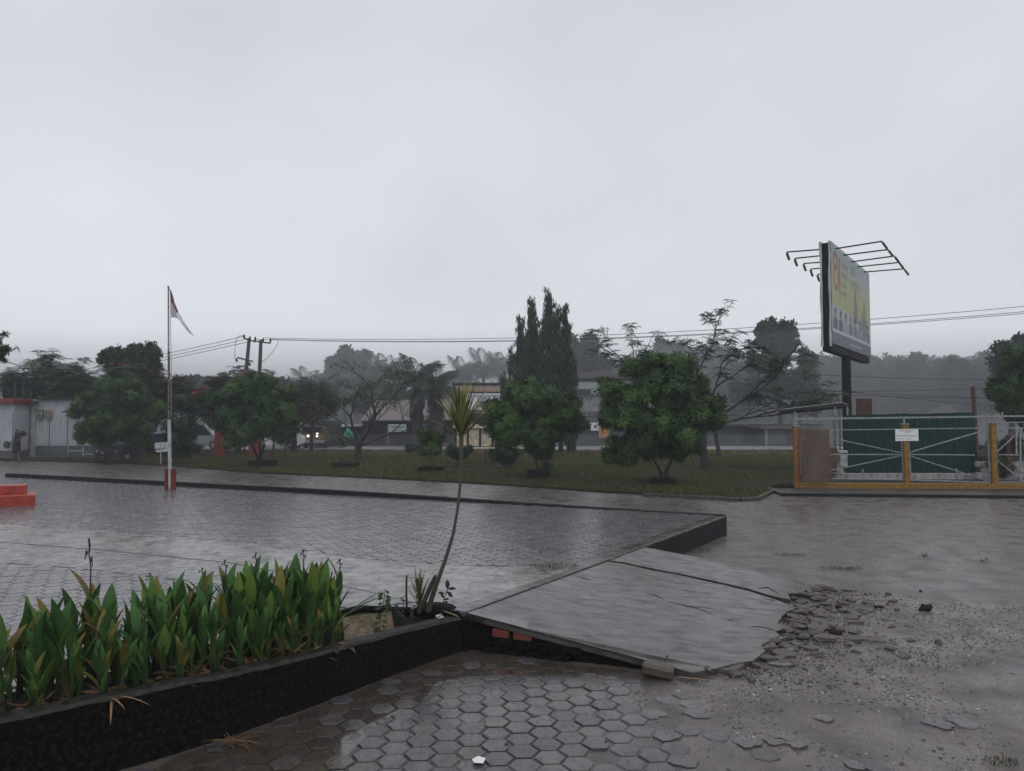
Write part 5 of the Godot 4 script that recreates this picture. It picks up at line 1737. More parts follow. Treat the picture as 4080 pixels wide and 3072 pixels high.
	# tall weeping trees in the middle
	var cols := [[2030, 1395, 46, 0.5], [2008, 1480, 46, 0.42], [2064, 1262, 47, 0.52], [2118, 1195, 47.5, 0.62], [2190, 1146, 48, 0.66], [2222, 1212, 48, 0.5], [2254, 1216, 48.4, 0.5], [2145, 1360, 47, 0.75], [2274, 1400, 47.6, 0.6]]
	for k in cols.size():
		var q: Array = cols[k]
		var d: float = q[2]
		var x: float = (q[0] - 2040.0) / 3015.0 * d
		var top: float = 2.28 + (1670.0 - q[1]) / 3015.0 * d
		o = thing("weeping_tree", "tall narrow weeping tree, %s" % ["drooping hook shaped one left of the clump", "lowest one at the clump's far left", "one with a ragged top left in the clump", "second tallest one of the clump", "tallest one of the clump", "one right of the tallest one", "one with the separate top at the clump's right", "one filling the middle front of the clump", "lowest one at the clump's right"][k], "weeping tree", V(x, 0.05, -d), "tall weeping trees")
		bl = []
		var y := top
		var w: float = q[3]
		var i := 0
		while y > 1.6:
			var grow := minf(1.05, 0.5 + 0.07 * i)
			bl.append([V(x + R(-0.16, 0.16) - (0.25 if k == 0 and i > 1 and i < 5 else 0.0) * -1.0 + 0.06 * i * (0.6 if k < 3 else -0.1), y - 0.35, -d + R(-0.15, 0.15)), V(w * grow, 0.62, w * grow)])
			if i > 2 and rng.randf() < 0.4:
				bl.append([V(x + w * R(-1.0, 1.0), y - 0.2, -d + R(-0.2, 0.3)), V(0.28, 0.6, 0.28)])
			y -= 0.48
			i += 1
		limbs(o, [[[V(x + 0.2, 0.05, -d), V(x + 0.1, top * 0.5, -d), V(x, top - 0.3, -d)], 0.16, 0.03]], M.bark)
		crown(o, bl, int(135 * w * (top - 1.0)), "weep", [0.9, 1.45], Color(0.022, 0.044, 0.024), Color(0.046, 0.084, 0.04), 0.4, 0.35, "crown", 0)
	scooter()
	notice_board()
	arrow_sign()


func scooter() -> void:
	var at: Vector3 = Vector3(-20.598, 0.06, -39.318)
	var o := thing("scooter", "black scooter parked on the grass under the left mango tree", "scooter", at)
	var X := V(0.98, 0, -0.18).normalized()
	var Y := Vector3.UP
	var Zd := X.cross(Y)
	var p := func(x: float, y: float, z := 0.0) -> Vector3: return at + X * x + Y * y + Zd * z
	for wx in [-0.63, 0.63]:
		var b := MB.new()
		var ring := []
		for i in 25:
			ring.append(p.call(wx + cos(TAU * i / 24.0) * 0.235, 0.29 + sin(TAU * i / 24.0) * 0.235))
		b.tube(ring, 0.058, 8, false)
		var wheel := obj("wheel", b, M.tyre, o)
		var r := MB.new()
		r.tube([p.call(wx, 0.29, -0.05), p.call(wx, 0.29, 0.05)], 0.07, 10)
		for i in 5:
			var a := TAU * i / 5.0
			r.bar(p.call(wx, 0.29), p.call(wx + cos(a) * 0.2, 0.29 + sin(a) * 0.2), 0.04, 0.03, Zd)
		obj("rim", r, M.galv if wx > 0 else M.steel, wheel)
	var b := MB.new()
	b.prism([p.call(-0.95, 0.72, -0.1), p.call(-0.6, 0.6, -0.1), p.call(-0.3, 0.36, -0.1), p.call(0.3, 0.26, -0.1), p.call(0.42, 0.42, -0.1), p.call(0.1, 0.48, -0.1), p.call(0.0, 0.68, -0.1), p.call(-0.4, 0.8, -0.1), p.call(-0.92, 0.84, -0.1)], Zd * 0.22)
	b.prism([p.call(0.3, 0.26, -0.13), p.call(0.46, 0.4, -0.13), p.call(0.62, 0.85, -0.13), p.call(0.56, 0.99, -0.13), p.call(0.45, 0.96, -0.13), p.call(0.32, 0.55, -0.13)], Zd * 0.26)
	b.prism([p.call(0.4, 0.5, -0.05), p.call(0.62, 0.57, -0.05), p.call(0.86, 0.5, -0.05), p.call(0.9, 0.42, -0.05), p.call(0.64, 0.53, -0.05)], Zd * 0.1)
	obj("body", b, M.black_gloss, o)
	b = MB.new()
	b.prism([p.call(-0.78, 0.84, -0.12), p.call(-0.3, 0.79, -0.12), p.call(0.02, 0.7, -0.12), p.call(0.0, 0.77, -0.12), p.call(-0.3, 0.86, -0.12), p.call(-0.78, 0.91, -0.12)], Zd * 0.24)
	obj("seat", b, M.tyre, o)
	b = MB.new()
	b.tube([p.call(0.46, 1.06, -0.34), p.call(0.5, 1.04, -0.1), p.call(0.5, 1.04, 0.1), p.call(0.46, 1.06, 0.34)], 0.016, 7)
	b.tube([p.call(0.5, 1.04), p.call(0.63, 0.29)], 0.025, 7)
	obj("handlebar", b, M.steel, o)
	for s in [-1.0, 1.0]:
		b = MB.new()
		b.tube([p.call(0.48, 1.06, 0.24 * s), p.call(0.44, 1.26, 0.3 * s)], 0.008, 5)
		b.lump(p.call(0.44, 1.31, 0.32 * s), V(0.035, 0.055, 0.075), 0.0, 1, 10)
		obj("mirror", b, M.chrome if s > 0 else M.black_gloss, o)
	b = MB.new()
	b.lump(p.call(0.63, 0.9), V(0.06, 0.08, 0.09), 0.0, 1, 10)
	obj("headlight", b, M.chrome, o)
	b = MB.new()
	b.tube([p.call(-0.2, 0.27, 0.13), p.call(-0.5, 0.33, 0.15), p.call(-0.92, 0.48, 0.16)], [0.03, 0.05, 0.06], 9)
	obj("exhaust", b, M.steel, o)
	b = MB.new()
	b.prism([p.call(-0.64, 0.58, 0.14), p.call(-0.5, 0.52, 0.14), p.call(-0.44, 0.42, 0.14), p.call(-0.56, 0.46, 0.14)], Zd * 0.02)
	obj("white_flash", b, M.white, o)


func notice_board() -> void:
	var at: Vector3 = Vector3(-1.373, 0.06, -37.776)
	var d := 36.6
	var o := thing("notice_board", "cream framed panel board with a capped top standing on two brown posts", "notice board", at)
	for q in [[Vector3(-3.423, 0.105, -36.6), Vector3(-3.433, 2.462, -36.6)], [Vector3(-1.27, 0.129, -36.6), Vector3(-1.271, 0.853, -36.6)]]:
		var b := MB.new()
		b.bar(q[0], q[1], 0.08, 0.08, V(0, 0, 1), 0.01)
		obj("post", b, M.rust, o)
	var k := MB.new()
	k.prism([Vector3(-2.885, 1.844, -36.6), Vector3(-2.837, 2.014, -36.6), Vector3(-2.667, 2.062, -36.6), Vector3(-1.697, 2.038, -36.6), Vector3(-1.552, 1.941, -36.6), Vector3(-1.382, 1.941, -36.6), Vector3(-1.261, 2.038, -36.6), Vector3(0.485, 2.038, -36.6), Vector3(0.485, 1.82, -36.6)], V(0, 0, -0.3))
	obj("cap", k, M.cream, o)
	k = MB.new()
	k.box(T(Vector3(-1.147, 0.881, -36.5)), V(3.4, 0.09, 0.42), 0.02)
	obj("ledge", k, M.cream, o)
	for i in 6:
		var p := MB.new()
		var x0 := 1819.0 + i * 48.5
		p.box(T(V((x0 + 21.0 - 2040.0) / 3015.0 * d, 2.28 + (1670.0 - 1744.0) / 3015.0 * d, -d - 0.12)), V(0.5, 0.86, 0.05), 0.01)
		obj("panel", p, M.cream, o)
		var f := MB.new()
		f.box(T(V((x0 - 3.0 - 2040.0) / 3015.0 * d, 2.28 + (1670.0 - 1744.0) / 3015.0 * d, -d - 0.06)), V(0.04, 0.93, 0.08), 0.0)
		obj("mullion", f, M.dark_inside, o)
	var t := MB.new()
	t.box(T(Vector3(-1.153, 1.819, -36.66)), V(3.3, 0.03, 0.08))
	t.box(T(Vector3(-1.152, 0.935, -36.66)), V(3.3, 0.03, 0.08))
	t.box(T(Vector3(-1.162, 1.376, -36.95)), V(3.25, 0.9, 0.06))
	obj("frame", t, M.dark_inside, o)
	# a low kerb in the grass in front
	var kb := MB.new()
	var run: Array = [Vector3(-4.411, 0.1, -35.127), Vector3(-3.285, 0.1, -35.504), Vector3(-2.346, 0.1, -35.504), Vector3(-0.934, 0.1, -35.314), Vector3(0.406, 0.1, -35.127)]
	for i in run.size() - 1:
		kb.bar(run[i] - V(0, 0.04, 0), run[i + 1] - V(0, 0.04, 0), 0.12, 0.12, Vector3.UP, 0.015)
	tag(obj("bed_kerb", kb, M.kerb), "", "", "", "structure")


func arrow_sign() -> void:
	var at: Vector3 = Vector3(-17.271, 0.06, -37.357)
	var o := thing("arrow_sign", "white board over an arrow shaped board on a post left of the flagpole", "sign", at)
	var b := MB.new()
	b.tube([Vector3(-16.644, 0.141, -36), Vector3(-16.663, 1.066, -36)], 0.022, 7)
	obj("post", b, M.white, o)
	b = MB.new()
	b.prism([Vector3(-16.963, 1.161, -36), Vector3(-16.945, 0.864, -36), Vector3(-16.338, 0.912, -36), Vector3(-16.344, 1.197, -36)], V(0, 0, -0.03))
	obj("board", b, M.white, o)
	b = MB.new()
	b.prism([Vector3(-16.943, 0.769, -36), Vector3(-16.837, 0.829, -36), Vector3(-16.338, 0.9, -36), Vector3(-16.335, 0.746, -36), Vector3(-16.834, 0.71, -36)], V(0, 0, -0.03))
	obj("arrow_board", b, M.white, o)


# ---------------------------------------------------------------- the gate
func gate() -> void:
	var o := thing("sliding_gate", "yellow post and beam gate with pale crossed rails on the right", "gate", Vector3(8.983, 0.1, -24.045))
	var gp := func(X: float, Y: float, off := 0.0) -> Vector3:
		# a point of the gate's plane, which stands square to the drive and comes a little nearer to the right
		var k := (X - 2040.0) / 3015.0
		var d := (24.0 + 0.9) / (1.0 + 0.1 * k)
		var up := atan(134.0 / 3015.0)
		var yy := (1536.0 - Y) / 3015.0
		var h := (yy * cos(up) + sin(up)) / (cos(up) - yy * sin(up))
		return V(k * d / (cos(up) - yy * sin(up)), 2.28 + h * d, -d + off)
	var kerb := MB.new()
	var ka: Vector3 = gp.call(3080, 1960)
	var kb: Vector3 = gp.call(4300, 1960)
	var dir := (kb - ka)
	dir.y = 0.0
	dir = dir.normalized()
	var front := V(-dir.z, 0, dir.x)
	if front.z < 0:
		front = -front
	kerb.box(Transform3D(Basis(dir, Vector3.UP, dir.cross(Vector3.UP)), V((ka.x + kb.x) * 0.5, -0.0, (ka.z + kb.z) * 0.5) + front * 0.55), V(kb.distance_to(ka) + 0.2, 0.2, 1.9), 0.03)
	tag(obj("gate_apron", kerb, M.kerb), "", "", "", "structure")
	var lip := MB.new()
	lip.box(Transform3D(Basis(dir, Vector3.UP, dir.cross(Vector3.UP)), V((ka.x + kb.x) * 0.5, -0.02, (ka.z + kb.z) * 0.5) + front * 1.53), V(kb.distance_to(ka) + 0.2, 0.22, 0.06), 0.01)
	tag(obj("apron_edge", lip, M.dark_kerb), "", "", "", "structure")
	for q in [[3170, 1699, 3176, 1945, 0.17], [3604, 1691, 3614, 1940, 0.18], [3953, 1684, 3962, 1940, 0.2]]:
		var b := MB.new()
		b.bar(gp.call(q[0], q[1]), gp.call(q[2], q[3]), q[4], 0.16, Vector3(0, 0, 1), 0.012)
		obj("post", b, M.yellow if q[0] > 3300 else M.orange, o)
		if q[0] < 3900:
			var c := MB.new()
			c.bar(gp.call(q[0], q[1] - 4), gp.call(q[0], q[1] + 1), q[4] + 0.04, 0.2, Vector3(0, 0, 1), 0.01)
			obj("post_cap", c, M.galv, o)
	var bm := MB.new()
	bm.bar(gp.call(3182, 1934, 0.02), gp.call(4280, 1938, 0.02), 0.17, 0.2, Vector3.UP, 0.012)
	obj("beam", bm, M.yellow, o)
	var ft := MB.new()
	ft.bar(gp.call(3182, 1953, 0.06), gp.call(4280, 1957, 0.06), 0.16, 0.24, Vector3.UP, 0.012)
	obj("footing", ft, M.rust_board, o)
	for q in [[3160, 1670, 4300, 1655, 0.055], [3300, 1714, 3596, 1710, 0.03], [3620, 1709, 3940, 1706, 0.03], [3966, 1684, 4280, 1680, 0.03], [3970, 1706, 4280, 1704, 0.03], [3293, 1811, 3598, 1811, 0.035], [3624, 1811, 3885, 1813, 0.035], [3978, 1812, 4060, 1813, 0.03], [3295, 1907, 3602, 1911, 0.04], [3627, 1913, 3948, 1922, 0.04], [3972, 1921, 4280, 1921, 0.04]]:
		var b := MB.new()
		b.bar(gp.call(q[0], q[1], -0.02), gp.call(q[2], q[3], -0.02), q[4], q[4], Vector3(0, 0, 1), 0.004)
		obj("rail", b, M.galv, o)
	for q in [[3293, 1741, 3594, 1804], [3293, 1880, 3596, 1815], [3624, 1804, 3938, 1712], [3625, 1815, 3940, 1917], [3976, 1802, 4090, 1700], [3978, 1835, 4098, 1930]]:
		var b := MB.new()
		b.bar(gp.call(q[0], q[1], -0.06), gp.call(q[2], q[3], -0.06), 0.042, 0.03, Vector3(0, 0, 1), 0.004)
		obj("brace", b, M.galv, o)
	for q in [[3594, 1760, 3601, 1911], [3621, 1760, 3630, 1913], [3938, 1706, 3946, 1922], [3968, 1706, 3976, 1921], [3167, 1668, 3167, 1697], [3603, 1668, 3604, 1688], [3936, 1664, 3940, 1700], [4050, 1704, 4052, 1812], [4066, 1704, 4068, 1921], [3996, 1642, 3996, 1660]]:
		var b := MB.new()
		b.bar(gp.call(q[0], q[1], -0.02), gp.call(q[2], q[3], -0.02), 0.045, 0.045, Vector3(0, 0, 1), 0.004)
		obj("upright", b, M.galv, o)
	var rp := MB.new()
	rp.bar(gp.call(4058, 1735, -0.5), gp.call(4064, 1900, -0.5), 0.12, 0.1, Vector3(0, 0, 1), 0.01)
	tag(obj("rusty_post", rp, M.rust, null, gp.call(4064, 1900, -0.5)), "rust brown post standing behind the gate at the right edge", "post")
	# the brown sheet that leans on it
	var bd := MB.new()
	var rows := []
	for j in 9:
		var row := []
		for i in 7:
			var q: Vector3 = gp.call(3180.0 + i * 18.8 + j * 0.3, 1711.0 + j * 25.5, 0.16 + 0.04 * sin(i * 1.1 + j * 0.35) + j * 0.02)
			row.append(q)
		rows.append(row)
	for j in 8:
		for i in 6:
			bd.quad(rows[j][i], rows[j][i + 1], rows[j + 1][i + 1], rows[j + 1][i], V(0, 0, 1))
			bd.quad(rows[j][i] - V(0, 0, 0.012), rows[j][i + 1] - V(0, 0, 0.012), rows[j + 1][i + 1] - V(0, 0, 0.012), rows[j + 1][i] - V(0, 0, 0.012), V(0, 0, -1))
	tag(obj("brown_sheet", bd, M.rust_board, null, gp.call(3236, 1915, 0.2)), "buckled brown sheet fixed beside the gate's left post", "sheet")
	# the notice
	var n := thing("gate_notice", "white notice with printed lines on the gate's middle post", "notice", gp.call(3606, 1733, 0.1))
	var nb := MB.new()
	nb.prism([gp.call(3560, 1710, 0.12), gp.call(3650, 1709, 0.12), gp.call(3652, 1756, 0.12), gp.call(3561, 1757, 0.12)], V(0, 0, -0.02))
	obj("plate", nb, M.paper, n)
	for q in [[3577, 1716, 19, 2.6], [3598, 1714, 38, 1.4], [3598, 1718.5, 26, 1.4], [3598, 1723, 20, 1.4], [3564, 1736, 82, 2.4], [3564, 1748, 30, 1.6], [3600, 1748, 22, 1.2]]:
		var l := MB.new()
		var words := int(q[2] / 8.0) + 1
		for k in words:
			var x0: float = q[0] + q[2] * k / words
			var x1: float = x0 + q[2] / words * R(0.6, 0.88)
			l.quad(gp.call(x0, q[1] - q[3] * 0.5, 0.124), gp.call(x1, q[1] - q[3] * 0.5, 0.124), gp.call(x1, q[1] + q[3] * 0.5, 0.124), gp.call(x0, q[1] + q[3] * 0.5, 0.124), V(0, 0, 1))
		obj("print_line", l, M.ink, n)
	# the green sheet fence behind
	var f := thing("green_fence", "dark green corrugated sheet fence on a low wall behind the gate", "fence", Vector3(14.608, 0.109, -28))
	for k in 6:
		var x0 := 3363.0 + k * 86.5
		var x1 := x0 + 86.5
		var b := MB.new()
		var prev := []
		for i in 25:
			var s := i / 24.0
			var xx := lerpf(x0, x1, s)
			var dd := 28.0 + 0.008 * sin(i * PI / 2.0) - 0.01 * (k % 2)
			var pt := V((xx - 2040.0) / 3015.0 * dd, 0, -dd)
			var top := 2.28 + (1670.0 - (1655.0 - 10.0 * (xx - 3363.0) / 519.0)) / 3015.0 * 28.0 + 0.012 * (k % 3)
			var row := [pt + V(0, 0.22, 0), pt + V(0, top, 0)]
			if i > 0:
				b.quad(prev[0], row[0], row[1], prev[1], V(0, 0, 1))
			prev = row
		obj("sheet", b, M.green_sheet, f)
	var lw := MB.new()
	lw.box(T(Vector3(14.609, 0.146, -28) + V(0, 0, 0)), V(5.3, 0.3, 0.18), 0.015)
	obj("low_wall", lw, M.grey_wall, f)
	for k in 2:
		var w := MB.new()
		var q: Vector3 = Vector3(12.744, 0.277, -27.6) if k == 0 else Vector3(16.153, 0.295, -27.6)
		w.tube([V(q.x, 0.1, q.z), q + V(0, 0.1, 0)], 0.03, 7)
		w.lump(q + V(0, 0.14, 0), V(0.035, 0.06, 0.035), 0.0, 1, 8)
		obj("stub", w, M.galv, f)
	var op := MB.new()
	op.bar(Vector3(17.676, 3.53, -29), V((3890.0 - 2040.0) / 3015.0 * 29.0, 0.0, -29), 0.14, 0.1, V(0, 0, 1), 0.01)
	tag(obj("rusty_post", op, M.rust, null, V(17.79, 0.0, -29)), "tall thin rust orange post at the green fence's right end", "post")
	# a rough block wall and rubble to the right of it
	var bw := thing("block_wall", "rough grey block wall seen through the gate right of the green fence", "wall", Vector3(17.436, 0.193, -27.5))
	for j in 6:
		var b := MB.new()
		for i in 9:
			b.box(T(Vector3(16.845, 0.249, -27.6) + V(0.2 + i * 0.42 + (0.2 if j % 2 else 0.0), j * 0.2, -0.02 * i + R(-0.015, 0.015))), V(0.405, 0.185, 0.2), 0.015)
		obj("block_course", b, M.grey_wall if j < 3 else M.kerb, bw)
	var red := MB.new()
	red.box(T(Vector3(15.816, 2.787, -34), 0.1), V(0.74, 0.85, 0.06), 0.01)
	red.bar(Vector3(15.857, 2.506, -34.1), V(15.8, 0.1, -34.1), 0.1, 0.1, V(0, 0, 1))
	tag(obj("red_board", red, M.dull_red, null, Vector3(15.816, 2.787, -34)), "dull red board showing above the green fence by the billboard pole", "board")
	# the guard shelter
	var g := thing("shelter", "small open shelter with a sloping sheet roof left of the billboard pole", "shelter", Vector3(11.388, 0.117, -28.5))
	var rf := MB.new()
	rf.prism([Vector3(10.091, 2.639, -28.5), Vector3(12.43, 2.894, -28.5), Vector3(12.627, 2.837, -28.5), Vector3(12.985, 2.767, -29.4), Vector3(10.695, 2.574, -29.6)], V(0, -0.04, 0))
	rf.prism([Vector3(10.091, 2.629, -28.5), Vector3(12.627, 2.828, -28.5), Vector3(13.556, 2.767, -30.6), Vector3(10.853, 2.533, -30.6)], V(0, -0.05, 0))
	obj("roof", rf, M.roof_dark, g)
	var fr := MB.new()
	fr.bar(Vector3(10.058, 2.638, -28.46), Vector3(12.413, 2.902, -28.46), 0.04, 0.03, V(0, 0, 1))
	fr.bar(Vector3(12.413, 2.902, -28.46), Vector3(12.61, 2.836, -28.46), 0.04, 0.03, V(0, 0, 1))
	obj("fascia", fr, M.galv, g)
	for q in [[3165, 1640, 28.6, 0.06], [3324, 1620, 28.6, 0.07], [3344, 1618, 29.5, 0.05], [3375, 1620, 28.6, 0.06], [3186, 1640, 30.2, 0.05]]:
		var b := MB.new()
		var x: float = (q[0] - 2040.0) / 3015.0 * q[2]
		b.bar(V(x, 0.07, -q[2]), V(x, 2.28 + (1670.0 - q[1]) / 3015.0 * q[2], -q[2]), q[3], q[3], V(0, 0, 1))
		obj("post", b, M.galv, g)
	var lp := MB.new()
	lp.box(T(Vector3(11.323, 2.529, -28.9)), V(0.14, 0.05, 0.08), 0.01)
	obj("lamp", lp, M.white, g)
	var bx := MB.new()
	bx.box(T(Vector3(11.587, 0.471, -27.4)), V(0.62, 0.34, 0.3), 0.02)
	tag(obj("crate", bx, M.grey_wall, null, Vector3(11.584, 0.291, -27.4)), "grey crate on the ground behind the gate's left bay", "crate")
	var bx2 := MB.new()
	bx2.box(T(Vector3(11.329, 0.843, -27.2), 0.2), V(0.55, 0.9, 0.3), 0.03)
	tag(obj("brown_cabinet", bx2, M.rust_board, null, Vector3(11.321, 0.395, -27.2)), "brown cabinet half hidden behind the brown sheet at the gate", "cabinet")
	var bx3 := MB.new()
	bx3.box(T(Vector3(11.873, 1.107, -27.3), 0.1), V(0.36, 0.1, 0.2), 0.02)
	bx3.box(T(Vector3(11.884, 0.793, -27.3), 0.1), V(0.3, 0.46, 0.2), 0.03)
	tag(obj("white_bin", bx3, M.pale_green, null, Vector3(11.862, 0.568, -27.3)), "pale bin at the left end of the green fence", "bin")
	# stones piled left of the gate
	for k in 7:
		var b := MB.new()
		var q: Vector3 = Vector3(8.513, 0.1, -24.22) + V(k * 0.09 - 0.1, 0.03 + 0.02 * (k % 3), R(-0.2, 0.1))
		b.lump(q, V(R(0.08, 0.16), R(0.05, 0.09), 0.1), 0.8, 90 + k, 8)
		tag(obj("gate_stone", b, M.dark_brick, null, q), "dark stone in the small heap left of the gate's first post", "stone", "stones heaped left of the gate")


# ---------------------------------------------------------------- the billboard
func billboard_print() -> Texture2D:
	var w := 1024
	var h := 512
	var im := Image.create(w, h, false, Image.FORMAT_RGB8)
	var f := FastNoiseLite.new()
	f.seed = 61
	f.frequency = 0.012
	for j in h:
		for i in w:
			var x := float(i) / w
			var y := float(j) / h
			var c := Color(0.62, 0.69, 0.72).lerp(Color(0.68, 0.69, 0.41), smoothstep(0.08, 0.42, y + 0.12 * (0.5 - x)))
			c = c.lerp(Color(0.70, 0.73, 0.56), 0.4 * clampf(f.get_noise_2d(i, j) + 0.2, 0, 1))
			if y > 0.88:
				c = Color(0.34, 0.37, 0.40)
			elif y > 0.62:
				c = Color(0.68, 0.71, 0.74)
			im.set_pixel(i, j, c)
	var fill := func(pts: Array, c: Color) -> void:
		var poly := PackedVector2Array(pts)
		var lo := Vector2(1, 1)
		var hi := Vector2.ZERO
		for p in poly:
			lo = lo.min(p)
			hi = hi.max(p)
		for j in range(int(lo.y * h), int(hi.y * h) + 1):
			for i in range(int(lo.x * w), int(hi.x * w) + 1):
				if i < w and j < h and Geometry2D.is_point_in_polygon(Vector2(float(i) / w, float(j) / h), poly):
					im.set_pixel(i, j, c)
	var oval := func(cx: float, cy: float, rx: float, ry: float, c: Color, hole := 0.0) -> void:
		for j in range(int((cy - ry) * h), int((cy + ry) * h) + 1):
			for i in range(int((cx - rx) * w), int((cx + rx) * w) + 1):
				var d := Vector2((float(i) / w - cx) / rx, (float(j) / h - cy) / ry).length()
				if d <= 1.0 and d >= hole and i >= 0 and j >= 0 and i < w and j < h:
					im.set_pixel(i, j, c)
	var rd := Color(0.6, 0.24, 0.22)
	oval.call(0.095, 0.17, 0.052, 0.105, rd, 0.5)
	oval.call(0.105, 0.33, 0.06, 0.125, rd, 0.45)
	oval.call(0.105, 0.33, 0.035, 0.085, Color(0.78, 0.62, 0.58), 0.7)
	fill.call([Vector2(0.165, 0.12), Vector2(0.2, 0.1), Vector2(0.2, 0.48), Vector2(0.19, 0.56), Vector2(0.17, 0.42)], rd)
	for q in [[0.235, 0.13, 0.125, 0.05], [0.235, 0.23, 0.13, 0.05], [0.235, 0.33, 0.11, 0.045], [0.235, 0.42, 0.11, 0.05], [0.46, 0.1, 0.13, 0.035], [0.46, 0.15, 0.12, 0.03], [0.46, 0.24, 0.25, 0.045], [0.46, 0.3, 0.22, 0.03], [0.92, 0.04, 0.05, 0.02], [0.92, 0.08, 0.05, 0.02]]:
		var x: float = q[0]
		while x < q[0] + q[2]:
			var l := R(0.008, 0.014)
			fill.call([Vector2(x, q[1]), Vector2(x + l, q[1]), Vector2(x + l, q[1] + q[3]), Vector2(x, q[1] + q[3])], Color(0.42, 0.47, 0.38))
			x += l + (0.004 if rng.randf() < 0.8 else 0.014)
	var gr := Color(0.45, 0.44, 0.38)
	fill.call([Vector2(0.55, 0.34), Vector2(0.575, 0.3), Vector2(0.6, 0.34), Vector2(0.595, 0.44), Vector2(0.625, 0.46), Vector2(0.635, 0.68), Vector2(0.5, 0.72), Vector2(0.53, 0.46)], gr)
	fill.call([Vector2(0.8, 0.42), Vector2(0.82, 0.36), Vector2(0.845, 0.42), Vector2(0.86, 0.56), Vector2(0.9, 0.62), Vector2(0.93, 0.8), Vector2(0.8, 0.78), Vector2(0.77, 0.62)], gr)
	fill.call([Vector2(0.72, 0.56), Vector2(0.74, 0.5), Vector2(0.76, 0.56), Vector2(0.77, 0.74), Vector2(0.7, 0.74)], gr)
	for k in 8:
		var x := 0.075 + 0.12 * k
		var hd := Color(0.16, 0.16, 0.18)
		var up: Color = [Color(0.25, 0.26, 0.3), Color(0.25, 0.26, 0.32), Color(0.6, 0.62, 0.66), Color(0.4, 0.34, 0.3), Color(0.3, 0.36, 0.5), Color(0.5, 0.5, 0.54), Color(0.36, 0.4, 0.48), Color(0.34, 0.36, 0.42)][k]
		fill.call([Vector2(x - 0.05, 0.845), Vector2(x - 0.045, 0.75), Vector2(x - 0.02, 0.725), Vector2(x + 0.02, 0.725), Vector2(x + 0.045, 0.75), Vector2(x + 0.05, 0.845)], up)
		oval.call(x, 0.69, 0.022, 0.045, Color(0.56, 0.43, 0.38))
		oval.call(x, 0.665, 0.024, 0.03, hd if k != 3 else Color(0.45, 0.3, 0.28))
		fill.call([Vector2(x - 0.05, 0.85), Vector2(x + 0.05, 0.85), Vector2(x + 0.05, 0.872), Vector2(x - 0.05, 0.872)], Color(0.78, 0.8, 0.82))
	fill.call([Vector2(0.4, 0.935), Vector2(0.75, 0.935), Vector2(0.75, 0.955), Vector2(0.4, 0.955)], Color(0.6, 0.63, 0.66))
	oval.call(0.055, 0.925, 0.018, 0.03, Color(0.5, 0.53, 0.55), 0.5)
	return ImageTexture.create_from_image(im)


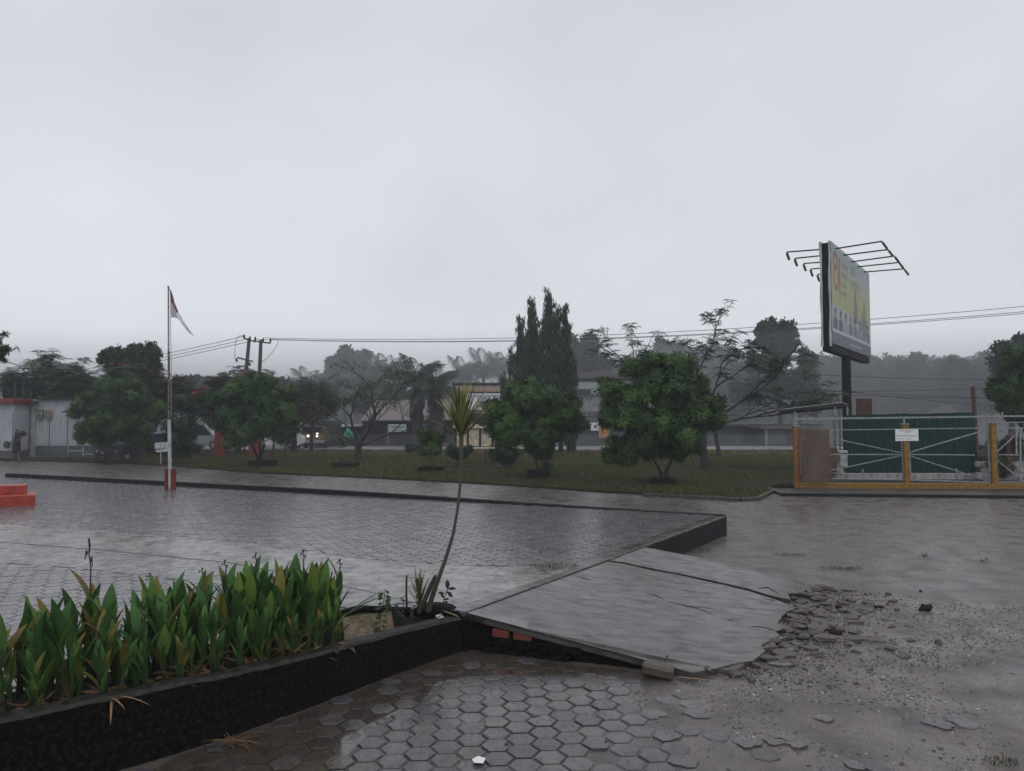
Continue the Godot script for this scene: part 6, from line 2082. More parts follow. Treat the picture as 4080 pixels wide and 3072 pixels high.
func billboard() -> void:
	var o := thing("billboard", "two sided billboard on a black pole with spotlight arms above the gate", "billboard", V(14.88, 0, -33.35))
	var a := V(12.72, 0, -30.0)
	var dir := V(4.8, 0, -6.9).normalized()
	var face := V(0.82, 0, 0.571)
	var length := 8.4
	var y0 := 5.3
	var y1 := 9.42
	var m := StandardMaterial3D.new()
	m.albedo_texture = billboard_print()
	m.roughness = 0.45
	m.albedo_color = Color(0.9, 0.9, 0.9)
	var pf := MB.new()
	var b0 := a + dir * length
	pf.card(a + V(0, y1, 0) + face * 0.03, b0 + V(0, y1, 0) + face * 0.03, b0 + V(0, y0, 0) + face * 0.03, a + V(0, y0, 0) + face * 0.03, face)
	obj("printed_face", pf, m, o)
	var c := MB.new()
	var basis := Basis(dir, Vector3.UP, dir.cross(Vector3.UP))
	c.box(Transform3D(basis, a + dir * length * 0.5 + V(0, (y0 + y1) * 0.5, 0) - face * 0.03), V(length, y1 - y0, 0.06), 0.01)
	obj("front_panel", c, M.white, o)
	c = MB.new()
	c.box(Transform3D(basis, a + dir * length * 0.5 + V(0, (y0 + y1) * 0.5, 0) - face * 0.36), V(length, y1 - y0, 0.06), 0.01)
	obj("back_panel", c, M.white, o)
	c = MB.new()
	c.box(Transform3D(basis, a + dir * (length * 0.5 + 0.04) + V(0, (y0 + y1) * 0.5 - 0.02, 0) - face * 0.195), V(length - 0.1, y1 - y0 - 0.06, 0.26))
	obj("dark_core", c, M.black, o)
	# frayed cloth edges
	for s in 2:
		var e := MB.new()
		var off := -face * (0.03 if s == 0 else 0.36)
		var prev := []
		for i in 15:
			var y := lerpf(y0 - 0.12, y1, i / 14.0)
			var row := [a + off + V(0, y, 0) - dir * 0.012 + face * (0.045 + 0.012 * sin(i * 1.7 + s)), a + off + V(0, y, 0) - dir * 0.02 - face * (0.04 + 0.018 * sin(i * 0.9 + s * 2.0))]
			if i > 0:
				e.quad(prev[0], row[0], row[1], prev[1], -dir)
			prev = row
		obj("frayed_edge", e, M.white, o)
	c = MB.new()
	c.box(Transform3D(basis, a + dir * length * 0.5 + V(0, y0 - 0.16, 0) - face * 0.195), V(length - 0.1, 0.3, 0.34), 0.02)
	obj("underframe", c, M.black, o)
	c = MB.new()
	var pole := a + dir * length * 0.44 - face * 0.195
	c.tube([pole, pole + V(0, y0 - 0.2, 0)], 0.19, 18)
	obj("pole", c, M.black, o)
	for s in [1.0, -1.0]:
		for k in 5:
			var along: float = [0.12, 0.3, 0.5, 0.66, 0.84][k] * length
			if s < 0:
				along = [0.1, 0.25, 0.43, 0.58, 0.74][k] * length
			var p := a + dir * along + V(0, y1 - 0.14, 0) + face * (0.0 if s > 0 else -0.4)
			var n: Vector3 = face * s
			var q: Vector3 = p + n * (1.75 if s > 0 else 1.5) + V(0, [0.07, 0.02, 0.05, 0.0, -0.04][k], 0)
			var arm := MB.new()
			arm.bar(p, q, 0.05, 0.05, Vector3.UP)
			obj("arm", arm, M.black, o)
			var l := MB.new()
			var tip: Vector3 = (V(0, -1, 0) + n * (0.55 if s > 0 else -0.25) + dir * 0.15).normalized()
			l.bar(q + V(0, -0.03, 0), q + tip * 0.36, 0.16, 0.09, dir, 0.02)
			obj("spotlight", l, M.steel, o)


# ---------------------------------------------------------------- bodies: tapered capsules joined and meshed as one skin
func skin(caps: Array, cell: float, k: float) -> MB:
	var lo := V(1e9, 1e9, 1e9)
	var hi := -lo
	for q in caps:
		var r := maxf(q[2], q[3]) + k + cell * 2.0
		lo = lo.min(q[0] - Vector3.ONE * r).min(q[1] - Vector3.ONE * r)
		hi = hi.max(q[0] + Vector3.ONE * r).max(q[1] + Vector3.ONE * r)
	var n := Vector3i(((hi - lo) / cell).ceil()) + Vector3i.ONE
	var f := PackedFloat32Array()
	f.resize(n.x * n.y * n.z)
	f.fill(1.0)
	for q in caps:
		var r := maxf(q[2], q[3]) + k + cell * 2.0
		var a: Vector3 = q[0]
		var b: Vector3 = q[1]
		var i0 := Vector3i(((a.min(b) - Vector3.ONE * r - lo) / cell).floor()).clamp(Vector3i.ZERO, n - Vector3i.ONE)
		var i1 := Vector3i(((a.max(b) + Vector3.ONE * r - lo) / cell).ceil()).clamp(Vector3i.ZERO, n - Vector3i.ONE)
		var ab := b - a
		var l2 := maxf(ab.length_squared(), 1e-9)
		for z in range(i0.z, i1.z + 1):
			for y in range(i0.y, i1.y + 1):
				for x in range(i0.x, i1.x + 1):
					var p := lo + V(x, y, z) * cell
					var t := clampf((p - a).dot(ab) / l2, 0.0, 1.0)
					var d: float = (p - a - ab * t).length() - lerpf(q[2], q[3], t)
					var at := x + n.x * (y + n.y * z)
					var o := f[at]
					var h := maxf(k - absf(o - d), 0.0) / k
					f[at] = minf(o, d) - h * h * k * 0.25
	var idx := {}
	var pos := []
	var nor := []
	for z in n.z - 1:
		for y in n.y - 1:
			for x in n.x - 1:
				var s := Vector3.ZERO
				var c := 0
				var g := Vector3.ZERO
				var v := []
				for w in 8:
					v.append(f[(x + (w & 1)) + n.x * ((y + (w >> 1 & 1)) + n.y * (z + (w >> 2 & 1)))])
				var neg := 0
				for w in 8:
					if v[w] < 0.0:
						neg += 1
				if neg == 0 or neg == 8:
					continue
				for e in [[0, 1], [2, 3], [4, 5], [6, 7], [0, 2], [1, 3], [4, 6], [5, 7], [0, 4], [1, 5], [2, 6], [3, 7]]:
					if (v[e[0]] < 0.0) != (v[e[1]] < 0.0):
						var t: float = v[e[0]] / (v[e[0]] - v[e[1]])
						var p0 := V(e[0] & 1, e[0] >> 1 & 1, e[0] >> 2 & 1)
						var p1 := V(e[1] & 1, e[1] >> 1 & 1, e[1] >> 2 & 1)
						s += p0.lerp(p1, t)
						c += 1
				for w in 8:
					g += V(v[w] if w & 1 else -v[w], v[w] if w & 2 else -v[w], v[w] if w & 4 else -v[w])
				idx[x + n.x * (y + n.y * z)] = pos.size()
				pos.append(lo + (V(x, y, z) + s / c) * cell)
				nor.append(g.normalized())
	var out := MB.new()
	for key in idx:
		var x: int = key % n.x
		var y: int = (key / n.x) % n.y
		var z: int = key / (n.x * n.y)
		for ax in 3:
			var st: Vector3i = [Vector3i(1, 0, 0), Vector3i(0, 1, 0), Vector3i(0, 0, 1)][ax]
			var u: Vector3i = [Vector3i(0, 1, 0), Vector3i(0, 0, 1), Vector3i(1, 0, 0)][ax]
			var w: Vector3i = [Vector3i(0, 0, 1), Vector3i(1, 0, 0), Vector3i(0, 1, 0)][ax]
			var o := Vector3i(x, y, z)
			var a0 := f[o.x + n.x * (o.y + n.y * o.z)]
			var p1 := o + st
			var a1 := f[p1.x + n.x * (p1.y + n.y * p1.z)]
			if (a0 < 0.0) == (a1 < 0.0):
				continue
			var ids := []
			for m in [o, o - u, o - u - w, o - w]:
				var kk: int = m.x + n.x * (m.y + n.y * m.z)
				if idx.has(kk):
					ids.append(idx[kk])
			if ids.size() == 4:
				out.tri(pos[ids[0]], pos[ids[1]], pos[ids[2]], nor[ids[0]], nor[ids[1]], nor[ids[2]])
				out.tri(pos[ids[0]], pos[ids[2]], pos[ids[3]], nor[ids[0]], nor[ids[2]], nor[ids[3]])
	return out


func walker() -> void:
	var at := V(X_at(70, 41.2), 0.06, -41.2)
	var o := thing("person", "person in a dark knee length dress walking past the white building", "person", at)
	var q := func(x: float, y: float, z := 0.0) -> Vector3: return at + V(x, y, z)
	# striding to the right: the far leg leads, the near arm is raised to the umbrella
	var caps := [
		[q.call(0, 0.86, 0), q.call(0.03, 1.24, 0), 0.125, 0.13], [q.call(0.03, 1.27, -0.14), q.call(0.03, 1.27, 0.14), 0.06, 0.06], [q.call(0.03, 1.28, 0), q.call(0.05, 1.4, 0), 0.05, 0.048],
		[q.call(0.06, 1.49, 0), q.call(0.065, 1.54, 0), 0.078, 0.085], [q.call(0.1, 1.45, 0), q.call(0.09, 1.47, 0), 0.05, 0.06], [q.call(0.145, 1.485, 0), q.call(0.155, 1.475, 0), 0.014, 0.012],
		[q.call(0, 0.84, 0.08), q.call(0.14, 0.46, 0.08), 0.085, 0.055], [q.call(0.14, 0.46, 0.08), q.call(0.22, 0.08, 0.08), 0.052, 0.034], [q.call(0.2, 0.04, 0.08), q.call(0.34, 0.03, 0.08), 0.036, 0.026],
		[q.call(0, 0.84, -0.08), q.call(-0.07, 0.45, -0.08), 0.085, 0.055], [q.call(-0.07, 0.45, -0.08), q.call(-0.28, 0.13, -0.08), 0.052, 0.034], [q.call(-0.3, 0.1, -0.08), q.call(-0.2, 0.03, -0.08), 0.034, 0.026],
		[q.call(0.03, 1.27, 0.17), q.call(0.12, 1.02, 0.22), 0.05, 0.04], [q.call(0.12, 1.02, 0.22), q.call(0.33, 1.2, 0.16), 0.038, 0.028], [q.call(0.33, 1.2, 0.16), q.call(0.38, 1.25, 0.15), 0.03, 0.022],
		[q.call(0.03, 1.27, -0.17), q.call(-0.06, 1.0, -0.2), 0.05, 0.04], [q.call(-0.06, 1.0, -0.2), q.call(0.05, 0.8, -0.18), 0.038, 0.028], [q.call(0.05, 0.8, -0.18), q.call(0.08, 0.73, -0.18), 0.028, 0.02],
	]
	for k in 5:
		var y := 0.018 * (k - 1.5)
		if k == 4:
			caps.append([q.call(0.37, 1.25, 0.17), q.call(0.4, 1.29, 0.185), 0.011, 0.009])
			caps.append([q.call(0.08, 0.75, -0.16), q.call(0.12, 0.71, -0.15), 0.011, 0.009])
		else:
			caps.append([q.call(0.385, 1.255, 0.15 + y), q.call(0.42, 1.27 - 0.006 * k, 0.15 + y), 0.01, 0.008])
			caps.append([q.call(0.08, 0.73, -0.18 + y), q.call(0.085, 0.66 + 0.006 * k, -0.18 + y), 0.01, 0.008])
	obj("body", skin(caps, 0.016, 0.03), M.skin, o)
	var dress := [[q.call(0.01, 0.62, 0), q.call(0.03, 1.1, 0), 0.19, 0.15], [q.call(0.03, 1.1, 0), q.call(0.03, 1.27, 0), 0.155, 0.12], [q.call(0.03, 1.28, -0.14), q.call(0.03, 1.28, 0.14), 0.075, 0.075], [q.call(0.1, 0.5, 0.06), q.call(0.02, 0.85, 0.02), 0.13, 0.15], [q.call(-0.08, 0.5, -0.06), q.call(0.0, 0.85, -0.02), 0.13, 0.15], [q.call(0.03, 1.27, 0.17), q.call(0.12, 1.03, 0.22), 0.062, 0.055], [q.call(0.03, 1.27, -0.17), q.call(-0.06, 1.01, -0.2), 0.062, 0.055]]
	obj("dress", skin(dress, 0.02, 0.05), M.dress, o)
	obj("hair", skin([[q.call(0.03, 1.52, 0), q.call(0.05, 1.58, 0), 0.09, 0.085], [q.call(-0.04, 1.5, 0), q.call(-0.05, 1.36, 0), 0.06, 0.045]], 0.014, 0.03), M.hair, o)
	var face := MB.new()
	for s in [-1.0, 1.0]:
		face.lump(q.call(0.14, 1.515, 0.032 * s), V(0.01, 0.008, 0.012), 0.0, 1, 6)
	face.lump(q.call(0.142, 1.445, 0), V(0.008, 0.006, 0.022), 0.0, 1, 6)
	obj("face_features", face, M.dress, o)
	var u := thing("umbrella", "half folded black umbrella held out in front by the walking person", "umbrella", q.call(0.38, 1.25, 0.15))
	var b := MB.new()
	b.tube([q.call(0.37, 1.16, 0.15), q.call(0.44, 1.62, 0.15)], 0.008, 6)
	obj("shaft", b, M.steel, u)
	b = MB.new()
	var prev := []
	for j in 4:
		var row := []
		for i in 9:
			var a := TAU * i / 8.0
			var r: float = [0.02, 0.16, 0.24, 0.22][j] * (1.0 if i % 2 else 0.8)
			row.append(q.call(0.44 - 0.03 * j + cos(a) * r, 1.6 - [0.0, 0.06, 0.17, 0.3][j], 0.15 + sin(a) * r))
		if j > 0:
			for i in 8:
				b.quad(prev[i], prev[i + 1], row[i + 1], row[i], V(0, 1, 0))
		prev = row
	obj("canopy", b, M.dress, u)


# ---------------------------------------------------------------- vehicles
func car(called: String, label: String, at: Vector3, turn: float, paint: Material, van := false) -> void:
	var o := thing(called, label, "car", at)
	var X := V(cos(turn), 0, -sin(turn))
	var Z := V(sin(turn), 0, cos(turn))
	var p := func(x: float, y: float, z := 0.0) -> Vector3: return at + X * x + V(0, y, 0) + Z * z
	var b := MB.new()
	var side := [[-2.1, 0.42], [-2.12, 0.8], [-1.95, 0.98], [0.95, 0.98], [1.85, 0.82], [2.1, 0.62], [2.08, 0.3], [1.7, 0.25], [-1.8, 0.25]]
	var top := [[-1.75, 0.97], [-1.15, 1.42], [0.25, 1.45], [1.05, 0.97]]
	if van:
		top = [[-2.0, 0.97], [-1.9, 1.75], [0.6, 1.78], [1.35, 0.97]]
	var pts := []
	for q in side:
		pts.append(p.call(q[0], q[1], -0.82))
	b.prism(pts, Z * 1.64)
	pts = []
	for q in top:
		pts.append(p.call(q[0] * 0.94, q[1] if q[1] < 1.0 else q[1] + 0.03, -0.68))
	b.prism(pts, Z * 1.36)
	obj("body", b, paint, o)
	b = MB.new()
	pts = []
	for q in top:
		pts.append(p.call(q[0] * 0.82 - 0.02, q[1] + 0.03 if q[1] < 1.0 else q[1] - 0.05, -0.7))
	b.prism(pts, Z * 1.4)
	obj("window", b, M.glass_dark, o)
	for x in [-1.3, 1.3]:
		for s in [-0.8, 0.8]:
			var w := MB.new()
			w.tube([p.call(x, 0.31, s - 0.09), p.call(x, 0.31, s + 0.09)], 0.31, 14)
			var ob := obj("wheel", w, M.tyre, o)
			var r := MB.new()
			r.tube([p.call(x, 0.31, s - 0.1), p.call(x, 0.31, s + 0.1)], 0.18, 12)
			obj("rim", r, M.galv, ob)
	for s in [-0.62, 0.62]:
		var l := MB.new()
		l.box(Transform3D(Basis(X, Vector3.UP, Z), p.call(2.06, 0.66, s)), V(0.08, 0.13, 0.3), 0.02)
		obj("headlight", l, M.chrome, o)


func truck() -> void:
	var at := V(-14.75, 0.12, -56)
	var o := thing("truck", "dim yellow truck coming towards us with its lights on", "truck", at)
	var b := MB.new()
	b.box(T(at + V(0, 1.02, -1.0)), V(1.75, 1.25, 1.9), 0.12)
	obj("cab", b, M.truck_yellow, o)
	b = MB.new()
	b.box(T(at + V(0, 1.3, -3.9)), V(1.8, 1.5, 3.6), 0.04)
	obj("load_box", b, M.shutter, o)
	b = MB.new()
	b.box(T(at + V(0, 1.38, -0.03)), V(1.5, 0.48, 0.04), 0.02)
	obj("windscreen", b, M.glass_dark, o)
	b = MB.new()
	b.box(T(at + V(0, 0.48, -0.02)), V(1.8, 0.2, 0.14), 0.03)
	obj("bumper", b, M.galv, o)
	for x in [-0.72, 0.72]:
		var w := MB.new()
		w.tube([at + V(x - 0.12, 0.36, -1.0), at + V(x + 0.12, 0.36, -1.0)], 0.36, 12)
		obj("wheel", w, M.tyre, o)
	for q in [[-0.3, 0.92, 0.1], [0.36, 0.9, 0.08], [0.38, 1.1, 0.07]]:
		var l := MB.new()
		l.lump(at + V(q[0], q[1], 0.06), V(q[2], q[2] * 0.85, 0.04), 0.0, 1, 10)
		obj("headlight", l, M.lamp_on, o)
		var lamp := OmniLight3D.new()
		lamp.name = "headlight_glow"
		lamp.position = V(q[0], q[1], 0.16)
		lamp.light_energy = 0.015
		lamp.light_size = q[2]
		lamp.omni_range = 12.0
		lamp.omni_attenuation = 2.0
		lamp.shadow_enabled = true
		o.add_child(lamp, true)


func motorcycle(label: String, at: Vector3, sgn: float, paint: Material) -> void:
	var o := thing("motorcycle", label, "motorcycle", at)
	var p := func(x: float, y: float, z := 0.0) -> Vector3: return at + V(x * sgn, y, z)
	for wx in [-0.6, 0.6]:
		var b := MB.new()
		var ring := []
		for i in 19:
			ring.append(p.call(wx + cos(TAU * i / 18.0) * 0.24, 0.29 + sin(TAU * i / 18.0) * 0.24))
		b.tube(ring, 0.045, 6, false)
		obj("wheel", b, M.tyre, o)
	var b := MB.new()
	b.prism([p.call(-0.9, 0.75, -0.08), p.call(-0.5, 0.55, -0.08), p.call(-0.2, 0.3, -0.08), p.call(0.25, 0.3, -0.08), p.call(0.45, 0.6, -0.08), p.call(0.55, 0.95, -0.08), p.call(0.4, 0.92, -0.08), p.call(0.2, 0.62, -0.08), p.call(-0.2, 0.72, -0.08), p.call(-0.85, 0.82, -0.08)], V(0, 0, 0.16))
	obj("body", b, paint, o)
	b = MB.new()
	b.tube([p.call(0.42, 1.02, -0.3), p.call(0.46, 1.0, 0), p.call(0.42, 1.02, 0.3)], 0.016, 6)
	b.tube([p.call(0.46, 1.0), p.call(0.6, 0.29)], 0.03, 6)
	obj("handlebar", b, M.steel, o)


func rider() -> void:
	var at := V(-12.05, 0.12, -56)
	motorcycle("dark motorcycle ridden by the person in the green poncho", at, 1.0, M.black)
	var o := thing("person", "person in a bright green rain poncho riding a motorcycle on the street", "person", at + V(0, 0.75, 0))
	var q := func(x: float, y: float, z := 0.0) -> Vector3: return at + V(x, y, z)
	obj("body", skin([[q.call(-0.15, 0.85), q.call(-0.05, 1.3), 0.15, 0.15], [q.call(-0.03, 1.32), q.call(0.0, 1.5), 0.06, 0.09], [q.call(-0.05, 1.28, 0.18), q.call(0.2, 1.08, 0.24), 0.055, 0.045], [q.call(0.2, 1.08, 0.24), q.call(0.42, 1.04, 0.24), 0.042, 0.035], [q.call(-0.05, 1.28, -0.18), q.call(0.2, 1.08, -0.24), 0.055, 0.045], [q.call(0.2, 1.08, -0.24), q.call(0.42, 1.04, -0.24), 0.042, 0.035], [q.call(-0.15, 0.82, 0.12), q.call(0.25, 0.75, 0.15), 0.09, 0.07], [q.call(0.25, 0.75, 0.15), q.call(0.15, 0.35, 0.15), 0.065, 0.045], [q.call(-0.15, 0.82, -0.12), q.call(0.25, 0.75, -0.15), 0.09, 0.07], [q.call(0.25, 0.75, -0.15), q.call(0.15, 0.35, -0.15), 0.065, 0.045]], 0.025, 0.05), M.dress, o)
	obj("poncho", skin([[q.call(-0.2, 0.78), q.call(-0.05, 1.3), 0.27, 0.17], [q.call(-0.05, 1.3, -0.16), q.call(-0.05, 1.3, 0.16), 0.1, 0.1], [q.call(-0.05, 1.28, 0.18), q.call(0.22, 1.08, 0.24), 0.09, 0.08], [q.call(-0.05, 1.28, -0.18), q.call(0.22, 1.08, -0.24), 0.09, 0.08], [q.call(-0.1, 0.85), q.call(0.2, 0.85), 0.2, 0.16], [q.call(-0.02, 1.48), q.call(-0.01, 1.56), 0.12, 0.12]], 0.025, 0.06), M.poncho, o)


# ---------------------------------------------------------------- buildings, poles and wires
func X_at(X: float, d: float) -> float:
	return (X - 2040.0) / 3015.0 * d


func Y_at(Y: float, d: float) -> float:
	return 2.28 + (1670.0 - Y) / 3015.0 * d


func block(called: String, o: Node3D, X0: float, X1: float, Y0: float, Y1: float, d: float, deep: float, m: Material, bev := 0.02, floor_ := -1.0) -> MeshInstance3D:
	var b := MB.new()
	var y0 := Y_at(Y1, d) if floor_ < 0.0 else floor_
	var y1 := Y_at(Y0, d)
	b.box(T(V((X_at(X0, d) + X_at(X1, d)) * 0.5, (y0 + y1) * 0.5, -d - deep * 0.5)), V(X_at(X1, d) - X_at(X0, d), y1 - y0, deep), bev)
	return obj(called, b, m, o)


func lettering(called: String, text: String, o: Node3D, at: Vector3, height: float, width: float, m: Material, bold := true) -> void:
	var t := TextMesh.new()
	t.text = text
	var f := SystemFont.new()
	f.font_names = PackedStringArray(["Droid Sans"])
	f.font_weight = 700 if bold else 400
	t.font = f
	t.font_size = 64
	t.pixel_size = 0.01
	t.depth = 0.02
	var box := t.get_aabb()
	if box.size.x < 0.001:
		return
	var sx := width / box.size.x
	var sy := height / box.size.y
	var w := MeshInstance3D.new()
	w.mesh = t
	w.material_override = m
	w.name = called
	w.transform = Transform3D(Basis.from_scale(V(sx, sy, 1)), at - origin_of(o) - V(box.get_center().x * sx, box.get_center().y * sy, 0))
	o.add_child(w, true)


func crest(label: String, X: float, outer: Material, inner: Material, round_top: bool) -> void:
	var d := 43.9
	var o := thing("crest", label, "emblem", V(X_at(X, d), Y_at(1654, d), -d))
	var sh := func(s: float, z: float) -> Array:
		var r := []
		for q in [[-1, 0.95], [-0.5, 1.0], [0.5, 1.0], [1, 0.95], [1.0, -0.1], [0.8, -0.6], [0.4, -0.88], [0, -1.0], [-0.4, -0.88], [-0.8, -0.6], [-1.0, -0.1]]:
			r.append(V(X_at(X, d) + q[0] * 0.21 * s, Y_at(1654, d) + q[1] * 0.3 * s, z))
		return r
	var b := MB.new()
	b.prism(sh.call(1.0, -d + 0.05), V(0, 0, -0.05))
	obj("shield", b, outer, o)
	b = MB.new()
	b.prism(sh.call(0.78, -d + 0.065), V(0, 0, -0.03))
	obj("field", b, inner, o)
	b = MB.new()
	if round_top:
		for r in [0.1, 0.055]:
			var ring := []
			for i in 17:
				ring.append(V(X_at(X, d) + cos(TAU * i / 16.0) * r, Y_at(1656, d) + sin(TAU * i / 16.0) * r, -d + 0.07))
			b.tube(ring, 0.016, 5, false)
	else:
		b.box(T(V(X_at(X, d), Y_at(1646, d), -d + 0.07)), V(0.22, 0.05, 0.02))
		b.prism([V(X_at(X, d) - 0.09, Y_at(1650, d), -d + 0.07), V(X_at(X, d) + 0.09, Y_at(1650, d), -d + 0.07), V(X_at(X, d), Y_at(1668, d), -d + 0.07)], V(0, 0, -0.02))
	obj("device", b, outer, o)


func street() -> void:
	# the white building on the left
	var o := thing("white_building", "streaked white building with a grey lower band at the left edge", "building", V(X_at(240, 44), 0.0, -44))
	block("wall", o, 143, 420, 1592, 1776, 44, 7, M.white_wall)
	block("grey_band", o, 143, 420, 1776, 1840, 43.985, 7, M.grey_band, 0.02, 0.0)
	block("eave", o, 140, 425, 1588, 1593, 43.7, 7.5, M.steel)
	block("side_wall", o, 50, 143, 1604, 1776, 44.4, 6, M.white_wall)
	block("grey_band", o, 50, 143, 1776, 1840, 44.38, 6, M.grey_band, 0.02, 0.0)
	block("fascia", o, 52, 146, 1597, 1612, 43.6, 0.2, M.kerb)
	block("corner_pier", o, 120, 143, 1590, 1840, 43.9, 0.3, M.grey_wall, 0.02, 0.0)
	block("front_wall", o, -400, 57, 1607, 1795, 42.6, 8, M.white_wall)
	block("grey_band", o, -400, 57, 1795, 1840, 42.58, 8, M.grey_band, 0.02, 0.0)
	block("red_fascia", o, -400, 54, 1587, 1609, 42.2, 8.6, M.post_red)
	block("roof_tank", o, 4, 62, 1552, 1587, 45, 2.0, M.black, 0.1)
	block("roof_tank", o, 66, 118, 1556, 1590, 46, 2.0, M.black, 0.1)
	for q in [[57, 1612, 1740, 43.0, 0.035], [78, 1640, 1728, 44.3, 0.035], [122, 1560, 1826, 42.9, 0.05], [91, 1500, 1600, 45, 0.04], [59, 1520, 1600, 45, 0.04]]:
		var b := MB.new()
		b.tube([V(X_at(q[0], q[3]), Y_at(q[2], q[3]), -q[3]), V(X_at(q[0], q[3]), Y_at(q[1], q[3]), -q[3])], q[4], 8)
		obj("pipe", b, M.steel, o)
	crest("green shield shaped crest on the white building's wall, the left of two", 161, M.crest_green, M.crest_pale, true)
	crest("tan shield shaped crest on the white building's wall, the right of two", 195, M.crest_tan, M.crest_brown, false)
	var ac := thing("air_conditioner", "white outdoor air conditioner on the ground by the left wall", "air conditioner", V(X_at(33, 42.2), 0.1, -42.2))
	block("case", ac, 17, 49, 1750, 1797, 42.2, 0.35, M.white, 0.02)
	var fan := MB.new()
	fan.tube([V(X_at(30, 42.1), Y_at(1772, 42.1), -42.18), V(X_at(30, 42.1), Y_at(1772, 42.1), -42.14)], 0.2, 16)
	obj("fan_grille", fan, M.steel, ac)
	var ft := MB.new()
	ft.box(T(V(X_at(33, 42.2), 0.27, -42.4)), V(0.44, 0.42, 0.3), 0.02)
	obj("plinth", ft, M.grey_band, ac)
	var aw := thing("window_unit", "dark boxed unit under a small canopy high on the white wall", "window unit", V(X_at(280, 43.6), Y_at(1642, 43.6), -43.6))
	block("canopy", aw, 248, 330, 1637, 1643, 43.3, 0.7, M.steel)
	block("box", aw, 259, 325, 1630, 1637, 43.5, 0.5, M.zinc)
	var fr := thing("pipe_frame", "white pipe gate frame standing before the white building's right end", "gate", V(X_at(305, 42.6), 0.06, -42.6))
	for q in [[277, 1646, 308, 1647], [281, 1683, 322, 1684], [279, 1796, 333, 1796], [338, 1809, 392, 1809], [277, 1646, 275, 1815], [334, 1775, 337, 1818], [392, 1790, 392, 1816]]:
		var b := MB.new()
		b.tube([V(X_at(q[0], 42.6), Y_at(q[1], 42.6), -42.6), V(X_at(q[2], 42.6), Y_at(q[3], 42.6), -42.6)], 0.025, 7)
		obj("pipe", b, M.white, fr)
	# the wire mesh fence
	var mf := thing("mesh_fence", "thin dark wire mesh fence in front of the white building", "fence", V(X_at(130, 42.0), 0.06, -42.0))
	var wires := MB.new()
	var x0 := X_at(-60, 42.0)
	var x1 := X_at(272, 42.0)
	var x := x0
	while x < x1:
		wires.bar(V(x, 0.05, -42.0), V(x, Y_at(1646, 42.0), -42.0), 0.004, 0.004)
		x += 0.16
	for k in 8:
		var y := lerpf(0.2, Y_at(1646, 42.0), k / 7.0)
		wires.bar(V(x0, y, -42.0), V(x1, y, -42.0), 0.012 if k == 7 else 0.007, 0.01)
	tag(obj("wire_mesh", wires, M.galv, mf), "", "", "", "stuff")
	for X in [-20, 54, 122, 200, 272]:
		var b := MB.new()
		b.bar(V(X_at(X, 42.02), 0.0, -42.02), V(X_at(X, 42.02), Y_at(1645, 42.0), -42.02), 0.035, 0.035)
		obj("post", b, M.grey_band, mf)
	walker()
	# the dark low wall and the blue sheet behind the scooter
	var lw := thing("boundary_wall", "dark low wall with a broken white coping behind the scooter", "wall", V(X_at(480, 47.5), 0.0, -47.5))
	block("wall", lw, 335, 640, 1774, 1815, 47.5, 0.2, M.dark_kerb, 0.01, 0.0)
	for q in [[375, 470], [482, 505], [520, 536], [562, 640]]:
		block("coping", lw, q[0], q[1], 1769, 1775, 47.45, 0.3, M.white)
	var bs := MB.new()
	bs.box(T(V(X_at(612, 50), Y_at(1750, 50), -50), 0.1), V(1.7, 0.75, 0.05), 0.01)
	tag(obj("blue_sheet", bs, M.tarp, null, V(X_at(612, 50), Y_at(1750, 50), -50)), "plain blue sheet behind the low wall right of the left mango", "sheet")
	# the red gateway with its roof
	for q in [[876, 45.8, 39, "wide red gateway pillar left of the many stemmed mango"], [1013, 45.8, 40, "red gateway pillar behind the many stemmed mango's stems"]]:
		var p := thing("gateway_pillar", q[3], "pillar", V(X_at(q[0], q[1]), 0.05, -q[1]), "red gateway pillars")
		block("shaft", p, q[0] - q[2] * 0.5, q[0] + q[2] * 0.5, 1560, 1820, q[1], 0.6, M.pillar_red, 0.02, 0.0)
		block("inset", p, q[0] - 4, q[0] + 4, 1735, 1818, q[1] - 0.02, 0.06, M.post_red, 0.01, 0.02)
	var gh := thing("gatehouse_roof", "dark tiled gateway roof with a small brick gable behind the trees", "roof", V(X_at(885, 46), Y_at(1560, 46), -46))
	var rf := MB.new()
	rf.prism([V(X_at(780, 45.2), Y_at(1552, 45.2), -45.0), V(X_at(1005, 45.2), Y_at(1552, 45.2), -45.0), V(X_at(985, 46), Y_at(1500, 46), -46), V(X_at(800, 46), Y_at(1500, 46), -46)], V(0, -0.08, 0))
	rf.prism([V(X_at(800, 46), Y_at(1500, 46), -46), V(X_at(985, 46), Y_at(1500, 46), -46), V(X_at(1005, 46), Y_at(1552, 46), -47), V(X_at(780, 46), Y_at(1552, 46), -47)], V(0, -0.08, 0))
	obj("tiles", rf, M.roof_dark, gh)
	var gb := MB.new()
	gb.prism([V(X_at(791, 44.8), Y_at(1565, 44.8), -44.8), V(X_at(838, 44.8), Y_at(1565, 44.8), -44.8), V(X_at(838, 44.8), Y_at(1548, 44.8), -44.8), V(X_at(818, 44.8), Y_at(1532, 44.8), -44.8), V(X_at(793, 44.8), Y_at(1548, 44.8), -44.8)], V(0, 0, -0.4))
	obj("gable", gb, M.brick, gh)
	block("beam", gh, 800, 1030, 1556, 1575, 45.7, 0.4, M.pillar_red)
	# vehicles
	car("white_car", "pale car on the street behind the many stemmed mango's trunk", V(X_at(1105, 56), 0.12, -56), PI, M.car_white)
	car("silver_van", "silver van on the street left of the red pillars", V(X_at(800, 55), 0.12, -55), 0.0, M.car_silver, true)
	truck()
	rider()
	motorcycle("small dark motorcycle with white panels parked between the red pillars", V(X_at(925, 47.0), 0.05, -47.0), -1.0, M.white)
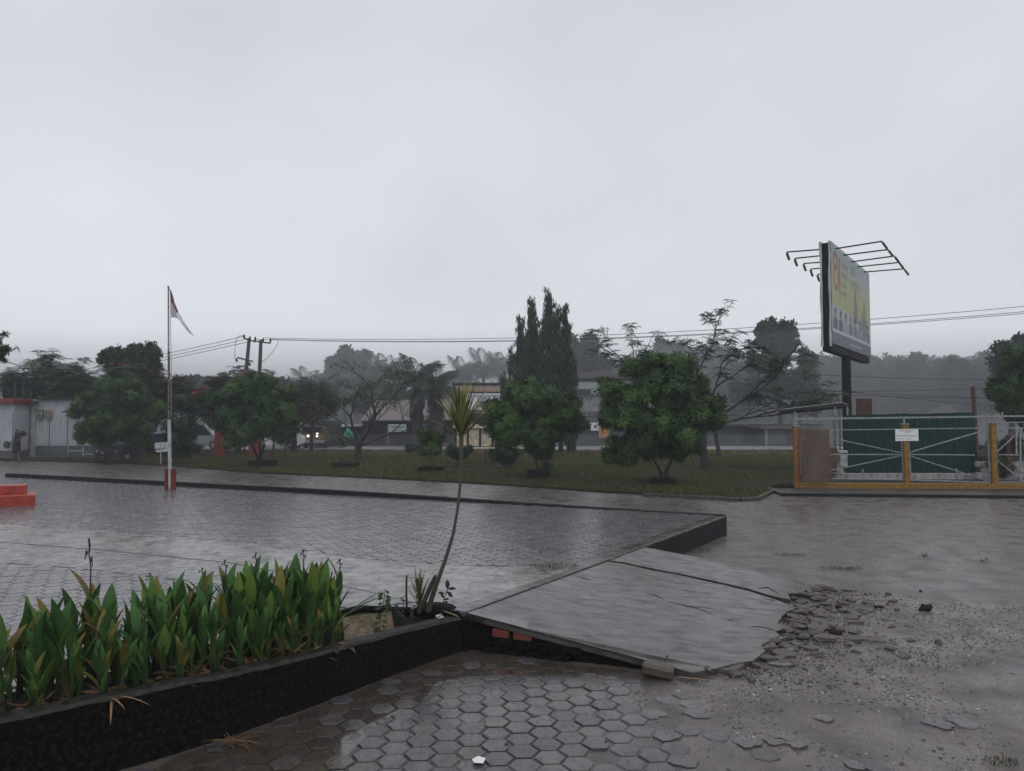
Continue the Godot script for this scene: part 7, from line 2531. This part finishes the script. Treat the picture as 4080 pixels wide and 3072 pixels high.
	# shops along the street
	o = thing("shop_row", "row of dark low shops with sheet awnings behind the truck", "shop", V(X_at(1330, 63), 0.2, -63))
	block("wall", o, 1090, 1445, 1700, 1790, 63, 6, M.shutter, 0.02, 0.2)
	for q in [[1235, 1300, 1706, 1722, 61.5, "zinc"], [1255, 1300, 1690, 1698, 61.8, "white"], [1310, 1352, 1722, 1727, 61.2, "zinc"], [1340, 1368, 1692, 1704, 62, "white"], [1375, 1440, 1690, 1700, 62.2, "zinc"], [1110, 1230, 1705, 1712, 61.6, "roof_grey"]]:
		var b := MB.new()
		var d: float = q[4]
		b.prism([V(X_at(q[0], d), Y_at(q[3], d), -d + 0.5), V(X_at(q[1], d), Y_at(q[3], d) + 0.05, -d + 0.5), V(X_at(q[1] + 12, d), Y_at(q[2], d) + 0.05, -d - 1.0), V(X_at(q[0] + 4, d), Y_at(q[2], d), -d - 1.0)], V(0, -0.04, 0))
		obj("awning", b, M[q[5]], o)
	for q in [[1125, 1180], [1190, 1225], [1270, 1330], [1345, 1430]]:
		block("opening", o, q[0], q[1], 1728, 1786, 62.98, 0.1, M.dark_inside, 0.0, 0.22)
	o = thing("pink_roof_shop", "low dark fronted shop with a faded pink roof left of the big banner", "shop", V(X_at(1620, 62), 0.2, -62))
	block("wall", o, 1445, 1700, 1672, 1790, 63, 6, M.shutter, 0.02, 0.2)
	var pr := MB.new()
	pr.prism([V(X_at(1435, 61.3), Y_at(1674, 61.3), -61.3), V(X_at(1812, 61.3), Y_at(1672, 61.3), -61.3), V(X_at(1800, 66), Y_at(1590, 66), -66), V(X_at(1500, 66), Y_at(1596, 66), -66)], V(0, -0.06, 0))
	obj("roof", pr, M.pink_roof, o)
	var gut := MB.new()
	gut.bar(V(X_at(1435, 61.25), Y_at(1675, 61.3), -61.25), V(X_at(1812, 61.25), Y_at(1673, 61.3), -61.25), 0.08, 0.06)
	obj("gutter", gut, M.galv, o)
	for q in [[1455, 1535], [1545, 1640], [1688, 1698]]:
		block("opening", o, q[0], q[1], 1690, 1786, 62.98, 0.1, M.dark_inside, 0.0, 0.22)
	block("pale_notice", o, 1681, 1698, 1688, 1700, 61.2, 0.03, M.white)
	var ms := thing("mint_sign", "pale mint sign board with small print on a thin post by the street", "sign", V(X_at(1548, 61.2), 0.2, -61.2))
	block("board", ms, 1549, 1619, 1691, 1721, 61.0, 0.05, M.sign_mint)
	for q in [[1556, 1612, 1698.5, 1701], [1563, 1600, 1704, 1705.3], [1563, 1604, 1713, 1714.2]]:
		block("print_line", ms, q[0], q[1], q[2], q[3], 60.97, 0.02, M.crest_green, 0.0)
	var mp := MB.new()
	mp.tube([V(X_at(1547, 61.05), 0.2, -61.05), V(X_at(1547, 61.05), Y_at(1690, 61), -61.05)], 0.04, 7)
	obj("post", mp, M.galv, ms)
	var rb := thing("red_box", "red box with a white stripe standing by the street right of the mint sign", "box", V(X_at(1668, 60.6), 0.2, -60.6))
	block("case", rb, 1649, 1690, 1756, 1768, 60.6, 0.6, M.red_paint, 0.03)
	block("stripe", rb, 1649, 1690, 1753, 1756, 60.58, 0.62, M.white, 0.01)
	block("base", rb, 1652, 1687, 1768, 1780, 60.7, 0.5, M.grey_wall, 0.02, 0.2)
	# the building with the banner
	o = thing("banner_building", "two storey pinkish building with a flat parapet behind the cordyline", "building", V(X_at(1950, 64), 0.2, -64))
	block("upper_wall", o, 1806, 2130, 1534, 1660, 64, 8, M.pink_wall)
	block("parapet_cap", o, 1800, 2135, 1524, 1531, 63.6, 8.6, M.kerb)
	for k in 6:
		block("parapet_panel", o, 1812 + k * 52, 1861 + k * 52, 1535, 1553, 63.93, 0.1, M.pink_wall, 0.02)
	block("ledge", o, 1806, 2130, 1556, 1561, 63.7, 0.5, M.sign_orange)
	for k in 3:
		block("upper_window", o, 1865 + k * 75, 1925 + k * 75, 1563, 1612, 63.9, 0.2, M.glass_dark, 0.01)
		block("sill", o, 1862 + k * 75, 1928 + k * 75, 1612, 1615, 63.75, 0.4, M.kerb, 0.01)
	block("pier", o, 2090, 2130, 1524, 1660, 63.8, 0.4, M.grey_wall)
	block("canopy", o, 1775, 2130, 1648, 1657, 62.6, 2.0, M.kerb)
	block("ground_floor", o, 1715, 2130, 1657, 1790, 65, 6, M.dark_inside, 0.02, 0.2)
	for k in 4:
		block("column", o, 1760 + k * 110, 1766 + k * 110, 1657, 1790, 63.4, 0.3, M.grey_wall, 0.02, 0.2)
	block("shutter", o, 1990, 2080, 1680, 1786, 64.97, 0.06, M.shutter, 0.0, 0.2)
	var bn := thing("banner", "white cloth banner with dark blue lettering on the two storey building", "banner", V(X_at(1930, 63), Y_at(1600, 63), -63))
	block("cloth", bn, 1858, 2030, 1568, 1632, 62.9, 0.02, M.paper, 0.0)
	for y in [1573.5, 1578]:
		block("stripe", bn, 1862, 2026, y, y + 1.6, 62.88, 0.02, M.ink, 0.0)
	lettering("lettering", "T     SATELIT - MU", bn, V(X_at(1932, 62.85), Y_at(1587, 62.85), -62.86), 0.17, 2.35, M.ink)
	lettering("lettering", "DI      UR BANYUA", bn, V(X_at(1930, 62.85), Y_at(1602, 62.85), -62.86), 0.24, 2.75, M.ink)
	lettering("lettering", "PENJUALAN", bn, V(X_at(1942, 62.85), Y_at(1618, 62.85), -62.86), 0.23, 1.75, M.ink)
	# the two storey building on the right
	o = thing("grey_building", "grey two storey building with a wavy gabled roof left of the largest mango", "building", V(X_at(2450, 66), 0.2, -66))
	block("ground_floor", o, 2270, 2640, 1690, 1792, 66, 8, M.shutter, 0.02, 0.2)
	block("upper_wall", o, 2270, 2640, 1515, 1660, 66, 8, M.grey_wall)
	block("floor_band", o, 2262, 2645, 1640, 1660, 65.2, 1.0, M.roof_grey)
	block("pale_panel", o, 2305, 2420, 1522, 1550, 65.6, 0.3, M.pale_green)
	block("pale_panel", o, 2355, 2420, 1552, 1575, 65.6, 0.3, M.pale_green)
	block("awning", o, 2270, 2354, 1552, 1568, 65.0, 1.2, M.roof_dark)
	block("eave", o, 2262, 2645, 1503, 1512, 65.4, 9, M.kerb)
	for q in [[2297, 2326, 1580, 1628]]:
		var w := block("window", o, q[0], q[1], q[2], q[3], 65.9, 0.2, M.glass_dark)
		for X in [2297, 2311, 2325]:
			block("frame", w, X - 1, X + 1, 1580, 1628, 65.85, 0.1, M.white, 0.0)
		for Y in [1612, 1617, 1622, 1629]:
			block("rail", w, 2294, 2330, Y - 0.7, Y + 0.7, 65.7, 0.06, M.white, 0.0)
	var rg := MB.new()
	var line := []
	for k in 14:
		var X := 2258.0 + 30.0 * k
		line.append(V(X_at(X, 65.3), Y_at(1487 - 18.0 * (0.5 - 0.5 * cos(k * PI / 2.0 + 2.2)), 65.3), -65.3))
	line.append(V(X_at(2648, 65.3), Y_at(1506, 65.3), -65.3))
	line.append(V(X_at(2258, 65.3), Y_at(1506, 65.3), -65.3))
	rg.prism(line, V(0, 0, -8))
	obj("wavy_roof", rg, M.roof_grey, o)
	var st := MB.new()
	st.bar(V(X_at(2330, 64.5), Y_at(1676, 64.5), -64.5), V(X_at(2352, 64.5), Y_at(1625, 64.5), -65.1), 0.06, 0.06)
	obj("strut", st, M.galv, o)
	var s1 := thing("white_sign", "white sign hanging at the grey building's dark ground floor", "sign", V(X_at(2370, 64.9), Y_at(1700, 64.9), -64.9))
	block("board", s1, 2354, 2386, 1684, 1716, 64.9, 0.05, M.paper)
	block("print_line", s1, 2366, 2378, 1694, 1704, 64.87, 0.02, M.ink, 0.0)
	var s2 := thing("orange_sign", "orange sign with dark strokes half behind the largest mango's left side", "sign", V(X_at(2403, 64.8), Y_at(1716, 64.8), -64.8))
	block("board", s2, 2385, 2425, 1690, 1746, 64.8, 0.05, M.sign_orange)
	for q in [[2393, 2406, 1698, 1700], [2394, 2408, 1705, 1707], [2398, 2410, 1712, 1714], [2394, 2404, 1716, 1718], [2393, 2412, 1724, 1726], [2392, 2418, 1740, 1741.5]]:
		block("print_line", s2, q[0], q[1], q[2], q[3], 64.77, 0.02, M.ink, 0.0)
	o = thing("teal_kiosk", "small pale teal building with a flat canopy beyond the lawn's right end", "building", V(X_at(3080, 61.5), 0.2, -61.5))
	block("wall", o, 3050, 3260, 1712, 1790, 62, 4, M.teal_wall, 0.02, 0.2)
	block("canopy", o, 3030, 3270, 1698, 1708, 61, 5, M.roof_grey)
	block("roof", o, 3020, 3280, 1690, 1697, 62, 4, M.kerb)
	block("corner_post", o, 3048, 3056, 1706, 1790, 61.6, 0.2, M.galv, 0.01, 0.2)
	block("opening", o, 3130, 3190, 1725, 1788, 61.97, 0.1, M.dark_inside, 0.0, 0.2)
	var dw := thing("dark_shop", "dim shop front behind the lawn between the largest mango and the teal building", "shop", V(X_at(2920, 64), 0.2, -64))
	block("wall", dw, 2750, 3040, 1700, 1790, 65, 4, M.shutter, 0.02, 0.2)
	for q in [[2828, 2850], [2925, 2950], [2990, 2996]]:
		block("pale_door", dw, q[0], q[1], 1735, 1788, 64.95, 0.1, M.teal_wall, 0.0, 0.2)
	block("roof", dw, 2740, 3045, 1690, 1700, 64, 6, M.roof_dark)
	var pk := thing("red_brick_edge", "low red brick kerb with a pale top beyond the lawn right of centre", "kerb", V(X_at(2360, 50), 0.0, -50))
	block("brick_face", pk, 2260, 2440, 1797, 1815, 50, 0.3, M.dark_brick, 0.01, 0.0)
	block("pale_top", pk, 2255, 2445, 1793, 1797, 49.95, 0.45, M.pale_slab)
	utility_poles()
	forest()


func wire(label: String, a: Vector3, b: Vector3, sag: float, r: float, group := "wires along the street") -> void:
	var pts := []
	for i in 25:
		var s := i / 24.0
		pts.append(a.lerp(b, s) - V(0, sag * 4.0 * s * (1.0 - s), 0))
	var m := MB.new()
	m.tube(pts, r, 5, false)
	tag(obj("power_line", m, M.steel, null, (a + b) * 0.5), label, "power line", group)


func utility_poles() -> void:
	var d := 60.0
	for k in 2:
		var o := thing("utility_pole", ["leaning utility pole with two crossarms, the left of the pair", "upright utility pole with one crossarm, the right of the pair"][k], "utility pole", V(X_at([960, 1026][k], d), 0.1, -d), "utility poles above the left trees")
		var b := MB.new()
		var top := V(X_at([989, 1036][k], d), Y_at([1348, 1354][k], d), -d)
		var foot := V(X_at([955, 1024][k], d), 0.1, -d)
		b.tube([foot, foot.lerp(top, 0.5), top], [0.2, 0.17, 0.135], 12)
		obj("pole", b, M.kerb, o)
		var arms: Array = [[969, 1346, 1018, 1363], [946, 1425, 1009, 1441]] if k == 0 else [[1022, 1360, 1078, 1368]]
		for q in arms:
			var a := MB.new()
			a.bar(V(X_at(q[0], d), Y_at(q[1], d), -d + 0.2), V(X_at(q[2], d), Y_at(q[3], d), -d + 0.2), 0.12, 0.1)
			obj("crossarm", a, M.steel, o)
		for q in ([[972, 1340], [995, 1348], [1016, 1356], [944, 1436], [996, 1452]] if k == 0 else [[1017, 1350], [1048, 1355], [1077, 1357]]):
			var a := MB.new()
			var p := V(X_at(q[0], d), Y_at(q[1], d), -d + 0.2)
			a.tube([p + V(0, -0.14, 0), p, p + V(0, 0.16, 0)], [0.05, 0.09, 0.04], 8)
			obj("insulator", a, M.black, o)
		var loops := MB.new()
		var q: Array = [Vector3(-21.87, 6.848, -59.8), Vector3(-21.982, 7.646, -59.8), Vector3(-21.801, 8.744, -59.8), Vector3(-21.306, 8.884, -59.8)]
		if k == 1:
			q = [Vector3(-19.151, 8.584, -59.8), Vector3(-18.614, 8.604, -59.8), Vector3(-18.589, 8.245, -59.8), Vector3(-18.997, 7.546, -59.8), Vector3(-19.487, 7.048, -59.8), Vector3(-19.879, 6.649, -59.8), Vector3(-19.944, 5.654, -59.8)]
		var curve := Curve3D.new()
		for i in q.size():
			var t: Vector3 = (q[mini(i + 1, q.size() - 1)] - q[maxi(i - 1, 0)]) * 0.17
			curve.add_point(q[i], -t, t)
		loops.tube(Array(curve.tessellate(3)), 0.02, 5)
		obj("cable", loops, M.steel, o)
	for q in [[1046, 1345, 1213, "top"], [1078, 1350, 1235, "middle"], [1017, 1351, 1243, "lowest"]]:
		wire("%s of the three long wires running right from the poles past the billboard" % q[3], V(X_at(q[0], d), Y_at(q[1], d), -d), V(X_at(4300, 43), Y_at(q[2] - 14.0, 43), -43), 0.85, 0.018)
	for q in [[972, 1338, 1500, "top"], [995, 1346, 1512, "middle"], [1016, 1354, 1522, "lowest"]]:
		wire("%s of the three wires descending left from the poles" % q[3], V(X_at(q[0], d), Y_at(q[1], d), -d), V(X_at(-300, 110), Y_at(q[2] + 40, 110), -110), 0.9, 0.025)
	for q in [[2900, 1470, 4300, 1512, "highest"], [2900, 1555, 4300, 1528, "second"], [2900, 1525, 4300, 1590, "third"], [2900, 1548, 4300, 1585, "fourth"], [2900, 1500, 4300, 1640, "lowest"]]:
		wire("%s of the dark wires crossing before the misty forest at right" % q[4], V(X_at(q[0], 60), Y_at(q[1], 60), -60), V(X_at(q[2], 57), Y_at(q[3], 57), -57), 0.3, 0.022)
	for q in [[-100, 1508, 500, 1545, "upper"], [-100, 1518, 500, 1562, "lower"]]:
		wire("%s dark wire above the white building's flat roof" % q[4], V(X_at(q[0], 50), Y_at(q[1], 50), -50), V(X_at(q[2], 56), Y_at(q[3], 56), -56), 0.15, 0.02)


# ---------------------------------------------------------------- palms and the far trees
func frond_mesh(kind: int) -> ArrayMesh:
	var b := MB.new()
	var pts := []
	var n := 14
	for i in n + 1:
		var s := float(i) / n
		pts.append(V(0, s * 0.55 - [0.75, 1.1, 0.5][kind] * s * s, s * (1.0 - 0.18 * s)))
	b.tube(pts, [0.012, 0.011, 0.01, 0.009, 0.008, 0.008, 0.007, 0.007, 0.006, 0.006, 0.005, 0.005, 0.004, 0.003, 0.002], 4, false)
	for i in range(2, n + 1):
		for e in 2:
			var p: Vector3 = pts[i].lerp(pts[i - 1], e * 0.5)
			var l := 0.34 * sin(PI * clampf(0.12 + 0.8 * i / n, 0, 1))
			for sg in [-1.0, 1.0]:
				b.leaf(p, V(sg * 0.8, -0.75, 0.35), V(0, 1, 0), l * R(0.8, 1.1), 0.02, 0.6, 0.1, 2)
	return b.mesh()


func palm(label: String, X: float, Ybase: float, Ycrown: float, d: float, size: float, count: int, trunk_r: float, group := "") -> void:
	var x := X_at(X, d)
	var top := V(x, Y_at(Ycrown, d), -d)
	var o := thing("palm_tree", label, "palm tree", V(x, Ybase, -d), group)
	limbs(o, [[[V(x, Ybase, -d), V(x + 0.1, (Ybase + top.y) * 0.5, -d), top], trunk_r, trunk_r * 0.8]], M.bark)
	var f := [frond_mesh(0), frond_mesh(1), frond_mesh(2)]
	var m: StandardMaterial3D = M.palm
	for i in count:
		var a := i * 2.39996 + R(-0.2, 0.2)
		var tip := lerpf(-1.05, 0.35, float(i) / count)
		var s := size * R(0.85, 1.15)
		put("frond", f[i % 3], m, o, Transform3D(Basis.from_euler(V(tip, a, R(-0.2, 0.2))).scaled_local(V(s, s, s)), top - o.position))
	# fibre and ferns on the trunk
	if trunk_r > 0.3:
		crown(o, [[V(x, top.y * 0.62, -d), V(trunk_r * 1.3, top.y * 0.34, trunk_r * 1.3)]], 150, "weep", [0.7, 1.2], Color(0.018, 0.026, 0.016), Color(0.03, 0.04, 0.022), 0.15, 0.2, "trunk_ferns", 0)


func far_tree(label: String, X: float, d: float, blobs: Array, count: int, size: Array, dark: Color, light: Color, kind := "far", trunk := 0.25, group := "trees beyond the street") -> void:
	var bl := []
	var low := V(X_at(X, d), 0.0, -d)
	for k in range(0, blobs.size(), 4):
		bl.append([V(X_at(blobs[k], d), Y_at(blobs[k + 1], d), -d + R(-0.8, 0.8)), V(blobs[k + 2], blobs[k + 3], blobs[k + 2])])
	var o := thing("tree", label, "tree", low, group)
	limbs(o, blob_limbs(low, maxf(2.0, bl[0][0].y * 0.45), bl, trunk, 1), M.bark)
	crown(o, bl, count, kind, size, dark, light, 0.4)


func far_trees() -> void:
	mk("palm", 0.03, 0.05, 0.026, 0.5, {"back": 0.3})
	var dk := Color(0.018, 0.032, 0.018)
	var lt := Color(0.05, 0.08, 0.04)
	palm("thick trunked palm with a green crown above the pink roofed shop", 1662, 0.1, 1520, 57, 2.7, 34, 0.42, "palms by the pink roofed shop")
	palm("thick trunked dark palm just left of the two storey building", 1735, 0.1, 1548, 56, 2.6, 34, 0.5, "palms by the pink roofed shop")
	palm("hazy palm with drooping fronds left of the thick trunked palms", 1530, 0.0, 1500, 78, 4.0, 26, 0.25, "hazy palms beyond the shops")
	palm("hazy palm half hidden behind the bare tree's branches", 1450, 0.0, 1515, 80, 3.6, 24, 0.25, "hazy palms beyond the shops")
	palm("hazy palm arching over the left end of the flat parapet", 1845, 0.0, 1510, 82, 3.6, 24, 0.25, "hazy palms beyond the shops")
	palm("hazy palm with upright fronds above the flat parapet", 1925, 0.0, 1480, 84, 3.6, 26, 0.25, "hazy palms beyond the shops")
	palm("hazy palm nearest to the weeping trees above the parapet", 1990, 0.0, 1485, 86, 3.4, 24, 0.25, "hazy palms beyond the shops")
	palm("hazy palm peeping over between the pole and the broad tree", 1215, 0.0, 1535, 80, 3.0, 22, 0.25, "hazy palms beyond the shops")
	far_tree("tall broad hazy tree above the bare tree", 1375, 85, [1375, 1470, 2.0, 1.7, 1330, 1450, 1.2, 1.0, 1425, 1450, 1.3, 1.2, 1370, 1420, 1.3, 0.8, 1385, 1560, 2.0, 1.6, 1320, 1530, 1.2, 1.0], 900, [1.0, 1.7], dk, lt)
	far_tree("hazy round tree just right of the weeping trees", 2330, 74, [2330, 1400, 1.6, 1.2, 2280, 1370, 1.0, 0.9, 2390, 1440, 1.1, 0.9, 2300, 1460, 1.7, 1.0, 2350, 1350, 0.6, 0.4, 2400, 1470, 1.0, 0.6], 650, [0.8, 1.4], dk, lt)
	far_tree("tallest hazy tree left of the billboard", 3110, 70, [3110, 1380, 1.9, 1.6, 3060, 1340, 1.3, 1.2, 3160, 1340, 1.3, 1.2, 3110, 1300, 1.0, 0.7, 3200, 1430, 1.2, 1.2, 3030, 1440, 1.3, 1.3, 3110, 1520, 2.5, 2.0, 3200, 1560, 2.0, 1.8, 3000, 1560, 1.8, 1.5], 1300, [0.6, 1.15], dk, lt)
	far_tree("hazy tree behind the billboard's pole", 3400, 88, [3390, 1450, 3.0, 1.8, 3300, 1480, 2.2, 1.8, 3480, 1470, 2.4, 1.8, 3400, 1560, 4.0, 2.6], 1300, [1.0, 1.9], dk, lt)
	far_tree("dark hazy tree at the top right above the near green tree", 4020, 60, [4030, 1400, 1.3, 0.9, 3990, 1430, 0.9, 0.8, 4080, 1370, 1.0, 0.8, 4050, 1460, 1.3, 0.8, 4090, 1520, 1.3, 1.2], 620, [0.8, 1.4], dk, lt)
	far_tree("hazy low tree behind the grey building's roof", 2480, 90, [2480, 1490, 2.4, 1.1, 2560, 1460, 2.2, 1.5, 2660, 1425, 2.6, 1.8, 2760, 1435, 2.6, 2.0, 2860, 1460, 2.4, 2.0, 2700, 1520, 4.5, 2.0], 1700, [1.0, 1.8], dk, lt)
	far_tree("hazy spreading tree behind the white building's roof", 250, 78, [250, 1510, 2.4, 1.0, 180, 1530, 1.6, 0.9, 310, 1510, 1.6, 1.0, 230, 1475, 1.6, 0.7, 200, 1575, 2.4, 0.8, 340, 1570, 2.0, 0.9], 800, [0.9, 1.5], dk, lt)
	far_tree("hazy tree at the left edge behind the roof tanks", 40, 90, [40, 1560, 2.6, 0.8, 100, 1570, 2.0, 0.8, -60, 1550, 2.6, 1.0], 400, [0.9, 1.5], dk, lt)
	far_tree("dense dark tree behind the gateway roof", 760, 66, [700, 1580, 2.0, 1.6, 800, 1600, 2.2, 1.4, 760, 1530, 1.4, 0.9, 640, 1600, 1.8, 1.4, 900, 1600, 2.0, 1.4], 1100, [0.9, 1.5], dk, lt)
	far_tree("dark tree mass between the utility poles and the bare tree", 1180, 68, [1120, 1600, 2.0, 1.4, 1220, 1600, 2.0, 1.5, 1290, 1620, 1.8, 1.4, 1050, 1600, 1.8, 1.4, 1190, 1560, 1.5, 0.9], 1000, [0.9, 1.5], dk, lt)
	far_tree("dark tree mass behind the pink roofed shop", 1580, 72, [1480, 1600, 2.2, 1.6, 1580, 1600, 2.2, 1.4, 1680, 1610, 2.0, 1.4, 1780, 1600, 2.0, 1.4], 900, [0.9, 1.5], dk, lt)
	far_tree("hazy tree mass right of the billboard pole", 3640, 84, [3560, 1500, 2.2, 1.6, 3650, 1480, 2.4, 1.8, 3740, 1500, 2.2, 1.8, 3650, 1570, 4.5, 2.4], 1200, [0.8, 1.5], dk, lt)
	far_tree("hazy tree mass left of the near green tree at right", 3880, 80, [3830, 1490, 2.0, 1.6, 3920, 1480, 2.2, 1.7, 3980, 1520, 2.0, 1.8, 3890, 1570, 4.0, 2.4], 1100, [0.8, 1.5], dk, lt)
	far_tree("low hazy tree between the tallest hazy tree and the largest mango", 2930, 82, [2900, 1500, 2.2, 1.6, 2980, 1480, 2.0, 1.6, 2940, 1560, 3.6, 2.4, 2830, 1530, 2.0, 1.8], 1000, [0.7, 1.3], dk, lt)
	far_tree("brownish green tree on the verge before the truck's shops", 1240, 49, [1215, 1600, 1.3, 0.9, 1290, 1620, 1.1, 0.8, 1180, 1650, 0.9, 0.6, 1340, 1600, 0.9, 0.6, 1250, 1560, 1.0, 0.6], 420, [0.7, 1.2], Color(0.026, 0.036, 0.018), Color(0.055, 0.066, 0.03), "broad", 0.12, "trees on the verge")
	# the near green tree at the right edge
	var base := V(X_at(4130, 29), 0.07, -29)
	var o := thing("mango_tree", "dense bright green tree at the right edge behind the gate", "mango tree", base)
	var bl := [[V(X_at(4060, 29), Y_at(1530, 29), -29), V(0.95, 1.0, 1.0)], [V(X_at(4110, 29), Y_at(1450, 29), -29), V(1.0, 0.8, 1.0)], [V(X_at(3990, 29), Y_at(1560, 29), -29), V(0.5, 0.6, 0.6)], [V(X_at(4050, 29), Y_at(1630, 29), -29), V(0.9, 0.5, 0.8)], [V(X_at(4180, 29), Y_at(1560, 29), -29), V(1.2, 1.3, 1.2)], [V(X_at(4090, 29), Y_at(1400, 29), -29), V(0.4, 0.4, 0.5)]]
	limbs(o, blob_limbs(base, 1.2, bl, 0.14, 1), M.bark)
	crown(o, bl, 1300, "mango", [0.8, 1.3], Color(0.02, 0.05, 0.014), Color(0.055, 0.115, 0.028), 0.35)
	o = thing("shrub", "dark shrub behind the gate's right bay", "shrub", V(X_at(4030, 27), 0.07, -27), "")
	crown(o, [[V(X_at(4010, 27), Y_at(1850, 27), -27.3), V(0.45, 0.35, 0.4)], [V(X_at(4050, 27), Y_at(1770, 27), -27.6), V(0.5, 0.5, 0.4)]], 160, "mango", [0.6, 1.0], Color(0.012, 0.03, 0.01), Color(0.03, 0.06, 0.018), 0.4)
	# the branch that reaches in at the top left
	base = V(X_at(-330, 24), 0.0, -24)
	o = thing("overhanging_tree", "leafy branch end of a tree reaching in at the left edge", "tree", base)
	bl = [[V(X_at(-40, 24), Y_at(1385, 24), -24), V(0.5, 0.35, 0.5)], [V(X_at(15, 24), Y_at(1395, 24), -24), V(0.28, 0.1, 0.25)], [V(X_at(-10, 24), Y_at(1425, 24), -24), V(0.3, 0.15, 0.3)], [V(X_at(-15, 24), Y_at(1350, 24), -24), V(0.2, 0.2, 0.2)], [V(X_at(-160, 24), Y_at(1380, 24), -24), V(0.9, 0.6, 0.9)]]
	limbs(o, [[[base, base + V(0.2, 1.6, 0), V(X_at(-160, 24), Y_at(1400, 24), -24), V(X_at(20, 24), Y_at(1398, 24), -24)], 0.12, 0.015], [[V(X_at(-10, 24), Y_at(1432, 24), -24), V(X_at(70, 24), Y_at(1455, 24), -24), V(X_at(130, 24), Y_at(1470, 24), -24)], 0.016, 0.006]], M.twig)
	crown(o, bl, 330, "mango", [0.5, 0.9], Color(0.016, 0.036, 0.014), Color(0.03, 0.06, 0.022), 0.45)
	tip_clumps(o, [[V(X_at(120, 24), Y_at(1470, 24), -24), Vector3.RIGHT], [V(X_at(95, 24), Y_at(1462, 24), -24), Vector3.RIGHT]], "feather", 2, [0.4, 0.6], 0.08, dk, lt, "foliage")


func forest() -> void:
	var f := FastNoiseLite.new()
	f.seed = 71
	f.frequency = 0.035
	var places := []
	var tints := []
	for i in 17000:
		var d := R(96, 150)
		var X := R(-300, 4400)
		var x := X_at(X, d)
		var ridge := 7.2 + 3.0 * f.get_noise_1d(x + d * 0.6) + 1.6 * f.get_noise_1d(x * 4.0 + 80.0)
		ridge *= 0.62 if X < 2300 else lerpf(0.7, 1.4, smoothstep(2300.0, 3300.0, X))
		var y := ridge * sqrt(rng.randf()) * (0.6 + 0.4 * d / 150.0) * 1.1
		var s := R(1.8, 3.4)
		places.append(Transform3D(Basis.from_euler(V(R(-0.4, 0.4), R(0, TAU), R(-0.4, 0.4))).scaled(V(s, s, s)), V(x, maxf(0.5, y), -d)))
		tints.append(Color(0.02, 0.034, 0.02).lerp(Color(0.045, 0.066, 0.036), rng.randf()))
	many("forest", clump("far"), M.far_leaf, null, places, tints)
